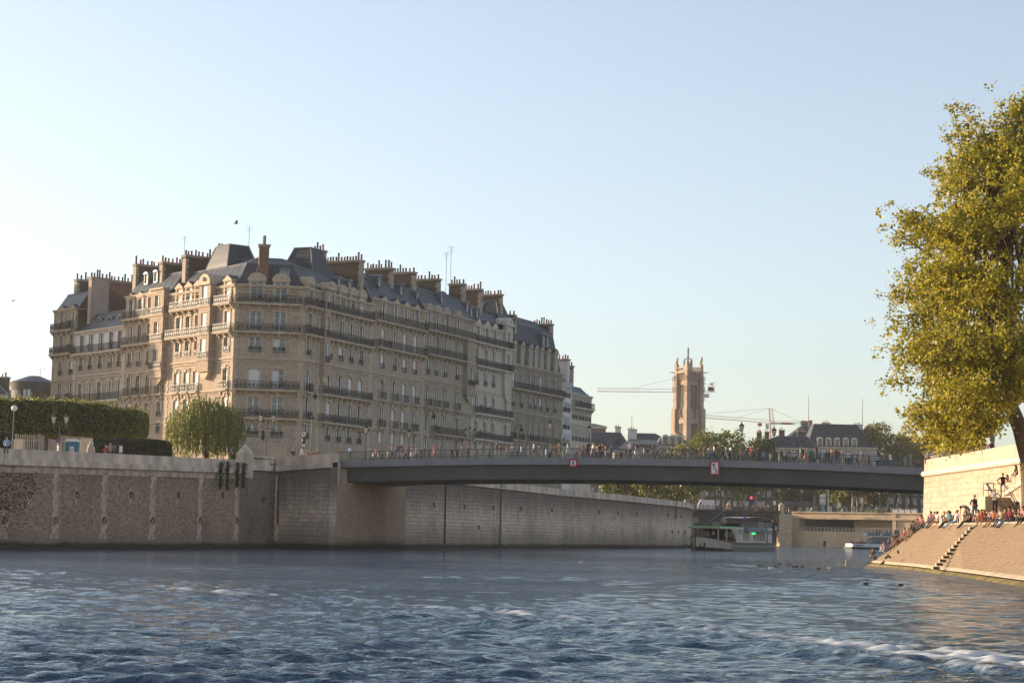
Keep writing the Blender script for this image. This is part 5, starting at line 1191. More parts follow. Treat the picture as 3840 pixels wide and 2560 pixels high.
for nm, o, Rr, segs in tmp:
    me = bpy.data.meshes.new_from_object(o.evaluated_get(dg)); me.materials.clear()
    for m_ in (SKIN, CLM['white'], CLM['denim'], SHOE): me.materials.append(m_)
    for variant in (0, 1):                               # 1: long sleeves
        m2 = me if variant == 0 else me.copy()
        for p in m2.polygons:
            c = p.center; best, bm_ = 1e9, 0
            for i, (a, b_, reg) in enumerate(segs):
                ab = b_ - a; t = max(0, min(1, (c - a).dot(ab) / max(ab.length_squared, 1e-9))); dd = (c - a - ab * t).length
                if dd < best:
                    best = dd; bm_ = reg
                    if variant and i in (8, 15): bm_ = 1
                    if i in (7, 14) and not variant and t > .55: bm_ = 0
            p.material_index = bm_; p.use_smooth = True
        m2.name = 'body'; PM[(nm, variant)] = m2
    bpy.data.objects.remove(o)
def hair_mesh(pose, style):
    d = POSES[pose]; h = Vector(d['head']); c = Vector(d['crown']); n = Vector(d['nose']); up = (c - h).normalized(); fw = (n - h); fw = (fw - up * fw.dot(up)).normalized(); b = MB().mat(HAIR['dark'])
    ctr = h + up * .045 - fw * .025; sd = up.cross(fw); prof_ = []
    N, Mm = 10, 5
    rings = []
    for i in range(Mm + 1):
        th = i / Mm * 1.75; rings.append([ctr + up * (.098 * math.cos(th)) + (sd * math.cos(2 * math.pi * k / N) * .088 + fw * math.sin(2 * math.pi * k / N) * .105) * math.sin(th) - (fw * .0 if th < 1.2 else Vector()) for k in range(N)])
    for i in range(Mm):
        for k in range(N):
            ang = math.sin(2 * math.pi * (k + .5) / N)
            if i >= 3 and ang > .45: continue            # leaves the face free
            b.poly([rings[i][k], rings[i][(k + 1) % N], rings[i + 1][(k + 1) % N], rings[i + 1][k]])
    if style == 'long': b.tube([ctr - fw * .05 - up * .02, ctr - fw * .09 - up * .14, ctr - fw * .08 - up * .27], [.085, .075, .03], 8)
    if style == 'bun': b.ball(tuple(ctr - fw * .11 + up * .05), .045, 7, 5)
    return b.mesh('hair', True)
HM = {}; PCOUNT = []
TOPW = {'white': 'white shirt'}
def person(loc, rz, pose, top, bottom, hair='dark', style='short', label='', group=None, sleeves=0, h=1.72, skin=None, skirt=False):
    o = ob('person', PM[(pose, sleeves)], None, loc, rz); o.scale = (h / 1.72,) * 3
    for i, m_ in enumerate((skin or SKIN, CLM[top], CLM[bottom] if bottom in CLM else (skin or SKIN), SHOE)):
        o.material_slots[i].link = 'OBJECT'; o.material_slots[i].material = m_
    if (pose, style) not in HM: HM[(pose, style)] = hair_mesh(pose, style)
    hh = ob('hair', HM[(pose, style)], o); hh.material_slots[0].link = 'OBJECT'; hh.material_slots[0].material = HAIR[hair]
    if skirt:
        k = ('skirt', pose)
        if k not in HM: HM[k] = MB().mat(CLM[top]).lathe((0, 0, 0), [(.17, 1.1), (.18, .95), (.24, .75), (.28, .56)], 12).mesh('skirt', True)
        s = ob('skirt', HM[k], o); s.material_slots[0].link = 'OBJECT'; s.material_slots[0].material = CLM[top if bottom in ('skin',) else bottom]
    tag(o, label, 'person', group); PCOUNT.append(o); return o
# ------------------------------------------------------------------ street furniture
LGL = M('lantern_glass', (.62, .52, .38), .3, .1, 3); CAST = M('dark_cast_iron', (.02, .022, .022), .5, .2, 3); OPAL = M('opal_globe', (.72, .68, .64), .3, .05, 2); GRN = M('green_lamp_post', (.03, .07, .05), .5, .1, 2)
def pole_prof(h): return [(.16, 0), (.17, .12), (.12, .18), (.13, .55), (.09, .62), (.065, .75), (.05, h * .55), (.06, h * .56), (.045, h * .57), (.038, h), (.06, h + .01)]
def lantern(parent, x, z, s=1.0):
    b = MB().mat(CAST); b.lathe((x, 0, z), [(.05, 0), (.08, .02 * s), (.13 * s, .05 * s)], 6); b.lathe((x, 0, z), [(.27 * s, .62 * s), (.29 * s, .66 * s), (.17 * s, .80 * s), (.06, .86 * s), (.07, .92 * s), (.02, 1.05 * s)], 6)
    for k in range(6):
        t = 2 * math.pi * (k + .5) / 6; b.tube([(x + .125 * s * math.cos(t), .125 * s * math.sin(t), z + .05 * s), (x + .255 * s * math.cos(t), .255 * s * math.sin(t), z + .62 * s)], .014, 4)
    o = b.build('lantern', parent)
    MB().mat(LGL).lathe((x, 0, z), [(.115 * s, .055 * s), (.24 * s, .615 * s)], 6).build('glass', o)
def street_lamp(loc, ztop_, label, group='street lamps on the footbridge', arms=0, s=1.0, rz=0, name='street_lamp', traffic=False):
    r_ = thing(name, label, 'street lamp', loc, rz, group); h = ztop_ - loc[2] - 1.05 * s
    MB().mat(CAST).lathe((0, 0, 0), pole_prof(h), 9).build('pole', r_)
    if not arms: lantern(r_, 0, h, s)
    else:
        b = MB().mat(CAST); w_ = .62 * s
        for sx in (-1, 1): b.tube([(0, 0, h - .9 * s), (sx * w_ * .6, 0, h - .95 * s), (sx * w_, 0, h - .6 * s), (sx * w_, 0, h - .25 * s)], [.05, .045, .04, .04], 6); b.tube([(0, 0, h - .5 * s), (sx * w_ * .5, 0, h - .45 * s), (sx * w_ * .6, 0, h - .75 * s)], .025, 5)
        b.build('arm', r_)
        for sx in (-1, 1): lantern(r_, sx * w_, h - .25 * s, s)
        if arms == 3: lantern(r_, 0, h, s)
    return r_
def on_bridge(px, v, py=1725):
    u = bridge_uv(px, v, py); p = bpt(u, v, bz(u)); return p
for px, py, v, lab in ((1369, 1588, .9, 'lamp post with a lit-looking lantern nearest the left end of the footbridge'), (1532, 1604, BW - 1.2, 'lamp post on the far side of the footbridge, second lantern from the left'), (2060, 1571, .9, 'lamp post standing against the slate-roofed house, just left of the bar sign'), (2208, 1589, BW - 1.2, 'lamp post in front of the end house of the row, right of the bar sign'), (2780, 1580, .9, 'tall lamp post right of the arrow sign, in front of the plane trees'), (2902, 1597, BW - 1.2, 'lamp post in front of the slate roofs, rightmost on the footbridge')):
    p = on_bridge(px, v); street_lamp(p, zat(px, py, p.y), lab, s=1.12)
p = at(997, 1712, 222); p.z = 9.6; dl = street_lamp(p, zat(997, 1533, 222), 'double-armed lamp post with two lanterns before the corner house', None, 2, 1.15)
p = at(220, 1712, 190); p.z = 8.0; street_lamp(p, zat(220, 1537, 190), 'double-armed lamp post in front of the clipped limes, one lantern in sun', None, 2, 1.0)
p = at(1760, 1712, 262); p.z = 9.8; street_lamp(p, zat(1760, 1596, 262), 'triple lamp post beyond the footbridge in front of the cream house', None, 3, .95)
p = at(2113, 1712, 290); p.z = 9.8; street_lamp(p, zat(2113, 1640, 290), 'low triple lamp post beyond the bridge before the narrow white house', None, 3, .95)
p = at(3694, 1700, 160); p.z = 9.0; street_lamp(p, zat(3694, 1590, 160), 'lamp post on the street above the sunlit right wall, seen through the poplar', None, 0, 1.0)
# globe lamp
p = at(46, 1700, 168); p.z = 7.5; zt = zat(45, 1530, 168); g = thing('globe_lamp', 'green post with a white globe lamp at the far left', 'street lamp', p)
MB().mat(GRN).lathe((0, 0, 0), [(.13, 0), (.10, .8), (.07, .9), (.05, zt - p.z - .25), (.09, zt - p.z - .2)], 9).build('pole', g); MB().mat(OPAL).ball((0, 0, zt - p.z), .26, 14, 10).build('globe', g, smooth=True)
# traffic light on the corner
p = at(984, 1712, 221); p.z = 9.6; tl = thing('traffic_light', 'black traffic light beside the double lamp post', 'traffic light', p); z0 = zat(984, 1648, 221) - 9.6; z1 = zat(984, 1613, 221) - 9.6
b = MB().mat(CAST).tube([(0, .15, 0), (0, .15, z1)], .05, 6); b.build('pole', tl); b = MB().mat(CAST).box(-.16, .16, -.12, .12, z0, z1); b.box(.16, .3, -.05, .05, z0 + .3, z0 + .4); b.build('housing', tl)
for k in range(3):
    zc = z0 + (z1 - z0) * (k + .5) / 3; b = MB().mat(CAST); b.poly([(-.13, -.12, zc + .12), (.13, -.12, zc + .12), (.1, -.34, zc + .09), (-.1, -.34, zc + .09)]); b.tube([(0, -.12, zc), (0, -.14, zc)], .1, 10); b.build('lens_hood', tl)
# road signs
BLU = M('sign_blue', (.03, .07, .32), .5, .05, 1)
def round_sign(px, py, r_, D, gz, label, inner=WHT, slash=True, extra=True):
    z = zat(px, py, D); p = at(px, py, D); p.z = gz; o = thing('road_sign', label, 'road sign', p); z -= gz
    MB().mat(CAST).tube([(0, .05, 0), (0, .05, z)], .04, 6).build('pole', o)
    b = MB().mat(RED).tube([(0, -.02, z), (0, .02, z)], r_, 20); b.mat(inner).tube([(0, -.03, z), (0, -.021, z)], r_ * .78, 20)
    if slash: b.mat(RED if inner is BLU else BLK).obox((0, -.036, z), ((1, 0, -1), (0, 1, 0), (1, 0, 1)), (r_ * .74, .004, r_ * .1)); 
    if slash and inner is WHT: b.mat(BLK).box(-r_ * .3, r_ * .1, -.038, -.03, z - r_ * .1, z + r_ * .25)
    b.build('sign_face', o)
    if extra: MB().mat(CAST).lathe((0, 0, z - r_ * 2.1), [(.1, -.3), (.2, -.1), (.2, .2), (.1, .35)], 8).build('backed_sign', o); MB().mat(WHT).box(-.17, .17, -.02, .02, z - r_ * 3.9, z - r_ * 3.2).build('plate', o)
round_sign(1139, 1627, .36, 220, 9.6, 'round white sign with red ring and black slash, left of the footbridge')
round_sign(1500, 1681, .38, 226, 9.8, 'blue and red round no-parking sign beyond the left part of the bridge', BLU, True, False)
round_sign(218, 1650, .24, 186, 7.9, 'small blue and red round no-parking sign left of the portable toilet', BLU, True, False)
p = at(1166, 1712, 222); p.z = 9.7; zt = zat(1168, 1556, 222) - p.z; o = thing('camera_mast', 'thin dark mast with a small camera on top, right of the round sign', 'mast', p)
MB().mat(CAST).lathe((0, 0, 0), [(.12, 0), (.1, .7), (.06, .9), (.05, zt - .4)], 8).build('pole', o); b = MB().mat(CAST); b.tube([(-.3, 0, zt - .45), (.3, 0, zt - .45)], .04, 5); b.ball((0, 0, zt - .25), .16, 8, 6); b.box(-.34, -.22, -.1, .1, zt - .4, zt - .2); b.box(.22, .34, -.1, .1, zt - .4, zt - .2); b.build('camera_head', o)
# bracket lamps on the house fronts
for (W_, root_, px, py, lab) in ((wc, b4, 1148, 1492, 'bracket lamp curling from the corner house above the round sign'), (w6, b6, 1596, 1566, 'bracket lamp on the third house front, right of the second bridge lamp'), (w8, b8, 1928, 1614, 'bracket lamp on the slate-roofed house front, left of its flower boxes')):
    u = W_['u'](px, 0, py); p = W_['wpt'](u, -.1, 0); p.z = zat(px, py, p.y); o = thing('bracket_lamp', lab, 'street lamp', p, W_['a'] - math.pi / 2, 'bracket lamps on the houses')
    MB().mat(CAST).tube([(0, 0, -1.6), (.05, 0, .3), (.35, 0, .9), (.9, 0, .95), (1.15, 0, .6)], .05, 6).build('bracket', o); b = MB().mat(CAST).lathe((1.15, 0, -.15), [(.1, 0), (.22, .25), (.3, .4), (.1, .6), (.05, .8)], 8); b.build('lamp_head', o)
# railings on the terrace
FEN = M('pale_iron_fence', (.36, .31, .25), .5, .1, 2)
def fence(px0, px1, y0, y1, D0, D1, zg, label, step=.32, mid=True, group=None):
    A, B = at(px0, 1700, D0), at(px1, 1700, D1); t = Vector((B.x - A.x, D1 - D0)); L_ = t.length; h = (zat(px0, y0, D0) + zat(px1, y1, D1)) / 2 - zg; o = thing('iron_fence', label, 'fence', (A.x, D0, zg), math.atan2(t.y, t.x), group)
    b = MB().mat(FEN); n = int(L_ / step)
    for i in range(n + 1): x = L_ * i / n; w_ = .05 if i % 8 == 0 else .02; b.box(x - w_, x + w_, -.012, .012, 0, h if i % 8 else h + .05)
    b.build('bars', o); b = MB().mat(FEN)
    for z in ((.2, h - .55) if mid else (.2,)): b.box(0, L_, .031, .06, z, z + .05)
    b.build('rail', o)
fence(58, 142, 1628, 1630, 172, 173, 7.5, 'pale upright-bar fence at the left, right of the globe lamp', .19)
fence(142, 164, 1630, 1630, 173, 177, 7.6, 'narrow open gate leaf at the end of the left fence', .34)
fence(226, 250, 1634, 1634, 182, 186, 7.8, 'open gate leaf just left of the portable toilet', .36)
fence(250, 342, 1636, 1640, 186, 188, 7.9, 'pale upright-bar fence behind the portable toilet', .2)
fence(896, 1087, 1656, 1662, 206, 214, 9.0, 'long pale upright-bar fence between the willow and the round sign', .26)
b_ = thing('spiked_guard', 'fan-shaped spiked iron guard at the right end of the long pale fence', 'guard', at(1096, 1700, 213.5))
for k in range(15):
    t = -1.2 + k * .28; MB().mat(CAST).tube([(0, 0, 0), (1.1 * math.cos(t), 0, 1.1 * math.sin(t))], .02, 4).build('spike', b_)
def statue(px, y0, y1, D, gz, label, w_=.8):
    p = at(px, 1690, D); p.z = gz; h = zat(px, y0, D) - gz; o = thing('stone_statue', label, 'statue', p)
    MB().mat(TRIM2).box(-w_ / 2, w_ / 2, -.4, .4, 0, h * .45).build('plinth', o); b = MB().mat(TRIM); b.tube([(0, .1, h * .45), (0, .05, h * .7), (.02, -.05, h * .86), (.05, -.1, h * .95)], [.42, .38, .26, .2], 9); b.ball((.08, -.12, h * .92), .22, 8, 6); b.tube([(-.2, -.25, h * .45), (-.12, -.2, h * .75)], .12, 6); b.tube([(.2, -.25, h * .45), (.14, -.2, h * .75)], .12, 6); b.build('figure', o, smooth=True)
statue(340, 1655, 1697, 187, 7.9, 'small seated lion statue on a plinth beside the fence and hedge'); 
p = at(66, 1690, 170); MB(); o = MB().mat(COP).box(-.45, .45, -.4, .4, -.8, zat(66, 1646, 170) - p.z).build('stone_pier', None, p); tag(o, 'square grey stone pier in front of the left fence, beside the globe lamp', 'pier')
# portable toilet
p = at(270, 1700, 184); p.z = zat(270, 1646, 184) - 2.3; TEAL = M('teal_plastic', (.02, .14, .20), .45, .08, 1, .05); TW = M('white_plastic', (.6, .6, .6), .5, .05, 1)
o = thing('portable_toilet', 'teal portable toilet with a white roof behind the left river wall', 'portable toilet', p)
b = MB().mat(TEAL).box(-.55, .55, -.55, .55, 0, 2.05); 
for k in range(6): b.box(-.5 + k * .18, -.44 + k * .18, -.57, -.553, .1, 1.95)
b.build('cabin', o); MB().mat(TW).prismy([(-.6, 2.05), (.6, 2.05), (.55, 2.2), (.3, 2.32), (-.3, 2.32), (-.55, 2.2)], -.6, .6).build('roof', o)
MB().mat(TEAL).box(-.4, .4, -.6, -.572, .15, 1.9).build('door', o); b = MB().mat(TW).box(-.1, .3, -.62, -.602, 1.0, 1.6); b.build('notice', o); b = MB().mat(RED)
for q in ((-.02, 1.15), (.1, 1.15), (-.02, 1.32), (.1, 1.32)): b.box(q[0], q[0] + .08, -.63, -.622, q[1], q[1] + .1)
b.build('notice_print', o); MB().mat(TW).box(-.1, .3, -.62, -.602, .82, .92).build('notice', o)
p = at(447, 1700, 187.5); p.z = 8; o = thing('information_board', 'small white notice board on posts in front of the dark hedge', 'board', p); h = zat(447, 1665, 187.5) - 8
MB().mat(CAST).box(-.35, .35, -.03, .03, h - .95, h).build('frame', o); MB().mat(WHT).box(.0, .3, -.05, -.032, h - .8, h - .15).build('notice', o)
for x in (-.33, .33): MB().mat(CAST).tube([(x, .05, 0), (x, .05, h)], .04, 5).build('post', o)

# ------------------------------------------------------------------ people on the footbridge
FAC = {'f': 0, 'b': 180, 'l': -90, 'r': 90, 'q': -45, 'w': 45, 'z': 135, 'x': -135}
PC = {'s': 'standing', 'a': 'standing with folded arms', 'w': 'walking', 't': 'striding', 'l': 'leaning on the rail', 'h': 'hands on hips', 'o': 'holding something', 'e': 'bending forward'}
ZN = [(1400, 'at the bridge left end'), (1560, 'around the second bridge lamp'), (1700, 'before the third house'), (1860, 'before the cream house'), (2050, 'before the slate-roofed house'), (2130, 'by the bar sign lamp'), (2300, 'just right of the bar sign'), (2480, 'before the low sunlit roof'), (2650, 'below the stone tower'), (2770, 'by the arrow sign'), (2900, 'right of the arrow sign lamp'), (3060, 'below the slate roofs'), (3250, 'before the bronzing trees'), (3600, 'at the bridge right end')]
USED = {}
def uniq(lab, px):
    USED.setdefault(lab, []).append(px); return lab
BP = """323 l pale_blue khaki brown s b .6 1.74|1262 s navy denim dark s f 3 1.2|1388 o green khaki blond s r 2 1.35|1398 s white navy dark s q 5 1.2|1408 w beige denim auburn l r 4 1.70|1417 s pink denim brown l l 8 1.35|1433 s black black dark s f 9 1.2|1453 o white beige dark s l 3 1.2|1470 w purple black dark s r 2 1.78
1506 a black beige dark s l 4 1.6|1512 s grey khaki brown s r 6 1.55|1523 w denim navy brown s l 3 1.6|1544 o salmon white auburn l l 2.5 1.6|1560 s white grey dark s b 6 1.65|1578 s navy black brown s r 7 1.7|1590 w maroon brown dark l l 9 1.6|1631 w pink pink dark b f 1.5 1.84|1695 s black black dark s b 4 1.5|1713 a black navy dark s b 6 1.5|1756 h salmon navy brown s b 2 1.68|1809 s black brown dark l l 4 1.6|1834 w black black dark s r 6 1.5
1861 o navy khaki dark s r 1.5 1.84|1899 w pink teal auburn l l 3 1.5|1920 s white blue dark s b 3 1.62|1954 t white denim dark s l 4 1.62|1988 s salmon khaki brown s f 5 1.25|2001 w pale_blue grey brown s l 1.5 1.84|2012 s orange beige dark s f 5 1.2|2031 s beige white blond s f 4 1.2|2047 s white pale_blue dark s r 6 1.4|2080 w navy khaki dark s l 3 1.5|2088 s brown brown auburn l b 4 1.5|2097 w brown beige dark l l 1.6 1.8
2128 w white white blond l r 1.5 1.78|2164 s beige grey grey s b 3 1.58|2172 w grey beige brown s l 4 1.56|2186 s pink black dark l l 3 1.55|2205 s black black dark s b 1.2 1.88|2223 w white pink blond l l 2 1.80|2238 s white denim dark l r 4 1.70|2249 s black brown brown l b 5 1.78|2260 w maroon black auburn l l 3 1.74|2270 s salmon white dark s r 6 1.76|2348 s black grey dark s r 9 1.5
2362 h white black blond b b 1.2 1.86|2384 w pink white auburn l l 2 1.55|2406 s red red brown s l 2.5 1.45|2414 s pale_blue denim dark s r 3.5 1.5|2449 w black brown auburn l l 3 1.68|2465 t black black dark s r 1.5 1.84|2481 s brown beige blond s f 5 1.1|2520 w black black dark s l 3.5 1.55|2578 s teal white dark s r 2.5 1.62|2588 w pink beige brown l l 2.4 1.5|2621 t beige beige blond s l 2.5 1.5|2660 w brown denim dark l r 1.5 1.75
2668 s beige denim auburn l b 3 1.78|2678 w white navy dark l l 2 1.76|2706 s orange beige brown s f 3 1.3|2711 w black black dark s l 1.5 1.82|2722 s pink grey blond l r 5 1.4|2774 w pink black auburn l l 5 1.4|2784 s pale_blue denim brown s r 6 1.5|2815 h red beige auburn s l 1.6 1.74|2824 w black brown dark s r 1.5 1.82|2889 s white beige brown s f 3 1.0|2922 s green white blond s l 2 1.2|2930 s black khaki dark s b 5 1.55
2941 a white black dark s b 5 1.58|2951 s grey black brown s r 6 1.58|2974 a white denim dark s b 6 1.6|2988 w pale_blue navy dark s l 6 1.6|3002 w teal beige auburn l l 1.5 1.8|3011 s black black dark s b 3 1.82|3020 w pink pink blond l r 2 1.45|3030 s beige beige brown l l 3 1.55|3043 s brown grey dark l b 4 1.58|3064 w black black dark l r 1.4 1.8|3075 s maroon brown dark s l 5 1.4|3098 s navy denim dark s b 4 1.55
3119 h beige black blond l l 1.4 1.78|3130 s salmon denim brown l b 2 1.74|3139 a red denim dark s b 2 1.72|3172 s white black dark s r 4 1.55|3183 h white navy dark s b 3.5 1.6|3198 s denim denim dark s l 6 1.4|3214 w khaki black brown s l 6 1.4|3341 l white denim dark s b 2 1.45|3394 s pale_blue beige brown s r 5 1.5|3440 s orange black dark s f 3 1.0|3449 s brown black brown s l 4 1.1"""
rows_ = [x.split() for x in BP.replace('\n', '|').split('|')]
rows_[0][0] = '1312'
_q = random.Random(21); _cols = ['white', 'black', 'navy', 'grey', 'beige', 'brown', 'denim', 'pale_blue', 'maroon', 'salmon', 'khaki', 'teal']
for _px in (1480, 1605, 1650, 1730, 1785, 1875, 1940, 2022, 2065, 2112, 2195, 2230, 2292, 2330, 2428, 2505, 2555, 2612, 2640, 2735, 2750, 2800, 2846, 2862, 2905, 2960, 2995, 3037, 3052, 3085, 3108, 3150, 3160, 3190, 3235, 3260, 3290, 3315, 3370, 3415):
    rows_.append([str(_px), _q.choice('swtsalw'), _q.choice(_cols), _q.choice(['black', 'denim', 'navy', 'beige', 'khaki', 'grey', 'brown']), _q.choice(['dark', 'dark', 'brown', 'blond']), _q.choice('sslb'), _q.choice('lrbflrqz'), str(_q.uniform(2, 10)), str(_q.uniform(1.5, 1.72))])
def bodyd(pose, top, bottom, style):
    q = {'short': '', 'long': 'long-haired ', 'bun': ''}[style]
    return f"{q}person in {top} top and {bottom} bottoms"
def ordn(lst):
    out = []; cnt = {}
    for l, x in lst: cnt.setdefault(l, []).append(x)
    for l, x in lst:
        xs = sorted(cnt[l]); 
        if len(xs) == 1: out.append(l)
        else: out.append(l + (', left one' if x == xs[0] else ', right one' if x == xs[-1] else ', middle one'))
    return out
labs = []
for r0_ in rows_:
    px = float(r0_[0]); zone = next(z for lim, z in ZN if px < lim); top, bot = r0_[2].replace('_', ' '), r0_[3].replace('_', ' ')
    act = {'s': 'standing', 'a': 'standing', 'w': 'walking', 't': 'striding', 'l': 'leaning on the rail', 'h': 'hands on hips', 'o': 'standing', 'e': 'bending'}[r0_[1]]
    labs.append((f"{'small ' if float(r0_[8]) < 1.3 else ''}{'person' } in {top} top, {bot} bottoms, {act} {zone}", px))
labs = ordn(labs); print('DUP LABELS', len(labs) - len(set(labs)), max(len(l.split()) for l in labs))
for r0_, lab in zip(rows_, labs):
    px = float(r0_[0]); v = float(r0_[7]); p = on_bridge(px, v); p.z -= .04
    person(p, R(FAC[r0_[6]]) + rnd.uniform(-.3, .3), PC[r0_[1]], r0_[2].replace('_', ' '), r0_[3].replace('_', ' '), r0_[4], {'s': 'short', 'l': 'long', 'b': 'bun'}[r0_[5]], lab, 'people crossing the footbridge', rnd.randint(0, 1), max(1.45, float(r0_[8])) if float(r0_[8]) >= 1.3 else float(r0_[8]) + .1, rnd.choice([SKIN, SKIN2, SKIN]), skirt=(r0_[3] in ('pink', 'white') and r0_[5] != 's'))
# ------------------------------------------------------------------ staircase block on the right quay
SB = thing('quay_staircase', 'stone steps and ramp wall with iron handrails against the sunlit right wall', 'staircase', (33.2, 134, ztp))
STM = M('sunlit_step_stone', (.45, .36, .26), .9, .15, 1, .2); x0_, x1_ = 33.55, 34.95
zl_ = zat(3700, 1865, 138) - ztp
ns = 9
for k in range(ns): MB().mat(STM).box(x0_ - 33.2, x1_ - 33.2, -1.2 + k * .42, 3.2, zl_ * k / ns + .002, zl_ * (k + 1) / ns).build('step', SB)
MB().mat(STM).box(x0_ - .7 - 33.2, x0_ - 33.203, .6, 6.5, 0, zl_ + .02).build('side_block', SB)
MB().mat(STM).box(x0_ - 33.2, x1_ + .05 - 33.2, 3.203, 6.5, 0, zl_ + .01).build('landing', SB)
b = MB().mat(RW); xa = x1_ - 33.2 + .06; ya, yb = 4.6, -24.0
zA = zat(3768, 1822, 138.6) - ztp; zB = zA + .36 * 28.6 * .42
pf = [(ya, 0), (ya, zA), (yb, zB), (yb, 0)]
for x in (xa, xa + .45): b.poly([(x, y, z) for y, z in pf], [(y, z) for y, z in pf])
b.poly([(xa, ya, 0), (xa + .45, ya, 0), (xa + .45, ya, zA), (xa, ya, zA)], [(0, 0), (.45, 0), (.45, zA), (0, zA)]); b.poly([(xa, ya, zA), (xa + .45, ya, zA), (xa + .45, yb, zB), (xa, yb, zB)], [(0, 0), (.45, 0), (.45, 9), (0, 9)])
b.build('ramp_wall', SB); MB().mat(TRIM3).tube([(xa - .02, ya - 1.5, zA - .75 + .2), (xa - .02, yb, zB - .75)], .2, 8).build('roll_moulding', SB)
b = MB().mat(IRON)
for (a_, c_) in (((x0_ - 33.3, .7, zl_), (x0_ - 33.3, 3.6, zl_)), ((x0_ - 33.3, 3.6, zl_), (x1_ - 33.2, 3.6, zl_))):
    for dz in (.5, .98): b.tube([(a_[0], a_[1], a_[2] + dz), (c_[0], c_[1], c_[2] + dz)], .025, 5)
    for q in (0, .5, 1): P = Vector(a_).lerp(Vector(c_), q); b.tube([P, P + Vector((0, 0, .98))], .025, 5)
for dx in (0, .12, .3): b.tube([(x0_ - 33.15 + dx, -1.4, .75), (x0_ - 33.25 + dx * .3, 3.0, zl_ + .95)], .025, 5)
b.tube([(x1_ - 33.3, -1.3, .8), (x1_ - 33.3, 3.2, zl_ + .9)], .04, 5); b.tube([(x0_ - 33.15, -1.4, 0), (x0_ - 33.15, -1.4, .8)], .03, 5)
b.build('handrail', SB)
for px, py in ((3506, 1930), (3817, 1898)):
    xx = RWP[1][0] - .32 if px < 3600 else 35.0 - .05; dirx = at(px, py, 100); D = 100 * xx / dirx.x; p = at(px, py, D); b = MB().mat(IRN); b.tube([(-.05, .22 * math.cos(a), .22 * math.sin(a)) for a in [2 * math.pi * k / 12 for k in range(13)]], .03, 5, False); b.box(-.1, .05, -.05, .05, .2, .3)
    b.build('mooring_ring', rw if px < 3600 else SB, p - (Vector((0, 0, 0)) if px < 3600 else SB.location))
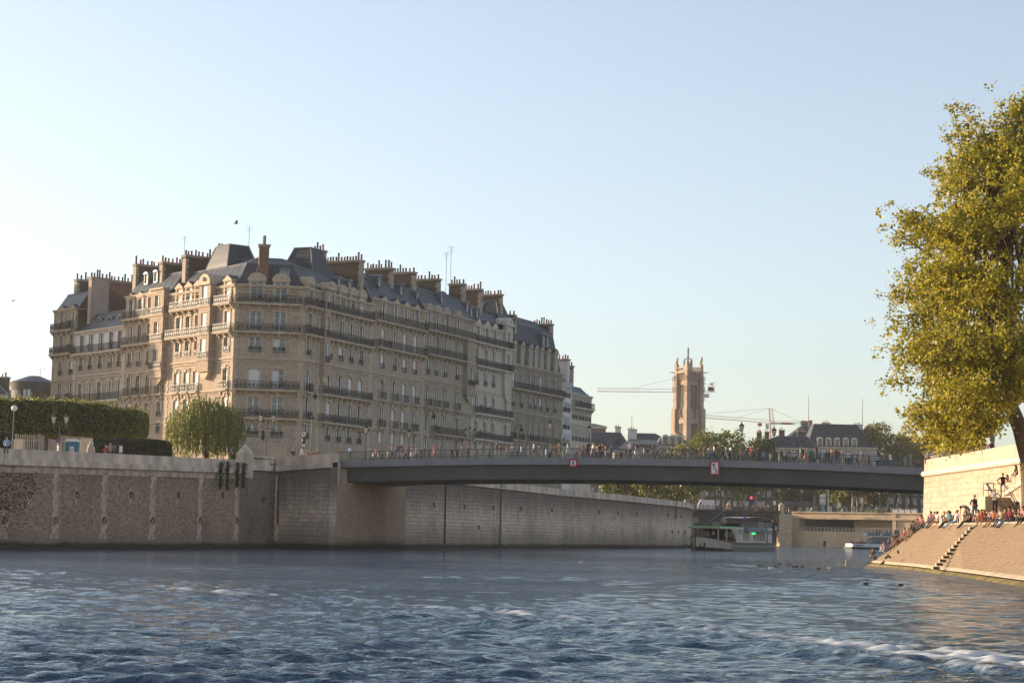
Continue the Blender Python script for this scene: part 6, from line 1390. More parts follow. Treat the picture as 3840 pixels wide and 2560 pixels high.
# ------------------------------------------------------------------ people on the right quay
def edge_pt(px):                                         # on the straight top edge of the slope
    d = at(px, 1960, 100); D = 100 * 31.4 / d.x; return Vector((31.4, D, ztp))
def hip_pt(px):
    lo, hi = 0., 1.
    for _ in range(30):
        m_ = (lo + hi) / 2; P = lerp3(B_[4], T_[4], m_)
        if proj(P)[0] < px: lo = m_
        else: hi = m_
    P = Vector(lerp3(B_[4], T_[4], lo)); P.z += .03; return P
QP = [ # px, where, back, pose, top, bottom, hair, style, facing(deg), h, label tail
 (3512, 'e', .1, 'sitting with legs down the slope', 'white', 'skin', 'brown', 'bun', -80, 1.66, 'person in a white dress with hair tied up, sitting at the slope edge'),
 (3529, 'e', .5, 'sitting hugging knees', 'white', 'beige', 'dark', 'short', -40, 1.6, 'dark-haired person in white sitting just behind the white dress'),
 (3556, 'e', .1, 'sitting with legs down the slope', 'teal', 'black', 'dark', 'long', -75, 1.7, 'long-haired person in teal top and black trousers, legs down the slope'),
 (3577, 'e', .1, 'sitting leaning back', 'white', 'pale blue', 'dark', 'short', -80, 1.74, 'person in white shirt and pale blue shorts, leaning back at the slope edge'),
 (3590, 'e', .9, 'sitting hugging knees', 'maroon', 'black', 'dark', 'short', -50, 1.7, 'person in maroon sitting behind the one in white shirt and pale shorts'),
 (3603, 'e', .5, 'bending forward', 'grey', 'black', 'dark', 'short', -60, 1.74, 'person in grey bending forward over the sitters, left of the man in black shirt'),
 (3632, 'e', .1, 'sitting with legs down the slope', 'black', 'black', 'dark', 'short', -85, 1.76, 'person all in black with long legs stretched down the slope'),
 (3646, 'e', .5, 'sitting hunched over', 'black', 'khaki', 'dark', 'long', -30, 1.65, 'hunched dark-haired person in black sitting before the standing man in jeans'),
 (3662, 'e', .2, 'sitting hugging knees', 'beige', 'skin', 'dark', 'long', -60, 1.65, 'bare-legged person in beige hugging knees by the dark footholds'),
 (3678, 'e', .2, 'sitting hunched over', 'red', 'skin', 'auburn', 'short', -50, 1.65, 'person in a red top hunched at the edge above the dark footholds'),
 (3691, 'e', .7, 'sitting hugging knees', 'brown', 'khaki', 'auburn', 'short', -20, 1.65, 'person in brown half hidden left of the white T-shirt'),
 (3709, 'e', .25, 'sitting hugging knees', 'white', 'navy', 'dark', 'short', -15, 1.8, 'broad person in a white T-shirt sitting cross-legged facing the river'),
 (3737, 'e', .6, 'sitting hugging knees', 'orange', 'navy', 'dark', 'short', -30, 1.74, 'person with dark cap and orange-brown top left of the blond one'),
 (3757, 'e', .1, 'sitting hunched over', 'beige', 'denim', 'blond', 'long', -75, 1.7, 'blond long-haired person in jeans hunched at the edge of the slope'),
 (3784, 'e', .1, 'sitting with legs down the slope', 'maroon', 'denim', 'dark', 'short', -80, 1.8, 'person in maroon T-shirt and jeans with legs down, right of the blond one'),
 (3808, 'e', .5, 'sitting hugging knees', 'pink', 'black', 'dark', 'short', -40, 1.7, 'dark-haired person in pink sitting left of the shirtless one'),
 (3833, 'e', .3, 'sitting hunched over', 'salmon', 'black', 'dark', 'short', -70, 1.74, 'person in salmon at the right edge of the photo, below the tree trunk'),
 (3726, 'e', 1.3, 'sitting hugging knees', 'maroon', 'denim', 'brown', 'long', 10, 1.65, 'person in maroon in the second row behind the white T-shirt'),
 (3618, 'e', 1.0, 'sitting hugging knees', 'salmon', 'black', 'brown', 'long', 20, 1.65, 'person in salmon seated right beside the one bending forward'),
 (3541, 'e', .8, 'sitting hugging knees', 'salmon', 'denim', 'brown', 'short', -10, 1.7, 'person in salmon in the second row between white and teal tops'),
 (3567, 'e', 1.1, 'sitting hugging knees', 'grey', 'denim', 'dark', 'short', -40, 1.7, 'person in grey in the second row behind the teal top'),
 (3645, 'e', 1.2, 'sitting hugging knees', 'maroon', 'black', 'dark', 'long', 0, 1.7, 'long-haired person in maroon behind the hunched one in black'),
 (3670, 'e', 1.1, 'sitting hunched over', 'white', 'khaki', 'brown', 'short', -20, 1.7, 'person in white and khaki behind the beige and red sitters'),
 (3698, 'e', 1.5, 'sitting hugging knees', 'navy', 'denim', 'dark', 'short', 20, 1.7, 'person in navy in the back row left of the white T-shirt'),
 (3770, 'e', 1.0, 'sitting hugging knees', 'black', 'denim', 'dark', 'long', -10, 1.7, 'long-haired person in black behind the blond one'),
 (3797, 'e', 1.1, 'sitting hugging knees', 'beige', 'brown', 'dark', 'short', 10, 1.7, 'person in beige in the second row between maroon and pink'),
 (3822, 'e', .9, 'sitting hugging knees', 'brown', 'denim', 'brown', 'short', -20, 1.7, 'person in brown in the second row near the tree trunk'),
 (3719, 'e', .15, 'sitting with legs down the slope', 'orange', 'skin', 'dark', 'short', -60, 1.66, 'person in orange with bare legs down, right of the white T-shirt'),
 (3453, 'h', .2, 'sitting hugging knees', 'white', 'denim', 'brown', 'short', -50, 1.7, 'person in white on the slanting edge, above the dark pair'),
 (3402, 'h', .35, 'sitting hunched over', 'maroon', 'denim', 'dark', 'short', -40, 1.7, 'person in maroon on the middle of the slanting edge, slightly back'),
 (3357, 'h', .3, 'sitting hugging knees', 'white', 'brown', 'brown', 'long', -40, 1.7, 'long-haired person in white low on the slanting edge'),
 (3463, 'h', 0, 'sitting hunched over', 'salmon', 'khaki', 'dark', 'short', -60, 1.7, 'dark-haired person in salmon sitting on the slope just below the wall corner'),
 (3477, 'h', .35, 'sitting hugging knees', 'white', 'denim', 'dark', 'short', -30, 1.7, 'person in white by the wall corner, left one of a pair'),
 (3491, 'h', .2, 'sitting with legs down the slope', 'pink', 'denim', 'dark', 'short', -50, 1.7, 'person in pink by the wall corner, right one of a pair'),
 (3440, 'h', .1, 'sitting hugging knees', 'black', 'navy', 'dark', 'short', -50, 1.72, 'person in black on the slanting edge, upper one of the dark pair'),
 (3428, 'h', .1, 'sitting hunched over', 'black', 'beige', 'dark', 'short', -60, 1.72, 'person in black top and beige bottoms on the slanting edge'),
 (3413, 'h', .1, 'sitting with legs down the slope', 'brown', 'skin', 'brown', 'short', -50, 1.7, 'bare-legged person in brown on the middle of the slanting edge'),
 (3394, 'h', .05, 'sitting hugging knees', 'salmon', 'skin', 'auburn', 'short', -50, 1.7, 'bare-legged person in salmon on the middle of the slanting edge'),
 (3379, 'h', .3, 'sitting hugging knees', 'beige', 'brown', 'brown', 'short', -20, 1.72, 'person in beige sitting slightly back on the slanting edge'),
 (3366, 'h', .0, 'sitting hunched over', 'black', 'skin', 'dark', 'short', -60, 1.7, 'person in black with bare legs low on the slanting edge'),
 (3349, 'h', .0, 'sitting with legs down the slope', 'navy', 'denim', 'brown', 'short', -60, 1.7, 'person in navy and denim low on the slanting edge'),
 (3331, 'h', .1, 'sitting hugging knees', 'navy', 'denim', 'blond', 'short', -40, 1.7, 'blond person in navy near the water, second from the bottom'),
 (3318, 'h', .0, 'sitting hugging knees', 'salmon', 'white', 'auburn', 'short', -40, 1.7, 'person in salmon and white near the water, left of the blond one'),
 (3281, 'h', .0, 'sitting hunched over', 'black', 'grey', 'dark', 'long', -50, 1.7, 'long-haired person in black sitting lowest, at the water corner'),
]
for q in QP:
    P = edge_pt(q[0]) if q[1] == 'e' else hip_pt(q[0]); P.x += q[2]
    if q[1] == 'e':
        if q[2] > .6: P.y = (P.x) / 31.4 * P.y
    else: P.z += .0; P.y -= .0
    pz = P.z - (.0 if 'sitting' in q[3] else 0); P.z = max(pz, ztp if q[1] == 'e' else pz) - .02
    person(P, R(q[8]), q[3], q[4], q[5], q[6], q[7], q[10], 'people sitting along the sloping quay', 0 if q[5] == 'skin' or rnd.random() < .6 else 1, q[9] * 1.02, rnd.choice([SKIN, SKIN, SKIN2]), skirt=False)
def stand(px, py_feet, D, pose, top, bot, hair, style, rz, h, label, group='people standing on the right quay', z=None, sl=0):
    p = at(px, py_feet, D); 
    if z is not None: p.z = z
    return person(p, R(rz), pose, top, bot, hair, style, label, group, sl, h, rnd.choice([SKIN, SKIN2]))
stand(3655, 1950, 137, 'holding something', 'black', 'denim', 'brown', 'short', -25, 1.95, 'standing man in black shirt and jeans, hands together, before the sunlit wall', z=ztp, sl=1)
pw_ = stand(3731, 1905, 133.9, 'hands on hips', 'white', 'black', 'blond', 'short', 160, 1.74, 'person in white sleeveless top and black trousers, hands on hips, on the steps', z=None); pw_.location.z = ztp + zl_ * 3 / ns
stand(3761, 1860, 139.5, 'hands on hips', 'black', 'black', 'dark', 'short', 170, 1.78, 'person in black T-shirt seen from behind on the stair landing', z=ztp + zl_)
stand(3777, 1860, 140.2, 'standing', 'salmon', 'brown', 'auburn', 'long', -60, 1.72, 'long-haired person in salmon beside the black T-shirt on the landing', z=ztp + zl_)
p = Vector((35.2, 133.1, 0)); d = at(3814, 1790, 100); p.y = 100 * 35.2 / d.x; p.z = ztp + zA + (zB - zA) * ((ya + 134 - p.y) / 28.6) + .0
person(p, R(-80), 'sitting on the wall', 'black', 'white', 'dark', 'long', 'girl-sized person in black top and white shorts sitting on the ramp wall by the trunk', None, 0, 1.6)
p = Vector((xat(3472, 172, 1700) + .15, 171.6, rzt)); person(p, R(-30), 'sitting on the wall', 'beige', 'brown', 'dark', 'short', 'person in beige sweater sitting on the wall corner where the bridge meets it', None, 1, 1.8)
for px, top_, hair_, lab in ((3623, 'beige', 'dark', 'person in beige behind the right parapet, leftmost of five'), (3636, 'black', 'dark', 'person in black behind the right parapet, second of five'), (3666, 'green', 'brown', 'person in green behind the right parapet, middle of five'), (3691, 'orange', 'blond', 'blond person in orange behind the right parapet, fourth of five'), (3717, 'maroon', 'dark', 'person in maroon behind the right parapet, rightmost of five')):
    D = 158.0 if px < 3680 else 151; x = xat(px, D, 1690); person((x, D, rzt - 1.0), R(rnd.uniform(-60, 60)), 'standing', top_, 'black', hair_, 'short', lab, 'people behind the right parapet', 0, 1.75)
# ------------------------------------------------------------------ people on the left island
q, t, z = wall_at(8); person((q.x + .1, q.y + .25, z), R(10), 'sitting on the wall', 'pale blue', 'black', 'dark', 'short', 'person in pale blue shirt sitting on the river wall at the left edge', None, 1, 1.8)
for px, D, gz, pose, top_, bot, hair_, st2, rz, lab in ((218, 181, 7.9, 'standing', 'white', 'white', 'grey', 'short', 120, 'person in white with a backpack below the small no-parking sign'), (398, 188, 7.95, 'hands on hips', 'red', 'red', 'dark', 'short', 60, 'child in a red dress by the dark hedge'), (414, 188, 8.1, 'holding something', 'beige', 'black', 'brown', 'short', 10, 'person in beige between the red dress and the notice board'), (433, 188, 7.9, 'standing', 'navy', 'denim', 'dark', 'short', -60, 'person in navy jacket beside the notice board')):
    h_ = zat(px, {218: 1660, 398: 1668, 414: 1654, 433: 1668}[px], D) - gz; person((xat(px, D, 1690), D, gz), R(rz), pose, top_, bot, hair_, st2, lab, None, 1, max(1.3, min(1.95, h_)))
for px, top_, hair_, ph, lab in ((1133, 'white', 'grey', 1680, 'person in white shirt leaning on the parapet, leftmost of five by the bridge'), (1152, 'beige', 'brown', 1683, 'person in beige behind the parapet, second of five by the bridge'), (1166, 'pink', 'dark', 1689, 'person in pink behind the parapet, middle of five by the bridge'), (1177, 'red', 'dark', 1688, 'person in red behind the parapet, fourth of five by the bridge'), (1193, 'khaki', 'brown', 1682, 'person in khaki behind the parapet, rightmost of five by the bridge')):
    D = 216.6; h_ = zat(px, ph, D) - 9.3; person((xat(px, D, 1700), D, 9.3), R(rnd.uniform(120, 240)), 'standing', top_, 'denim', hair_, 'short', lab, 'people at the parapet left of the footbridge', 0, min(1.9, max(1.4, h_)))
for px, top_, lab in ((868, 'white', 'person in white at the foot of the willow, left of the stone end block'), (877, 'black', 'person in black at the foot of the willow beside the stone end block')):
    person((xat(px, 206, 1700), 206, 9.0), R(60), 'standing', top_, 'black', 'brown', 'short', lab, None, 0, 1.7)
# ------------------------------------------------------------------ birds
WB = M('white_feathers', (.66, .62, .56), .8, .05, 5); DB = M('dark_feathers', (.035, .03, .025), .7, .3, 6); BB = M('brown_feathers', (.15, .10, .065), .8, .3, 6); BK = M('orange_beak', (.5, .16, .03), .5, .1, 4)
def duck(px, py, label, mat=BB, s=1.0, rz=0, swan=False, cat='duck'):
    p = onwater(px, py); p.z = .02; b = MB().mat(mat)
    b.tube([(-.30 * s, 0, .14 * s), (-.2 * s, 0, .10 * s), (0, 0, .08 * s), (.15 * s, 0, .10 * s), (.24 * s, 0, .13 * s)], [.02 * s, .09 * s, .12 * s, .09 * s, .04 * s], 8)
    if swan: b.tube([(.2 * s, 0, .1 * s), (.30 * s, 0, .22 * s), (.26 * s, 0, .40 * s), (.28 * s, 0, .52 * s), (.34 * s, 0, .56 * s), (.40 * s, 0, .53 * s)], [.05 * s, .035 * s, .026 * s, .026 * s, .035 * s, .02 * s], 7); b.mat(BK).tube([(.40 * s, 0, .53 * s), (.47 * s, 0, .50 * s)], [.016 * s, .006 * s], 5); b.mat(mat).tube([(-.3 * s, .07 * s, .2 * s), (0, .08 * s, .2 * s)], [.02 * s, .08 * s], 6); b.tube([(-.3 * s, -.07 * s, .2 * s), (0, -.08 * s, .2 * s)], [.02 * s, .08 * s], 6)
    else: b.tube([(.18 * s, 0, .12 * s), (.24 * s, 0, .22 * s), (.30 * s, 0, .24 * s)], [.05 * s, .04 * s, .03 * s], 6); b.mat(BK).tube([(.30 * s, 0, .235 * s), (.37 * s, 0, .225 * s)], [.02 * s, .012 * s], 4)
    o = b.build('swan' if swan else 'duck', None, p, rz, smooth=True); tag(o, label, cat, None if swan else 'ducks on the river')
duck(3158, 2128, 'white swan floating left of the sloping quay corner', WB, 1.15, .25, True, 'swan')
for i, (px, py, w_) in enumerate(((2848, 2123, 'brown duck farthest left of the flock beyond the swan'), (2891, 2133, 'pale duck second from the left of the flock, nearest the camera'), (2910, 2126, 'duck third from the left of the flock'), (2922, 2116, 'duck in the far line of the flock, left one'), (2959, 2119, 'duck in the far line of the flock, right one'), (2975, 2126, 'left duck of the close pair in mid-flock'), (2987, 2126, 'right duck of the close pair in mid-flock'), (3007, 2126, 'duck just right of the close pair'), (3069, 2135, 'small duck between the flock and the swan'), (3112, 2134, 'small pale duck just left of the swan'), (2177, 2109, 'lone pale gull-like bird floating in front of the receding wall'))):
    duck(px, py, w_, WB if px in (2891, 3112, 2177) else BB, 0.62, [0, 3.1][i % 2])
duck(3248, 2192, 'black coot on the water in front of the quay corner', DB, .5, 0); duck(3377, 2197, 'black coot farther right in front of the sloping quay', DB, .5, 3)
def flyer(px, py, D, span, mat, label, rz=0, bank=.3, cat='gull', loc=None):
    p = loc or at(px, py, D); b = MB().mat(mat); s = span / 2; b.tube([(-.22 * span, 0, 0), (0, 0, .01), (.2 * span, 0, 0)], [.015, .055 * span, .02], 6)
    for sy in (-1, 1):
        z1, z2 = s * .35, s * (.35 + bank); b.poly([(.1 * span, sy * .04, .02), (.12 * span, sy * s * .5, z1), (-.04 * span, sy * s * .5, z1), (-.08 * span, sy * .04, .01)]); b.poly([(.12 * span, sy * s * .5, z1), (-.06 * span, sy * s, z2), (-.09 * span, sy * s * .95, z2), (-.04 * span, sy * s * .5, z1)])
        b.poly([(.1 * span, sy * .04, .0), (.12 * span, sy * s * .5, z1 - .015), (-.04 * span, sy * s * .5, z1 - .015), (-.08 * span, sy * .04, -.01)][::-1])
    o = b.build(cat, None, p, rz); tag(o, label, cat)
for px, py, D, w_ in ((2715, 1930, 300, 'white gull flying over the barge canopy, left one'), (2906, 1934, 300, 'white gull flying by the far bridge pier'), (2930, 1984, 330, 'white gull gliding right of the barge stern, at rail height'), (2952, 2003, 330, 'dark-winged gull gliding by the lower embankment wall'), (3436, 1893, 300, 'white gull in front of the shaded trunks, left of the right wall')): flyer(px, py, D, 1.1, WB if 'dark' not in w_ else DB, w_, rnd.uniform(0, 3), .25)
flyer(885, 838, 210, 1.3, DB, 'dark bird high in the sky above the corner house', .3, .1, 'bird'); flyer(48, 1129, 300, 1.2, DB, 'tiny bird low in the sky at the far left', 1, .1, 'bird')
flyer(3102, 2106, 150, .9, DB, 'dark duck flapping its wings just above the water left of the swan', 1.2, .4, 'duck')
def pigeon(px, py, label):
    f0 = None; d = None
    for s_ in range(600):
        D = 85 + s_ * .1; P = at(px, py, D); xb = 26.4 - (130 - D) * .075 if D < 130 else 26.6
        if P.z <= max(0, ztp * (P.x - xb) / (31.4 - xb)): break
    b = MB().mat(DB); b.tube([(-.2, 0, .06), (-.05, 0, .12), (.08, 0, .2), (.12, 0, .3), (.16, 0, .3)], [.02, .09, .08, .045, .02], 7); b.tube([(0, .03, 0), (0, .03, .1)], .01, 4); b.tube([(0, -.03, 0), (0, -.03, .1)], .01, 4); o = b.build('pigeon', None, P, rnd.uniform(0, 6)); tag(o, label, 'pigeon', 'pigeons on the sloping quay')
for px, py, w_ in ((3368, 2077, 'pigeon alone on the slope near the slanting edge'), (3324, 2096, 'pigeon in the low cluster on the slope, left one'), (3334, 2093, 'pigeon in the low cluster on the slope, right one'), (3310, 2117, 'pigeon lowest on the slope above the mossy foot'), (3664, 1734, 'pigeon on the moulding')): 
    if py > 1800: pigeon(px, py, w_)
# ------------------------------------------------------------------ the far side: embankment, far bridge, buildings, tower, cranes, boats
FW = brickmat('far_embankment_stone', (.62, .46, .30), (.54, .40, .26), (.38, .28, .19), 1.6, .6, .03, dirt=.45, bump=.3, dirtcol=(.17, .135, .10), dscale=.12)
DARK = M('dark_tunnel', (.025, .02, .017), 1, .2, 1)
def qbox(b, px0, px1, py0, py1, D, depth=1.0):
    'box whose front face is seen between two corners of the photograph'
    a, c = at((px0 + px1) / 2, py1, D), at((px0 + px1) / 2, py0, D); b.box(xat(px0, D, (py0 + py1) / 2), xat(px1, D, (py0 + py1) / 2), D, D + depth, a.z, c.z); return b
FD = 600.0
def hz(px, py): return zat(px, py, FD)
zlo = hz(3050, 1990); zr = hz(3050, 1917)
ew = thing('embankment_wall', 'far two-level stone embankment with a dark road opening and a lower quay rail', 'embankment', (0, 0, 0))
x0, x1, x2 = xat(2922, FD, 1990), xat(3204, FD, 1960), xat(3720, FD, 1960)
b = MB().mat(FW); b.box(x0, x2, FD, FD + 9, -1.5, zlo); b.build('lower_wall', ew)
b = MB().mat(FW); zs1, zs2 = hz(3050, 1946), zr
b.box(x0, x2 + 40, FD + 9, FD + 10.5, zs1, zs2); b.box(x0, x2 + 40, FD + 8.6, FD + 9, zs2 - .35, zs2 + .02); b.box(x0, x2 + 40, FD + 8.5, FD + 9, zs1 + .15, zs1 + .75)
b.box(x0, x0 + 2.6, FD + 8.8, FD + 14, zlo, zs1); b.box(xat(3328, FD, 1960), xat(3342, FD, 1960), FD + 8.7, FD + 9, zlo, zs2); b.build('upper_wall', ew)
b = MB().mat(FW); b.box(xat(3342, FD, 1960), x2 + 40, FD + 9.2, FD + 12, zlo, zs1); b.box(xat(3150, FD, 1960), xat(3330, FD, 1960), FD + 14, FD + 16, zlo, zs1); b.build('inner_wall', ew)
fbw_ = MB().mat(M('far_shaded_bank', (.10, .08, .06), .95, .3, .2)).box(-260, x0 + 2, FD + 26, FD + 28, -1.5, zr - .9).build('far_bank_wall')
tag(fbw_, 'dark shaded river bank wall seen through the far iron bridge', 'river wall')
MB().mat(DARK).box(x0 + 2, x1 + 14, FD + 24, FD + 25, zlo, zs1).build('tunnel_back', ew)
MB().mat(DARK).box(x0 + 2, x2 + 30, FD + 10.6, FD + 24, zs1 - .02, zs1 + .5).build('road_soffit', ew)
b = MB().mat(M('pale_railing', (.5, .45, .38), .6, .1, 2)); xx = x0 + 2.2
while xx < x2: b.box(xx - .07, xx + .07, FD + .3, FD + .42, zlo, zlo + 1.15); xx += 1.15
for z in (.35, .7, 1.1): b.box(x0 + 2.2, x2, FD + .3, FD + .4, zlo + z, zlo + z + .07)
b.build('quay_railing', ew)
b = MB().mat(DARK); px = 3106; xc = xat(px, FD, 2030); b.prismy([(xc - .4, .2), (xc + .4, .2), (xc + .4, 1.5), (xc + .2, 1.85), (xc - .2, 1.85), (xc - .4, 1.5)], FD - .05, FD + .1); b.build('drain_niche', ew)
tr = MB().mat(ASPH); tr.box(-3000, 3000, FD + 25.5, 8000, zr - 3, zr - 1.0); struct(tr.build('far_bank_ground'))
EWA = R(-33)
ew.location = (x0, FD, 0); ew.rotation_euler = (0, 0, EWA)
for c_ in ew.children: 
    if c_.name != 'shaded_bank': c_.location = (-x0, -FD, 0)
def ew_pt(px, back):
    'a point on the street behind the turned wall'
    A_ = Vector((x0 - back * math.sin(EWA), FD + back * math.cos(EWA))); t_ = Vector((math.cos(EWA), math.sin(EWA))); q = on_line(px, A_, A_ + t_ * 50, 1915); return q
tr = MB().mat(ASPH); _c = [ew_pt(2925, 10.55), (x0 + 52, FD + 10.55 - 24 * 1.0), (x0 + 190, FD - 70), (x0 + 190, FD + 25.4), (x0, FD + 25.4)]; _c[1] = ew_pt(3500, 10.55); _c[2] = (ew_pt(3900, 10.55)); tr.poly([(p_[0], p_[1], zr - .96) for p_ in _c]); struct(tr.build('embankment_road'))
bo = thing('stone_pier_post', 'pale pointed stone post where the far iron bridge meets the embankment', 'post', at(2932, 1917, 598)); 
w_ = xat(2941, 598) - xat(2923, 598); h_ = zat(2932, 1884, 598) - bo.location.z
MB().mat(FW).prismy([(-w_ / 2, -3), (w_ / 2, -3), (w_ / 2, h_ * .75), (0, h_), (-w_ / 2, h_ * .75)], 0, 2).build('post_body', bo)
bo = thing('stone_pier_post', 'pale pointed stone post midway along the far iron bridge', 'post', at(2733, 1912, 618)); MB().mat(FW).prismy([(-.7, -1), (.7, -1), (.7, 1.6), (0, 2.5), (-.7, 1.6)], 0, 1.5).build('post_body', bo)
# far iron bridge
FI = M('far_bridge_iron', (.035, .03, .028), .7, .2, .6)
fb = thing('iron_bridge', 'dark iron lattice bridge in the distance under the footbridge', 'bridge', (0, 0, 0)); D = 596.; xa, xb = xat(2400, D, 1915), xat(2928, D, 1915); zt = zat(2760, 1911, D)
b = MB().mat(FI); b.box(xa, xb, D, D + 18, zt - .9, zt); b.box(xa, xb, D - .25, D, zt - .35, zt - .05); b.build('deck', fb)
b = MB().mat(FI); n = 34; zz = lambda t: zt - 1.1 - 4.6 * (2 * t - 1) ** 2 if True else 0
for i in range(n):
    t0, t1 = i / n, (i + 1) / n; xA, xB = xa + (xb - xa) * t0, xa + (xb - xa) * t1; t0_, t1_ = .15 + .85 * t0, .15 + .85 * t1; za_, zb_ = zz(t0_) - .4, zz(t1_) - .4
    for dy in (0, 6, 12): b.obox(((xA + xB) / 2, D + dy + .2, (za_ + zb_) / 2), ((xB - xA, 0, zb_ - za_), (0, 1, 0), (0, 0, 1)), ((xB - xA) / 2 + .1, .2, .3)); b.tube([(xA, D + dy + .2, zt - .9), (xB, D + dy + .2, zb_)], .1, 4); b.tube([(xB, D + dy + .2, zt - .9), (xA, D + dy + .2, za_)], .1, 4)
b.build('arch_lattice', fb)
b = MB().mat(FI); xx = xa
while xx < xb: b.box(xx - .05, xx + .05, D, D + .1, zt, zt + 1.1); xx += .45
b.box(xa, xb, D, D + .12, zt + 1.0, zt + 1.12); b.box(xa, xb, D, D + .1, zt + .2, zt + .28); b.build('parapet_rail', fb)
MB().mat(FW).box(xb - .5, xb + 3.2, D - 1, D + 16, -1.5, zt - .95).build('abutment', fb)
MB().mat(M('blue_hoarding', (.03, .04, .09), .8, .1, 1)).box(xat(2893, 597, 2000), xat(2917, 597, 2000), 599.2, 599.5, .3, zat(2900, 1955, 597)).build('hoarding', fb)
# lamps, people, vehicles on the far bank
for px, py, lab in ((2532, 1812, 'far lamp post left of the far iron bridge'), (2699, 1822, 'far lamp post, left of three on the iron bridge'), (2791, 1822, 'far lamp post, middle of three on the iron bridge'), (2921, 1827, 'far lamp post, right of three on the iron bridge'), (3007, 1829, 'far lamp post on the embankment left of the road signs')):
    Dd = 603; p = at(px, 1912, Dd); p.z = zt if px < 2930 else zr - 1; street_lamp(p, zat(px, py, Dd), lab, 'far lamp posts', s=1.5)
FPN = [(2600, 'beige'), (2621, 'black'), (2637, 'navy'), (2651, 'black'), (2660, 'grey'), (2671, 'salmon'), (2683, 'maroon'), (2690, 'beige'), (2696, 'brown'), (2714, 'brown'), (2752, 'black'), (2758, 'white'), (2771, 'grey'), (2780, 'black'), (2784, 'pale blue'), (2798, 'brown'), (2822, 'white'), (2830, 'beige'), (2837, 'grey'), (2852, 'orange'), (2866, 'salmon'), (2874, 'white'), (2882, 'pale blue'), (2893, 'maroon'), (2950, 'red'), (2958, 'white')]
cnt = {}; 
for i, (px, c) in enumerate(FPN): cnt.setdefault(c, []).append(px)
for px, c in FPN:
    k = cnt[c].index(px); w_ = '' if len(cnt[c]) == 1 else ('left ' if k == 0 else 'right ' if k == len(cnt[c]) - 1 else 'middle '); loc_ = 'on the far iron bridge' if px < 2930 else 'on the far embankment'
    p = at(px, 1905, 604); p.z = zt if px < 2930 else zr - 1; person(p, rnd.uniform(0, 6), rnd.choice(['standing', 'walking', 'striding']), c, rnd.choice(['black', 'denim', 'navy']), 'dark', 'short', f'tiny {w_}person in {c} {loc_}', 'people on the far iron bridge', 0, 1.75)
def vehicle(px0, px1, py0, py1, D, gz, label, name, col, cat, van=False):
    a = xat(px0, D, 1890); c = xat(px1, D, 1890); L_ = c - a; H = zat((px0 + px1) / 2, py0, D) - gz; m_ = M('paint_' + name, col, .35, .05, 1); o = thing(name, label, cat, ((a + c) / 2, D, gz)); l = L_ / 2
    if van: P = [(-l, .4), (l, .4), (l, H * .93), (l - .2, H), (-l + .9, H), (-l + .1, H * .62), (-l, H * .5)]
    else: P = [(-l, .35), (l, .35), (l, H * .62), (l * .6, H * .68), (l * .35, H), (-l * .4, H), (-l * .65, H * .68), (-l, H * .6)]
    MB().mat(m_).prismy(P, 0, 1.9).build('body', o); b = MB().mat(GLASS)
    if van: b.prismy([(-l + .25, H * .62), (-l + 1.1, H * .62), (-l + 1.1, H * .9), (-l + .85, H * .9)], -.02, 0)
    else: b.prismy([(-l * .55, H * .68), (l * .5, H * .68), (l * .3, H * .94), (-l * .36, H * .94)], -.02, 0)
    b.build('window', o)
    for x in (-l * .62, l * .62): MB().mat(BLK).tube([(x, -.03, .33), (x, .25, .33)], .33, 12).build('wheel', o)
vehicle(2617, 2680, 1873, 1906, 608, zt - .9, 'long white delivery van beyond the far iron bridge rail', 'delivery_van', (.7, .68, .66), 'van', True)
vehicle(3036, 3066, 1903, 1916, 616, zr - 1, 'silver car just above the embankment wall, left of the road signs', 'parked_car', (.35, .33, .3), 'car'); vehicle(2992, 3026, 1906, 1917, 618, zr - 1, 'dark car above the embankment wall by the far lamp post', 'parked_car', (.05, .05, .055), 'car'); vehicle(3150, 3176, 1908, 1920, 618, zr - 1, 'small grey car above the embankment wall right of the white sign', 'parked_car', (.12, .12, .13), 'car')
vehicle(2876, 2908, 1893, 1911, 612, zt - 1, 'dark car behind the far bridge rail near the right pier', 'parked_car', (.03, .03, .035), 'car')
# direction sign stack and other far signs
p = at(3085, 1915, 606); p.z = zr - 1; o = thing('direction_sign', 'stack of four pale direction panels above a turquoise panel on the far embankment', 'road sign', p); s12 = 606 / FPX
for k in range(4): z1 = zat(3085, 1853 + k * 9.5, 606) - p.z; MB().mat(WHT if k % 2 == 0 else M('sign_cream', (.5, .44, .34), .6)).box(-.9, 1.0, -.05, .05, z1 - .68, z1).build('panel', o)
z1 = zat(3085, 1890, 606) - p.z; MB().mat(M('turquoise_panel', (.01, .28, .38), .5, .05)).box(-.55, .35, -.05, .05, 0.1, z1).build('panel', o); MB().mat(M('pale_post', (.5, .47, .42), .6)).tube([(.45, 0, 0), (.45, 0, z1 + 3.6)], .12, 6).build('post', o)
for px, py, r__, lab in ((3128, 1892, .4, 'far round grey sign right of the direction panels'), (3070, 1897, .38, 'far red no-entry sign left of the direction panels'), (3211, 1901, .38, 'far round sign between the pale trunks')):
    p = at(px, py, 608); z = p.z; p.z = zr - 1; o = thing('road_sign', lab, 'road sign', p); z -= p.z; MB().mat(CAST).tube([(0, .06, 0), (0, .06, z)], .05, 5).build('post', o); MB().mat(RED if 'red' in lab else M('dull_sign', (.2, .2, .24), .6)).tube([(0, -.03, z), (0, .03, z)], r__, 14).build('disc', o)
p = at(3148, 1915, 606); p.z = zr - 1; o = thing('sign_board', 'white rectangular board on a post on the far embankment', 'road sign', p); z1 = zat(3148, 1885, 606) - p.z; MB().mat(CAST).tube([(0, .08, 0), (0, .08, z1)], .06, 5).build('post', o); MB().mat(WHT).box(-.45, .45, -.04, .04, z1 - 1.25, z1).build('panel', o)
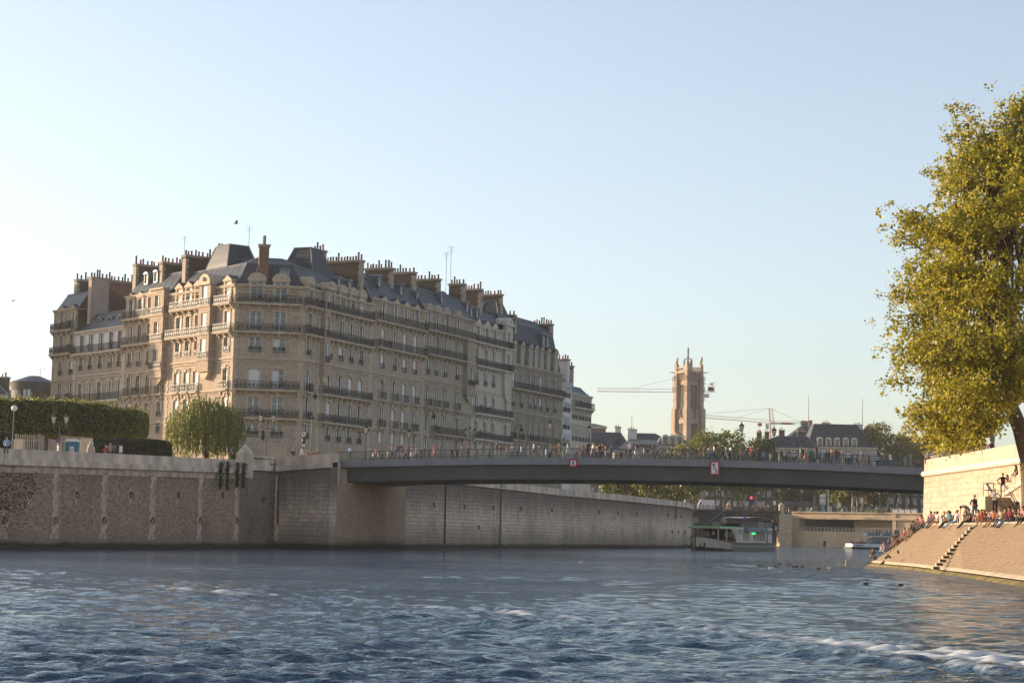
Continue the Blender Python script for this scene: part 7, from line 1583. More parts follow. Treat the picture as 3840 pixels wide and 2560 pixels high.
p = at(2905, 1912, 604); p.z = zt; o = thing('traffic_light', 'far traffic light with a tall white plate, on the iron bridge', 'traffic light', p); z1 = zat(2905, 1863, 604) - zt; MB().mat(CAST).box(-.25, .25, -.2, .2, z1 - 1.0, z1).build('housing', o); MB().mat(WHT).box(-.28, .28, -.1, .1, z1 - 2.4, z1 - 1.1).build('plate', o); MB().mat(CAST).tube([(0, 0, 0), (0, 0, z1 - 1)], .07, 5).build('pole', o)
p = at(2817, 1910, 604); p.z = zt; o = thing('traffic_light', 'red glowing traffic light above a blue banner beyond the iron bridge', 'traffic light', p); z1 = zat(2817, 1862, 604) - zt
MB().mat(CAST).tube([(0, .1, 0), (0, .1, z1)], .06, 5).build('pole', o); MB().mat(M('red_lamp', (.6, .02, .05), .5, emit=((1, .03, .10), 2.2))).ball((0, -.1, z1 - .25), .34, 8, 6).build('lamp', o); MB().mat(M('blue_banner', (.02, .03, .12), .8, .1)).box(-.75, .75, -.05, .05, z1 - 2.9, z1 - .7).build('banner', o)
for px, lab in ((3070 + 36, 'tall pale mast right of the direction panels'), (3300, 'thin pale mast between the trunks on the far bank'), (3455, 'thin dark mast near the right wall')):
    p = at(px, 1915, 605); p.z = zr - 1; o = MB().mat(FEN if 'pale' in lab else CAST).lathe((0, 0, 0), [(.14, 0), (.11, 3), (.07, zat(px, 1815, 605) - p.z)], 7).build('mast', None, p); tag(o, lab, 'mast')
BX = {'g': M('box_green', (.10, .13, .06), .8, .2), 'b': M('box_brown', (.16, .09, .05), .8, .2), 'w': M('box_tarp', (.5, .48, .44), .7, .2, 1.5)}
for i, (px0, px1, c, lab) in enumerate(((3243, 3258, 'g', 'green bookseller box on the far wall, leftmost of three green'), (3259, 3274, 'g', 'green bookseller box on the far wall, middle of three green'), (3276, 3294, 'g', 'green bookseller box on the far wall, rightmost of three green'), (3298, 3315, 'b', 'brown bookseller box right of the green ones'), (3347, 3368, 'w', 'white-covered bookseller box, leftmost of four'), (3371, 3391, 'w', 'white-covered bookseller box, second of four'), (3394, 3414, 'w', 'white-covered bookseller box, third of four'), (3418, 3439, 'w', 'white-covered bookseller box nearest the right wall'))):
    qa_, qb_ = V2(ew_pt(px0, 9.3)), V2(ew_pt(px1, 9.3)); z_ = zr + .05; xa_, xb_ = 0, (qb_ - qa_).length; o = thing('bookseller_box', lab, 'stall box', ((qa_.x + qb_.x) / 2, (qa_.y + qb_.y) / 2, z_), EWA, 'bookseller boxes on the far wall'); l = (xb_ - xa_) / 2 - .05
    MB().mat(BX[c]).box(-l, l, -.3, .8, 0, .75).build('chest', o); MB().mat(BX[c]).prismy([(-l - .05, .753), (l + .05, .753), (l - .05, 1.0), (-l + .05, 1.0)], -.36, .84).build('lid', o)
# ---- far buildings
BGW = brickmat('far_house_stone', (.48, .39, .29), (.42, .34, .255), (.34, .27, .21), 2, .6, .02, dirt=.4, bump=.1, dirtcol=(.2, .17, .13), dscale=.3)
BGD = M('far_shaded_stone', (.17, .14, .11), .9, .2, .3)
def bgb(label, px0, px1, pyr, pyw, pyb, D, roofm=SLATE, wallm=BGW, depth=14, slope=3.0, hip=(2, 2), nwin=0, winrow=1, dorm=0, chim=(), roofh=None, sky=0, frm='w'):
    'house or block: ridge pyr, eaves pyw, foot pyb; chim: (px0, px1, pytop)'
    xa, xb = xat(px0, D, (pyr + pyw) / 2), xat(px1, D, (pyr + pyw) / 2); pm = (px0 + px1) / 2; zr_, zw, zb = zat(pm, pyr, D + slope), zat(pm, pyw, D), zat(pm, pyb, D)
    o = thing('city_building', label, 'building', ((xa + xb) / 2, D, zb)); l = (xb - xa) / 2; hw, hr = zw - zb, zr_ - zb
    MB().mat(wallm).box(-l, l, 0, depth, 0, hw).build('wall', o); MB().mat(TRIM).box(-l - .3, l + .3, -.35, -.003, hw - .5, hw + .1).build('cornice', o)
    b = MB().mat(roofm); A = [(-l - .2, -.2, hw + .1), (l + .2, -.2, hw + .1), (l + .2, depth, hw + .1), (-l - .2, depth, hw + .1)]; T = [(-l + hip[0], slope, hr), (l - hip[1], slope, hr), (l - hip[1], depth - slope, hr), (-l + hip[0], depth - slope, hr)]
    for i in range(4): b.poly([A[i], A[(i + 1) % 4], T[(i + 1) % 4], T[i]])
    b.poly(T); r__ = b.build('roof', o); b = MB().mat(ZINCL)
    for i in range(4): b.tube([T[i], T[(i + 1) % 4]], .16, 4); b.tube([A[i], T[i]], .12, 4)
    b.build('roof_ridge', r__)
    for row_i in range(winrow):
        for k in range(nwin):
            x = -l + 2 * l * (k + .5) / nwin; z = hw - 3.0 - row_i * 3.3
            if z < 0.2: continue
            f, g, s = window_mesh(1.2, 2.0, ['g', 's2', 'b1'][(k * 7 + row_i) % 3]); w = ob('window', f, o, (x, -.32, z)); ob('pane', g, w)
            if s: ob('blind', s, w)
    for k in range(sky):
        x = -l + hip[0] + (2 * l - hip[0] - hip[1]) * (k + .5) / sky; f_ = .45; MB().mat(GLASS).obox((x, -.2 + (slope + .2) * f_ - .12, hw + (hr - hw) * f_ + .1), ((1, 0, 0), (0, slope, hr - hw), (0, -(hr - hw), slope)), (.45, .7, .06)).build('skylight', r__)
    for k in range(dorm):
        x = -l + hip[0] + (2 * l - hip[0] - hip[1]) * (k + .5) / dorm; d_ = MB().mat(TRIM3); h = 2.0; pts = [(x + .95 * math.cos(t), hw + .5 + h + .7 * math.sin(t)) for t in [math.pi * q / 6 for q in range(7)]]
        d_.prismy([(x - .95, hw + .4), (x - .6, hw + .4), (x - .6, hw + .5 + h), (x - .95, hw + .5 + h)], -.1, 1.5); d_.prismy([(x + .6, hw + .4), (x + .95, hw + .4), (x + .95, hw + .5 + h), (x + .6, hw + .5 + h)], -.1, 1.5); d_.prismy(pts, -.1, 2.2); dd = d_.build('dormer', r__)
        MB().mat(GLASS).box(x - .6, x + .6, .1, .14, hw + .4, hw + .5 + h).build('dormer_pane', r__)
    for c0, c1, cy in chim:
        ca, cb = xat(c0, D + slope + 1, cy) - (xa + xb) / 2, xat(c1, D + slope + 1, cy) - (xa + xb) / 2; cz = zat((c0 + c1) / 2, cy, D + slope + 1) - zb; c = MB().mat(STW if frm == 'w' else CHM).box(ca, cb, slope + .5, slope + 1.7, hw, cz); c.mat(CHC).box(ca - .15, cb + .15, slope + .35, slope + 1.85, cz + .003, cz + .25); c_ = c.build('chimney', r__)
        n = max(1, int((cb - ca) / .6))
        for k in range(n): ob('chimney_pot', POTM['a' if (k * 3 + int(c0)) % 4 else 'c'], c_, (ca + .3 + k * .6, slope + 1.1, cz + .25))
    return o
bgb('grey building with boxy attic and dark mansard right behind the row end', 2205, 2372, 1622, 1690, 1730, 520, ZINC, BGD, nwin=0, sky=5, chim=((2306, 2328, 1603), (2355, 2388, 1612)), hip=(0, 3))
bgb('flat grey rooftop block standing above the dark mansard', 2198, 2272, 1590, 1600, 1628, 540, ZINCL, BGD, hip=(1, 3), nwin=3, depth=10, slope=2)
bgb('long low dark roof behind the white chimneys left of the tower', 2380, 2512, 1626, 1655, 1700, 575, SLATE, BGW, hip=(0, 4))
bgb('pale house with a sunlit sloping zinc roof and skylights above the bridge rail', 2305, 2475, 1648, 1694, 1735, 480, M('sunlit_zinc', (.24, .215, .19), .6, .15, .6), BGW, hip=(4, .5), sky=6, slope=4)  # low sunlight painted into this roof's warm, pale zinc colour
bgb('house with grey roof and two pale dormers at the tower foot', 2468, 2590, 1640, 1672, 1720, 540, ZINC, BGW, hip=(1, 2), dorm=3, chim=((2531, 2546, 1624), (2546, 2562, 1634)))
bgb('stone house with dark slate mansard and a row of chimney pots, right of the lamps', 2835, 3062, 1636, 1679, 1760, 600, SLATE, BGW, hip=(7, 2), nwin=9, winrow=2, sky=5, chim=((2838, 2856, 1622), (2868, 2884, 1621), (2921, 2942, 1614), (2990, 3020, 1618)), frm='c', slope=4)
bgb('long building under a tall dark slate roof with round dormers and white chimneys', 3030, 3290, 1592, 1676, 1760, 625, SLATE, BGW, hip=(2.5, 6), nwin=11, winrow=2, dorm=5, chim=((3082, 3114, 1588), (3199, 3232, 1594)), slope=4)
bgb('curved grey roof mass behind the slate mansard, with red-tipped chimneys', 2962, 3045, 1594, 1640, 1700, 660, ZINC, BGW, hip=(5, 0), chim=((3008, 3036, 1586),), frm='c')
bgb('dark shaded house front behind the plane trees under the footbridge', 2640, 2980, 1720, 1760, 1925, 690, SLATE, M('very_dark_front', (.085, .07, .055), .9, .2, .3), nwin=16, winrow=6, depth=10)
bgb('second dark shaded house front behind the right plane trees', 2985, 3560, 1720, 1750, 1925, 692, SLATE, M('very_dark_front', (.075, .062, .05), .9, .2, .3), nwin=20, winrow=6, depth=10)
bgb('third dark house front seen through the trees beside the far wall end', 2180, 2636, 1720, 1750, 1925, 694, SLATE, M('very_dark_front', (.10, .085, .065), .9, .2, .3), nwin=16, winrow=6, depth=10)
bgb('brown tiled roof seen above the sunlit wall behind the slender trees', 3540, 3700, 1652, 1700, 1740, 300, M('brown_tiles', (.13, .09, .07), .85, .25, 1.5), BGD, hip=(3, 3), slope=4, nwin=0, chim=((3660, 3690, 1640),), frm='c')
# café awnings on the far bank
for px0, px1, lab in ((2790, 2870, 'pale café awning behind the far bridge, catching sun at its right end'), (2880, 3050, 'long dark café awning on the far street')):
    D2 = 640; xa_, xb_ = xat(px0, D2, 1885), xat(px1, D2, 1885); z_ = zat((px0 + px1) / 2, 1895, D2); o = thing('cafe_awning', lab, 'awning', (xa_, D2, z_)); L_ = xb_ - xa_; b = MB().mat(M('awning_cloth', (.25, .22, .19) if 'pale' in lab else (.06, .06, .055), .8)); b.poly([(0, 0, 0), (L_, 0, 0), (L_, 3, 1.4), (0, 3, 1.4)]); b.poly([(0, 0, 0), (L_, 0, 0), (L_, 0, -.4), (0, 0, -.4)]); b.build('cloth', o); MB().mat(CAST).tube([(.2, 0, -3), (.2, 0, 0)], .06, 5).build('post', o); MB().mat(CAST).tube([(L_ - .2, 0, -3), (L_ - .2, 0, 0)], .06, 5).build('post', o)
# rounded dark building at the far left
D2 = 330; c0_, c1_ = at(22, 1500, D2), at(188, 1500, D2); rr_ = (c1_.x - c0_.x) / 2; cx_ = (c0_.x + c1_.x) / 2; zb_ = 10; o = thing('round_building', 'dark round-fronted building beyond the clipped limes at the far left', 'building', (cx_, D2 + rr_, zb_)); he = zat(105, 1432, D2) - zb_; hr_ = zat(105, 1417, D2 + 3) - zb_; DKS = M('dark_metal_front', (.055, .048, .042), .7, .2, 1)
MB().mat(DKS).lathe((0, 0, 0), [(rr_, 0), (rr_, he - 1.2)], 36).build('wall', o); MB().mat(M('dark_fascia', (.10, .085, .07), .8)).lathe((0, 0, 0), [(rr_ + .1, he - 1.2), (rr_ + .35, he)], 36).build('fascia', o); MB().mat(ZINC).lathe((0, 0, 0), [(rr_ + .4, he), (rr_ + .3, he + .15), (1, hr_ + .4)], 36).build('roof', o)
for px, kind in ((47, 'g'), (65, 'g'), (100, 'b1'), (123, 'g'), (157, 'g')):
    x = xat(px, D2, 1478) - cx_; y = -math.sqrt(max(.1, rr_ ** 2 - x * x)); a = math.atan2(x, -y); f, g, s = window_mesh(1.3, 1.9, kind); z_ = zat(px, 1490, D2 + rr_ + y) - zb_; wn_ = ob('window', f, o, (x * 1.03, y * 1.03 , z_), a); ob('pane', g, wn_); 
    if s: ob('blind', s, wn_)
bgb('brick chimney-topped house at the extreme left edge', -60, 26, 1440, 1480, 1560, 345, SLATE, BRK, depth=8, chim=((-10, 34, 1418),), frm='c', slope=2)
for px, y0, y1, D2, lab in ((18, 1378, 1420, 340, 'television aerial at the far left edge'), (150, 1383, 1418, 335, 'television aerial on the dark round building')):
    p = at(px, y1, D2); h = zat(px, y0, D2) - p.z; b = MB().mat(POTD).tube([(0, 0, -.5), (0, 0, h)], .04, 4); b.tube([(-.8, 0, h), (.8, 0, h)], .025, 4); b.tube([(-.5, 0, h * .5), (.4, 0, h * .5)], .02, 4); b.tube([(.8, 0, h - .3), (.8, 0, h + .3)], .02, 4); tag(b.build('aerial', None, p), lab, 'aerial')
for px, y0, y1, lab in ((3032, 1480, 1592, 'tall thin pole on the slate roof, left one'), (3234, 1494, 1604, 'tall thin pole on the slate roof, right one'), (2369, 1558, 1614, 'thin pole above the white chimneys, left of the tower')):
    p = at(px, y1, 632); h = zat(px, y0, 632) - p.z; tag(MB().mat(FEN).lathe((0, 0, -1), [(.16, 0), (.14, h * .3), (.07, h + 1)], 6).build('flagpole', None, p), lab, 'pole')
# ---- the stone tower
TW_ = brickmat('tower_stone', (.44, .33, .25), (.38, .285, .215), (.26, .195, .15), 1.2, .5, .02, dirt=.55, bump=.5, dirtcol=(.15, .115, .09), dscale=.22); TS = M('carved_tower_stone', (.40, .30, .22), .9, .3, .8, .5, col2=(.52, .40, .29)); TDK = M('louvred_dark', (.035, .03, .028), .9, .2, 2)
D2 = 680.; tc_ = at(2581, 1600, D2); zb_ = 9.0; TA = R(-56); tw = thing('gothic_tower', 'tall square gothic stone tower with corner statues, seen above the trees', 'tower', (tc_.x, D2, zb_), TA); tw.scale = (.76, .76, 1)
zT = lambda py: zat(2581, py, D2) - zb_
a1, a2 = 4.15, 4.7; zA, zB, zC = zT(1535), zT(1570), zT(1395)
def belt(b, a, z, h, out): b.box(-a - out, a + out, -a - out, a + out, z, z + h)
b = MB().mat(TW_)
for (a, z0_, z1_) in ((a2 - .5, 0, zA), (a1 - .5, zA, zC)):
    # four piers leaving tall openings
    g = .95
    for sx in (-1, 1):
        for sy in (-1, 1): b.box(min(sx * a, sx * g), max(sx * a, sx * g), min(sy * a, sy * g), max(sy * a, sy * g), z0_ + .003, z1_)
b.box(-a1 + 1.2, a1 - 1.2, -a1 + 1.2, a1 - 1.2, 0, zC - .1); b.build('shaft', tw)
def buttress(sx, sy):
    b = MB().mat(TW_)
    for (c, w, z0_, z1_) in ((a2 - .35, 1.25, 0, zA), (a1 - .25, 1.05, zA, zT(1420)), (a1 - .35, .95, zT(1420), zC)): b.box(sx * c - w, sx * c + w, sy * c - w, sy * c + w, z0_, z1_)
    for zz_ in (zA, zT(1440), zT(1470), zT(1500), zT(1575), zT(1620)): b.box(sx * (a1 - .1) - 1.3, sx * (a1 - .1) + 1.3, sy * (a1 - .1) - 1.3, sy * (a1 - .1) + 1.3, zz_, zz_ + .4)
    b.mat(TS)
    for k in range(3):
        for zz_, hh in ((zT(1560), 2.6), (zT(1470), 2.4), (zT(1430), 2.2), (zT(1640), 3)):
            q = -1 + k * 1.0; b.lathe((sx * a1 + q, sy * (a1 + 1.15), zz_), [(.16, 0), (.2, hh * .6), (.03, hh)], 5); b.lathe((sx * (a1 + 1.15), sy * a1 + q, zz_), [(.16, 0), (.2, hh * .6), (.03, hh)], 5)
    return b.build('buttress', tw)
for sx in (-1, 1):
    for sy in (-1, 1): buttress(sx, sy)
for f_ in range(4):                                     # louvred twin lancets on each face, in two tiers
    for (z0_, z1_, a) in ((zT(1640), zT(1585), a2 - .7), (zT(1545), zT(1440), a1 - .75)):
        for sx in (-1, 1):
            b = MB().mat(TDK); w = .62; x = sx * 1.15; b.prismy([(x - w, z0_), (x + w, z0_), (x + w, z1_ - .9), (x + w * .6, z1_ - .25), (x, z1_), (x - w * .6, z1_ - .25), (x - w, z1_ - .9)], -a - .32, -a + .2)
            b.mat(TS); z = z0_ + .5
            while z < z1_ - 1.2: b.box(x - w + .08, x + w - .08, -a - .4, -a - .325, z, z + .22); z += .85
            b.build('lancet_window', tw, (0, 0, 0), f_ * math.pi / 2)
        b = MB().mat(TS); b.tube([(0, -a - .35, z0_), (0, -a - .35, z1_ - .3)], .28, 6); 
        for sx in (-1, 1): b.tube([(sx * 2.1, -a - .4, z0_), (sx * 2.1, -a - .4, z1_)], .25, 6)
        b.prismy([(-2.3, z1_ - .4), (2.3, z1_ - .4), (1.4, z1_ + .9), (.25, z1_ + 1.6), (0, z1_ + 2.6), (-.25, z1_ + 1.6), (-1.4, z1_ + .9)], -a - .38, -a - .1); b.build('tracery', tw, (0, 0, 0), f_ * math.pi / 2)
    b = MB().mat(TS)
    for k in range(9): x = -2.6 + k * .65; b.lathe((x, -a1 - .1, zT(1428)), [(.12, 0), (.16, 2.2), (.03, 3.0)], 5)
    b.box(-a1 - .6, a1 + .6, -a1 - .75, -a1 - .2, zC - .5, zC - .1); b.tube([(a1, -a1, zC - .3), (a1 + 2.2, -a1 - 2.2, zC - .1)], [.25, .1], 5); b.build('carved_frieze', tw, (0, 0, 0), f_ * math.pi / 2)
    b = MB().mat(TS); b.box(-a1, a1, -a1 - .35, -a1 + .05, zC + 1.2, zC + 1.5); b.box(-a1, a1, -a1 - .35, -a1 + .05, zC + .01, zC + .25)
    for k in range(13): x = -a1 + .5 + k * .62; b.lathe((x, -a1 - .15, zC + .25), [(.1, 0), (.17, .3), (.09, .6), (.12, .95)], 6)
    b.build('balustrade', tw, (0, 0, 0), f_ * math.pi / 2)
b = MB().mat(TS); belt(b, a1, zC - .1, .1, .7); b.build('top_slab', tw)
def tstat(x, y, h, kind, label=None):
    b = MB().mat(TS); b.box(x - .75, x + .75, y - .75, y + .75, zC, zC + 2.6)
    if kind == 'beast': b.tube([(x - .3, y, zC + 2.6), (x - .1, y, zC + 3.6), (x + .25, y, zC + h * .8), (x + .55, y, zC + h)], [.7, .62, .5, .32], 8); b.tube([(x + .5, y - .2, zC + 2.6), (x + .3, y - .1, zC + h * .75)], .16, 5); b.poly([(x - .8, y - .3, zC + 2.7), (x - .2, y - .3, zC + h * .95), (x + .2, y - .3, zC + 3.4)]); b.ball((x + .7, y, zC + h * .98), .32, 7, 5)
    b.build('corner_statue', tw)
c_ = a1 - .2
tstat(-c_, -c_, 5.0, 'beast'); tstat(c_, c_, 5.2, 'beast'); tstat(-c_, c_, 4.6, 'beast')
b = MB().mat(TS); x, y = .8, -.3; x, y = c_ * .9, -c_ * .9
b.box(x - 1.5, x + 1.5, y - 1.5, y + 1.5, zC, zT(1372)); 
for sx in (-1, 1):
    for sy in (-1, 1): b.lathe((x + sx * 1.3, y + sy * 1.3, zT(1378)), [(.35, 0), (.3, 1.6), (.03, 3.4)], 6); b.tube([(x + sx * 1.1, y + sy * 1.1, zT(1368)), (x + sx * .9, y + sy * .9, zT(1350)), (x, y, zT(1344))], .2, 5)
b.lathe((x, y, 0), [(1.0, zT(1372)), (.5, zT(1358)), (.45, zT(1344)), (.6, zT(1342)), (.45, zT(1338))], 8); b.build('turret', tw)
b = MB().mat(TS); h0 = zT(1338); hh = zT(1304) - h0; b.tube([(x, y, h0), (x, y, h0 + hh * .35), (x, y, h0 + hh * .6), (x, y, h0 + hh * .8), (x, y, h0 + hh * .86)], [.42, .48, .5, .42, .14], 9); b.ball((x, y, h0 + hh * .92), .26, 8, 6); b.tube([(x - .45, y, h0 + hh * .75), (x - .7, y - .1, h0 + hh * .5)], [.15, .1], 6); b.tube([(x + .45, y, h0 + hh * .75), (x + .62, y - .1, h0 + hh * .55)], [.15, .1], 6); b.tube([(x - .7, y - .1, h0), (x - .72, y - .1, h0 + hh * .95)], .05, 5); b.build('saint_statue', tw, smooth=True)
# ---- cranes
CRR = M('crane_red', (.42, .07, .05), .6, .1, .5); CRW = M('crane_white', (.55, .50, .47), .6, .1, .5)
def lattice(b, A, B, h, seg, m1=CRR, m2=CRW, r_=.075, period=10):
    A, B = Vector(A), Vector(B); n = max(2, int((B - A).length / seg)); up = Vector((0, 0, h)) if abs((B - A).normalized().z) < .7 else Vector((h, 0, 0))
    for i in range(n):
        p, q = A.lerp(B, i / n), A.lerp(B, (i + 1) / n); b.mat(m1 if (i // period) % 2 == 0 else m2); s = Vector((0, h * .5, 0))
        for o_ in (-s, s): b.tube([p + o_, q + o_], r_, 4, False)
        b.tube([p + up, q + up], r_, 4, False); m_ = p.lerp(q, .5) + up; b.tube([p - s, m_], r_ * .7, 3, False); b.tube([m_, q - s], r_ * .7, 3, False); b.tube([p + s, m_], r_ * .7, 3, False)
D2 = 900.; cr = thing('tower_crane', 'red and white tower crane whose long jib passes behind the stone tower', 'crane', at(2600, 1700, D2)); o0 = cr.location.copy()
P = lambda px, py: at(px, py, D2) - o0
b = MB(); lattice(b, P(2241, 1467), P(2600, 1471), 1.5, 1.6, period=12); b.build('jib', cr); b = MB(); lattice(b, P(2600, 1471), P(2680, 1470), 1.0, 1.6, CRR, CRR); b.build('counter_jib', cr)
b = MB(); lattice(b, Vector((0, 0, -10)), P(2600, 1471), 1.6, 1.6); lattice(b, P(2600, 1471), P(2600, 1405), 1.2, 1.4); b.build('mast', cr)
b = MB().mat(CRW); c = P(2655, 1475); b.box(c.x - 2.2, c.x + .5, -1, 1, c.z - 1.9, c.z - .2); b.mat(POTD); c = P(2668, 1462); b.box(c.x - 1.6, c.x + 1, -1, 1, c.z - .5, c.z + 1.4); b.mat(CRW).poly([P(2674, 1440) + Vector((-.0, 0, 1)), P(2674, 1440) + Vector((-2, 0, 0)), P(2674, 1440) + Vector((0, 0, -1))]); b.mat(CRR).tube([P(2679, 1470), P(2681, 1432)], .1, 4); b.build('counterweight', cr)
b = MB().mat(CRR); b.tube([P(2600, 1400), P(2360, 1458)], .05, 4); b.tube([P(2600, 1400), P(2680, 1467)], .05, 4); b.build('tie_cable', cr)
D2 = 860.; cr = thing('tower_crane', 'red and white tower crane with its mast head right of the stone tower', 'crane', at(2890, 1700, D2)); o0 = cr.location.copy()
b = MB(); lattice(b, P(2647, 1567), P(2882, 1585), 1.3, 1.6, M('crane_faded', (.36, .16, .12), .6), CRW); b.build('jib', cr); b = MB(); lattice(b, P(2882, 1585), P(3010, 1588), .9, 1.6, CRW, CRR, period=14); b.mat(CRW).box(P(2900, 0).x, P(2990, 0).x, -.6, .6, P(2940, 1587).z - .4, P(2940, 1587).z + .3); b.mat(CRR).box(P(2940, 0).x, P(2978, 0).x, -.65, .65, P(2940, 1587).z - .45, P(2940, 1587).z + .35); b.build('counter_jib', cr)
b = MB(); lattice(b, P(2890, 1680), P(2888, 1588), 1.8, 1.6, CRR, CRR, .12); lattice(b, P(2888, 1588), P(2884, 1530), 1.6, 1.4, CRR, CRR, .12); b.build('mast', cr)
b = MB().mat(CRR); c = P(2849, 1590); b.box(c.x - .9, c.x + .9, -.5, .5, c.z - .8, c.z + .5); b.tube([c, c + Vector((0, 0, -3))], .08, 4); b.box(c.x - .5, c.x + .5, -.4, .4, c.z - 3.6, c.z - 2.6); b.build('hook_block', cr)
b = MB().mat(CRW); c = P(2877, 1597); b.box(c.x - .9, c.x + .6, -1, 1, c.z - 1.3, c.z + 1); b.build('cab', cr)
b = MB().mat(M('cable_grey', (.25, .2, .18), .6)); b.tube([P(2884, 1530), P(2650, 1551)], .05, 4); b.tube([P(2884, 1530), P(2760, 1567)], .05, 4); b.tube([P(2888, 1530), P(3012, 1586)], .05, 4); b.build('tie_cable', cr)
b = MB().mat(POTD); c = P(3020, 1583); b.box(c.x - 2, c.x + 2.6, -1, 1, c.z - 1.2, c.z + .6); b.mat(CRR).box(c.x + 1.5, c.x + 3, -1.1, 1.1, c.z - 1, c.z + .9); b.build('counterweight', cr)
# ---- barge
CRM = M('cream_hull', (.50, .43, .33), .5, .08, .7); HUL = M('grey_green_hull', (.20, .205, .165), .5, .12, .7); HBK = M('hull_black', (.015, .017, .017), .5, .1, 1); NEO = M('green_neon', (.05, .4, .12), .5, emit=((.05, .75, .22), .15)); NEO2 = M('green_sign_light', (.05, .5, .12), .5, emit=((.04, 1, .22), .9)); WOD = M('varnished_wood', (.14, .055, .03), .4, .2, 2); CBN = M('cream_cabin', (.50, .44, .34), .55, .08, .7)
bow = onwater(2606, 2056); D2 = 322.
BRZ = R(-31); BL2 = 28.5; Wb = 3.1
bow_w = Vector((xat(2608, 315, 2050), 315, 0)); fwd = Vector((math.sin(BRZ), -math.cos(BRZ), 0)); root_p = bow_w - fwd * (BL2 / 2); root_p.z = 0
bg_ = thing('river_barge', 'cream and grey-green passenger barge with a green-lit canopy and rear sun roof', 'boat', root_p, BRZ)
yb, ys = -BL2 / 2, BL2 / 2
def hullrow(n=30, zf=lambda t: 0, sc=1.0, fl=0):
    out = []
    for i in range(n + 1):
        t = i / n; y = yb + BL2 * t; wd = Wb * min(1, (t / .16 + .001) ** .55) * (1 if t < .85 else math.sqrt(max(.0, 1 - ((t - .85) / .15) ** 2.4)) * .98 + .02); out.append((wd * sc, y, t))
    return out
def sheer(t): return 1.35 + .95 * max(0, (.26 - t) / .26) ** 1.2 + .25 * max(0, (t - .8) / .2) ** 1.5
def hull_band(name, m_, f0, f1, t0=0, t1=1, out=.0):
    b = MB().mat(m_); rw_ = hullrow()
    for i in range(len(rw_) - 1):
        w0, y0, ta = rw_[i]; w1, y1, tb_ = rw_[i + 1]
        if tb_ <= t0 + .001 or ta >= t1 - .001: continue
        for s in (-1, 1):
            k0, k1 = .80, 1.0
            def P_(w, y, t, f): z = -.5 + (sheer(t) + .5) * f; return (s * (w * (k0 + (k1 - k0) * f) + out), y, z)
            q = [P_(w0, y0, ta, f0), P_(w1, y1, tb_, f0), P_(w1, y1, tb_, f1), P_(w0, y0, ta, f1)]; b.poly(q if s < 0 else q[::-1])
    return b.build(name, bg_)
hull_band('hull', CRM, 0, 1, 0, .27); 
b_h = hull_band('hull_side', HUL, 0, 1, .27, 1); hull_band('hull_stripe', CRM, .66, .74, .27, 1, .02); hull_band('waterline', HBK, 0, .42, 0, .27, .015); hull_band('gunwale', M('dark_gunwale', (.10, .09, .075), .6), .97, 1.02, 0, 1, .06)
rw_ = hullrow(); MB().mat(M('grey_deck', (.2, .19, .17), .8)).poly([(-w, y, sheer(t) - .08) for w, y, t in rw_] + [(w, y, sheer(t) - .08) for w, y, t in reversed(rw_)]).build('deck', bg_)
MB().mat(HBK).box(-.07, .07, yb - .06, yb + .1, -.3, sheer(0) + .1).build('stem_post', bg_)
for x in (-1.35, -.45 + 1.6):                            # bow anchors
    b = MB().mat(HBK); s = -1 if x < 0 else 1; t = .035; yy = yb + 1.0; b.obox((s * 1.15, yy - .15, .85), ((s * .55, .8, 0), (0, 0, 1), (.8, -s * .55, 0)), (.08, .5, .08)); b.prismy([(s * 1.15 - .5, .75), (s * 1.15, .35), (s * 1.15 + .5, .75), (s * 1.15 + .55, 1.15), (s * 1.15 + .15, .65), (s * 1.15 - .15, .65), (s * 1.15 - .55, 1.15)], yy - .85, yy - .75); b.build('anchor', bg_)
b = MB().mat(HBK); b.prismy([(-.3, .3), (.3, .3), (.28, .9), (0, 1.25), (-.28, .9)], yb - .1, yb - .02)
cz0, cz1 = 1.35, 3.95
b = MB().mat(CBN); cw = 2.75; ya_, yc_ = yb + BL2 * .34, yb + BL2 * .86
b.box(-cw, cw, ya_, yc_, cz0, cz1); b.build('cabin', bg_)
b = MB().mat(WOD).box(-cw + .1, cw - .1, ya_ - .35, ya_ - .003, cz0 - .05, cz1 - .3); b.build('saloon_front', bg_); b = MB().mat(BLK).box(-1.1, .4, ya_ - .4, ya_ - .353, cz0, cz1 - .75); b.build('doorway', bg_)
for x in (-2.2, 1.2, 2.0): MB().mat(BLIND).box(x - .32, x + .32, ya_ - .4, ya_ - .353, cz0 + 1.0, cz1 - .8).build('window', bg_)
# forward canopy with a green-lit edge
cy0 = yb + BL2 * .11; b = MB().mat(CBN); b.box(-cw - .1, cw + .1, cy0, ya_ - .01, cz1 - .35, cz1 + .02)
for s in (-1, 1):
    for k in range(5): t = k / 4; b.box(s * (cw - .05) - .12, s * (cw - .05) + .12, ya_ - .6 - .0 - (1 - math.cos(t * 1.57)) * 1.2, ya_ - .3 - (1 - math.cos(t * 1.57)) * 1.2, cz1 - .35 - 1.2 * (1 - t) - .3, cz1 - .36)
b.build('canopy', bg_); b = MB().mat(NEO); b.box(-cw - .18, cw + .18, cy0 - .08, cy0 - .003, cz1 - .06, cz1 + .0); b.box(cw + .103, cw + .18, cy0, ya_ + .3, cz1 - .06, cz1 + .0); b.build('neon_strip', bg_)
for s in (-1, 1):
    for y in (cy0 + .3, ya_ - 3): MB().mat(CBN).box(s * 2.35 - .09, s * 2.35 + .09, y, y + .18, 1.5, cz1 - .35).build('canopy_post', bg_)
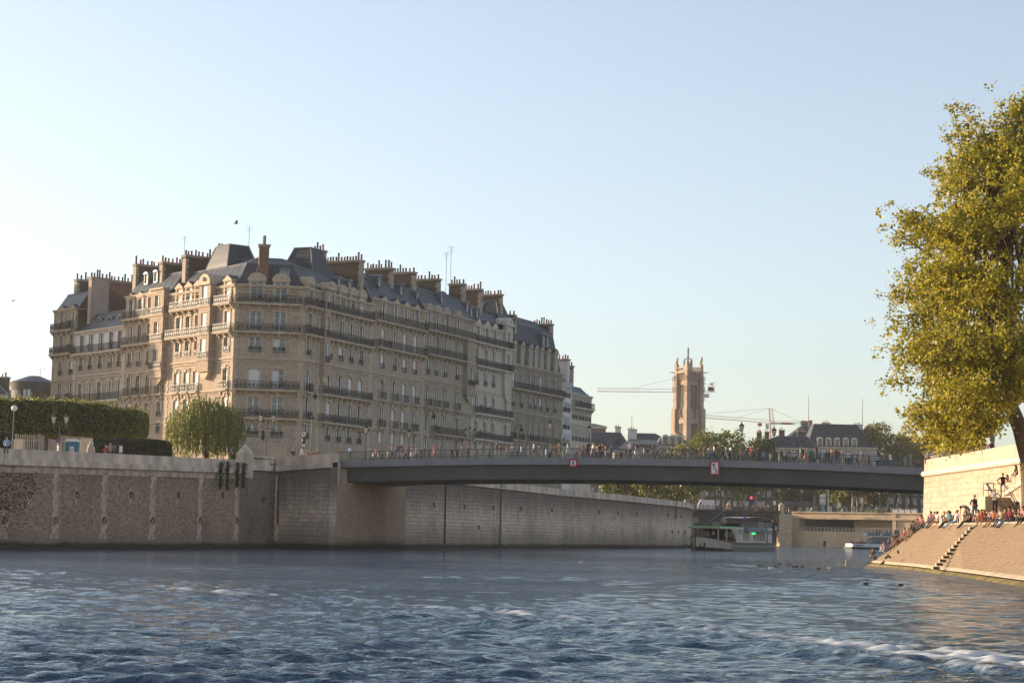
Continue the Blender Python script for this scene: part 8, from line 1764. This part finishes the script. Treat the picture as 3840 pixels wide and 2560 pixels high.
def cabwin(y, z0_, z1_, wd, lit=False):
    b = MB().mat(M('painted_glow_glass', (.16, .12, .07), .2) if lit else GLASS).box(cw + .003, cw + .03, y - wd, y + wd, z0_, z1_); b.mat(WOD).box(cw + .003, cw + .06, y - wd - .06, y + wd + .06, z1_, z1_ + .18); b.mat(CRM).box(cw + .003, cw + .06, y - wd - .05, y - wd, z0_, z1_); b.build('window', bg_)  # warm indoor glow put into the pane colour, nothing shines behind
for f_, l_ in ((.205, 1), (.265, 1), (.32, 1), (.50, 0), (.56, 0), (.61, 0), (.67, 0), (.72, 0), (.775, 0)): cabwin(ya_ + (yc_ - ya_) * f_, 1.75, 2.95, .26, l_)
for f_ in (.06, .10, .14, .90, .94, .975): cabwin(ya_ + (yc_ - ya_) * f_, 2.75, 3.3, .1)
MB().mat(BLK).box(cw + .003, cw + .04, ya_ + (yc_ - ya_) * .84, ya_ + (yc_ - ya_) * .865, cz0, cz1 - .1).build('door_gap', bg_)
MB().mat(ZINCL).prism([(cw + .03, ya_ + (yc_ - ya_) * .2), (cw + .55, ya_ + (yc_ - ya_) * .23), (cw + .55, ya_ + (yc_ - ya_) * .79), (cw + .03, ya_ + (yc_ - ya_) * .82)], cz1 - .75, cz1 - .05).build('side_box', bg_)
b = MB().mat(NEO2)
yy = ya_ + (yc_ - ya_) * .41
for k in range(3): b.box(cw + .1, cw + .16, yy + k * .5, yy + .38 + k * .5, cz1 - 1.12, cz1 - .86)
b.build('green_sign', bg_)
b = MB().mat(M('boat_rail', (.4, .4, .38), .5)); 
for s in (-1, 1):
    y = ya_ + 2.5
    while y < yc_: b.tube([(s * cw * .97, y, cz1), (s * cw * .97, y, cz1 + .8)], .03, 4); y += .55
    for dz in (.4, .8): b.tube([(s * cw * .97, ya_ + 2.5, cz1 + dz), (s * cw * .97, yc_, cz1 + dz)], .03, 4)
b.build('deck_rail', bg_)
b = MB().mat(M('sun_roof_cloth', (.38, .38, .38), .6)); n = 8
for i in range(n):
    y0_, y1_ = ya_ + 4.6 + (yc_ - ya_ - 4.0) * i / n, ya_ + 4.6 + (yc_ - ya_ - 4.0) * (i + 1) / n; z0_, z1_ = cz1 + 1.55 + .22 * math.sin(math.pi * i / n), cz1 + 1.55 + .22 * math.sin(math.pi * (i + 1) / n)
    b.poly([(-2.3, y0_, z0_), (2.3, y0_, z0_), (2.3, y1_, z1_), (-2.3, y1_, z1_)]); b.poly([(-2.3, y0_, z0_ - .06), (2.3, y0_, z0_ - .06), (2.3, y1_, z1_ - .06), (-2.3, y1_, z1_ - .06)][::-1]); b.poly([(2.3, y0_, z0_ - .06), (2.3, y1_, z1_ - .06), (2.3, y1_, z1_), (2.3, y0_, z0_)])
b.build('sun_roof', bg_)
for s in (-1, 1):
    for y in (ya_ + 5, ya_ + 8.5, yc_ - .1): MB().mat(CAST).tube([(s * 2.2, y, cz1), (s * 2.2, y, cz1 + 1.6)], .04, 5).build('roof_post', bg_)
MB().mat(WOD).box(-1.6, 1.6, yc_ - 3.2, yc_ - 1.2, cz1, cz1 + 1.0).build('wheel_house', bg_); MB().mat(BLK).box(-1.8, 1.6, ya_ + 4, ya_ + 6, cz1, cz1 + .7).build('deck_seats', bg_)
for x, y in ((-1.9, cy0 + .8), (1.9, cy0 + 3.4)): MB().mat(M('dish_cream', (.38, .33, .24), .6)).tube([(x, y, cz1 + .95), (x, y + .1, cz1 + .95)], .52, 16).build('satellite_dish', bg_); MB().mat(CAST).tube([(x, y + .12, cz1), (x, y + .12, cz1 + .9)], .04, 5).build('dish_post', bg_)
MB().mat(ZINCL).tube([(-.6, cy0 + 1.5, cz1 + .2), (1.9, cy0 + 4.5, cz1 + 2.9)], .11, 6).build('mast_boom', bg_); MB().mat(CAST).tube([(-1.35, yb + 1.4, 2), (-1.35, yb + 1.4, 5.6)], .05, 5).build('bow_mast', bg_); MB().mat(ZINCL).tube([(1.7, cy0 + 3.2, cz1), (1.7, cy0 + 3.2, cz1 + 1.9)], .05, 5).build('thin_mast', bg_)
def flag(root, P0, cols, w=.9, h=.55, name='flag'):
    f = MB().mat(CAST).tube([P0, (P0[0], P0[1], P0[2] + 1.7)], .025, 5).build('flag_pole', root); 
    for i, c in enumerate(cols): b = MB().mat(c); n = len(cols); b.poly([(P0[0] + .05 + .08 * i, P0[1] + w * i / n * .4, P0[2] + 1.65 - .25 * i), (P0[0] + .05 + .08 * (i + 1), P0[1] + w * (i + 1) / n * .4, P0[2] + 1.65 - .25 * (i + 1)), (P0[0] + .02 + .08 * (i + 1), P0[1] + w * (i + 1) / n * .4, P0[2] + .6 - .2 * i), (P0[0] + .02 + .08 * i, P0[1] + w * i / n * .4, P0[2] + .75 - .15 * i)]); b.build(name, f)
flag(bg_, (2.6, yc_ + 1.3, 3.0), (BLU, WHT, RED), 1.6); flag(bg_, (cw, ya_ + 3.0, cz1 + .4), (BLU,), 1.0)
b = MB().mat(CRM); b.lathe((1.2, yc_ + 2.0, 1.5), [(.35, 0), (.35, 1.0), (.15, 1.1), (.12, 2.6), (.22, 2.65)], 8); b.build('funnel', bg_); MB().mat(WOD).box(-2, 2.2, yc_ + .01, yc_ + .6, 1.4, 3.6).build('stern_cabin', bg_)
for x, y in ((-.3, cy0 + 1.2), (.9, cy0 + 1.6)):
    w_ = bg_.matrix_world if False else None; P0 = root_p + Vector((x * math.cos(BRZ) - y * math.sin(BRZ), x * math.sin(BRZ) + y * math.cos(BRZ), sheer(.15) - .05)); person(P0, R(-30), 'standing', 'grey' if x < 0 else 'white', 'navy', 'dark', 'short', ('deckhand in grey' if x < 0 else 'person in white') + ' under the green-lit barge canopy', None, 0, 1.72)
# ---- glass sightseeing boat
D2 = 486.; xl = xat(3182, D2, 2040); tb_ = thing('sightseeing_boat', 'long white and blue glass-roofed sightseeing boat behind the sloping quay', 'boat', (xl, D2, 0), R(4)); WHB = M('white_boat_paint', (.62, .60, .60), .5, .05, 1); BLB = M('blue_grey_boat_paint', (.12, .17, .24), .4, .1, 1)
Lb = 40.
b = MB().mat(WHB); b.prism([(0, 3.2), (1.2, .8), (4, 0), (Lb, 0), (Lb, 6.5), (4, 6.5), (1.2, 5.6)], .55, 1.35); b.build('hull', tb_); b = MB().mat(HBK); b.prism([(-.5, 3.2), (1.0, .9), (4, .05), (Lb, .05), (Lb, 6.4), (4, 6.4), (1.0, 5.5)], -.4, .547); b.build('hull_bottom', tb_)
b = MB().mat(BLB); 
for k in range(5): b.box(1.8 + k * .42, 2.05 + k * .42, .25 - k * .08, .6, .8, 1.15)
for k in range(4): b.box(4.6 + k * .35, 4.8 + k * .35, -.02, .02, .85, 1.02)
b.build('hull_lettering', tb_)
b = MB().mat(M('boat_glass', (.05, .08, .11), .06, spec=1.0)); b.prismy([(5.0, 1.35), (Lb, 1.35), (Lb, 2.9), (7.0, 2.9)], .5, 6.0); b.build('glass_cabin', tb_); b = MB().mat(ZINCL)
for k in range(26): b.box(7 + k * 1.25, 7.1 + k * 1.25, .42, .5, 1.35, 2.9)
b.obox((6.0, .45, 2.12), ((2.3, 0, 1.75), (0, 1, 0), (-1.75, 0, 2.3)), (1.4, .06, .06)); b.box(6.0, Lb, .35, 6.1, 2.903, 3.1); b.build('window_ribs', tb_)
b = MB().mat(BLB); b.box(5.4, Lb, .6, 5.9, 3.35, 4.2); b.box(4.9, 5.4, .6, 5.9, 3.5, 4.1); b.build('upper_deck', tb_); b = MB().mat(ZINCL)
for k in range(22): b.box(5.0 + k * 1.4, 5.06 + k * 1.4, .5, .56, 3.1, 4.95)
b.box(5.0, Lb, .5, .56, 4.9, 4.96); b.build('upper_rail', tb_); b = MB().mat(WHB)
for x in (8.2, 11, 13.7, 19): b.box(x, x + .45, .5, .596, 3.5, 4.0)
b.build('white_plates', tb_)
for k in range(30):
    low = k < 12; x = ([.9, 1.3, 1.7, 2.1, 2.5, 2.9, 3.1, 4.1, 4.4, 3.6, 3.3, 3.9][k] if low else 7.5 + (k - 12) * .75); y = 1.4 + (k % 3) * .9; z = 1.35 if low else 4.2
    a = R(4); P0 = Vector((xl + x * math.cos(a) - y * math.sin(a), D2 + x * math.sin(a) + y * math.cos(a), z)); person(P0, R(rnd.choice([90, 60, 120, 0])), 'sitting hugging knees', ['black', 'navy', 'grey', 'black', 'white', 'brown'][k % 6], 'black', 'dark', 'short', 'small seated passenger in dark clothes on the ' + ('open bow of the sightseeing boat' if low else 'upper deck of the sightseeing boat'), 'passengers on the bow of the sightseeing boat' if low else 'passengers on the upper deck of the sightseeing boat', 0, 1.6)
# unseen block added out of frame to cast shade across the left row

occ = thing('city_building', 'unseen tall block added beyond the left edge to shade the left row', 'building', (0, 0, 8))
_t = Vector((math.sin(SUN_A), math.cos(SUN_A))); _e = Vector(Lp(622)) + Vector((-math.cos(SUN_A), math.sin(SUN_A))) * 62
occ.location = (_e.x, _e.y, 8); occ.rotation_euler = (0, 0, math.atan2(_t.y, _t.x))
MB().mat(BGW).box(0, 24, 0, 14, 0, 29).build('wall', occ); b = MB().mat(SLATE); b.prismy([(.5, 29.003), (23.5, 29.003), (21, 35), (4, 35)], .5, 13.5); b.build('roof', occ)
# thin evening air over the city
hz_ = bpy.data.materials.new('thin_haze'); hz_.use_nodes = True; _t = hz_.node_tree; _t.nodes.remove(_t.nodes['Principled BSDF'])
_v = _t.nodes.new('ShaderNodeVolumePrincipled'); _v.inputs['Color'].default_value = (.95, .93, .90, 1); _v.inputs['Density'].default_value = .0001; _v.inputs['Anisotropy'].default_value = .3
_t.links.new(_v.outputs[0], _t.nodes['Material Output'].inputs['Volume'])
_h = MB().mat(hz_).box(-480, 480, -95, 1250, -12, 110).build('haze'); _h['kind'] = 'stuff'
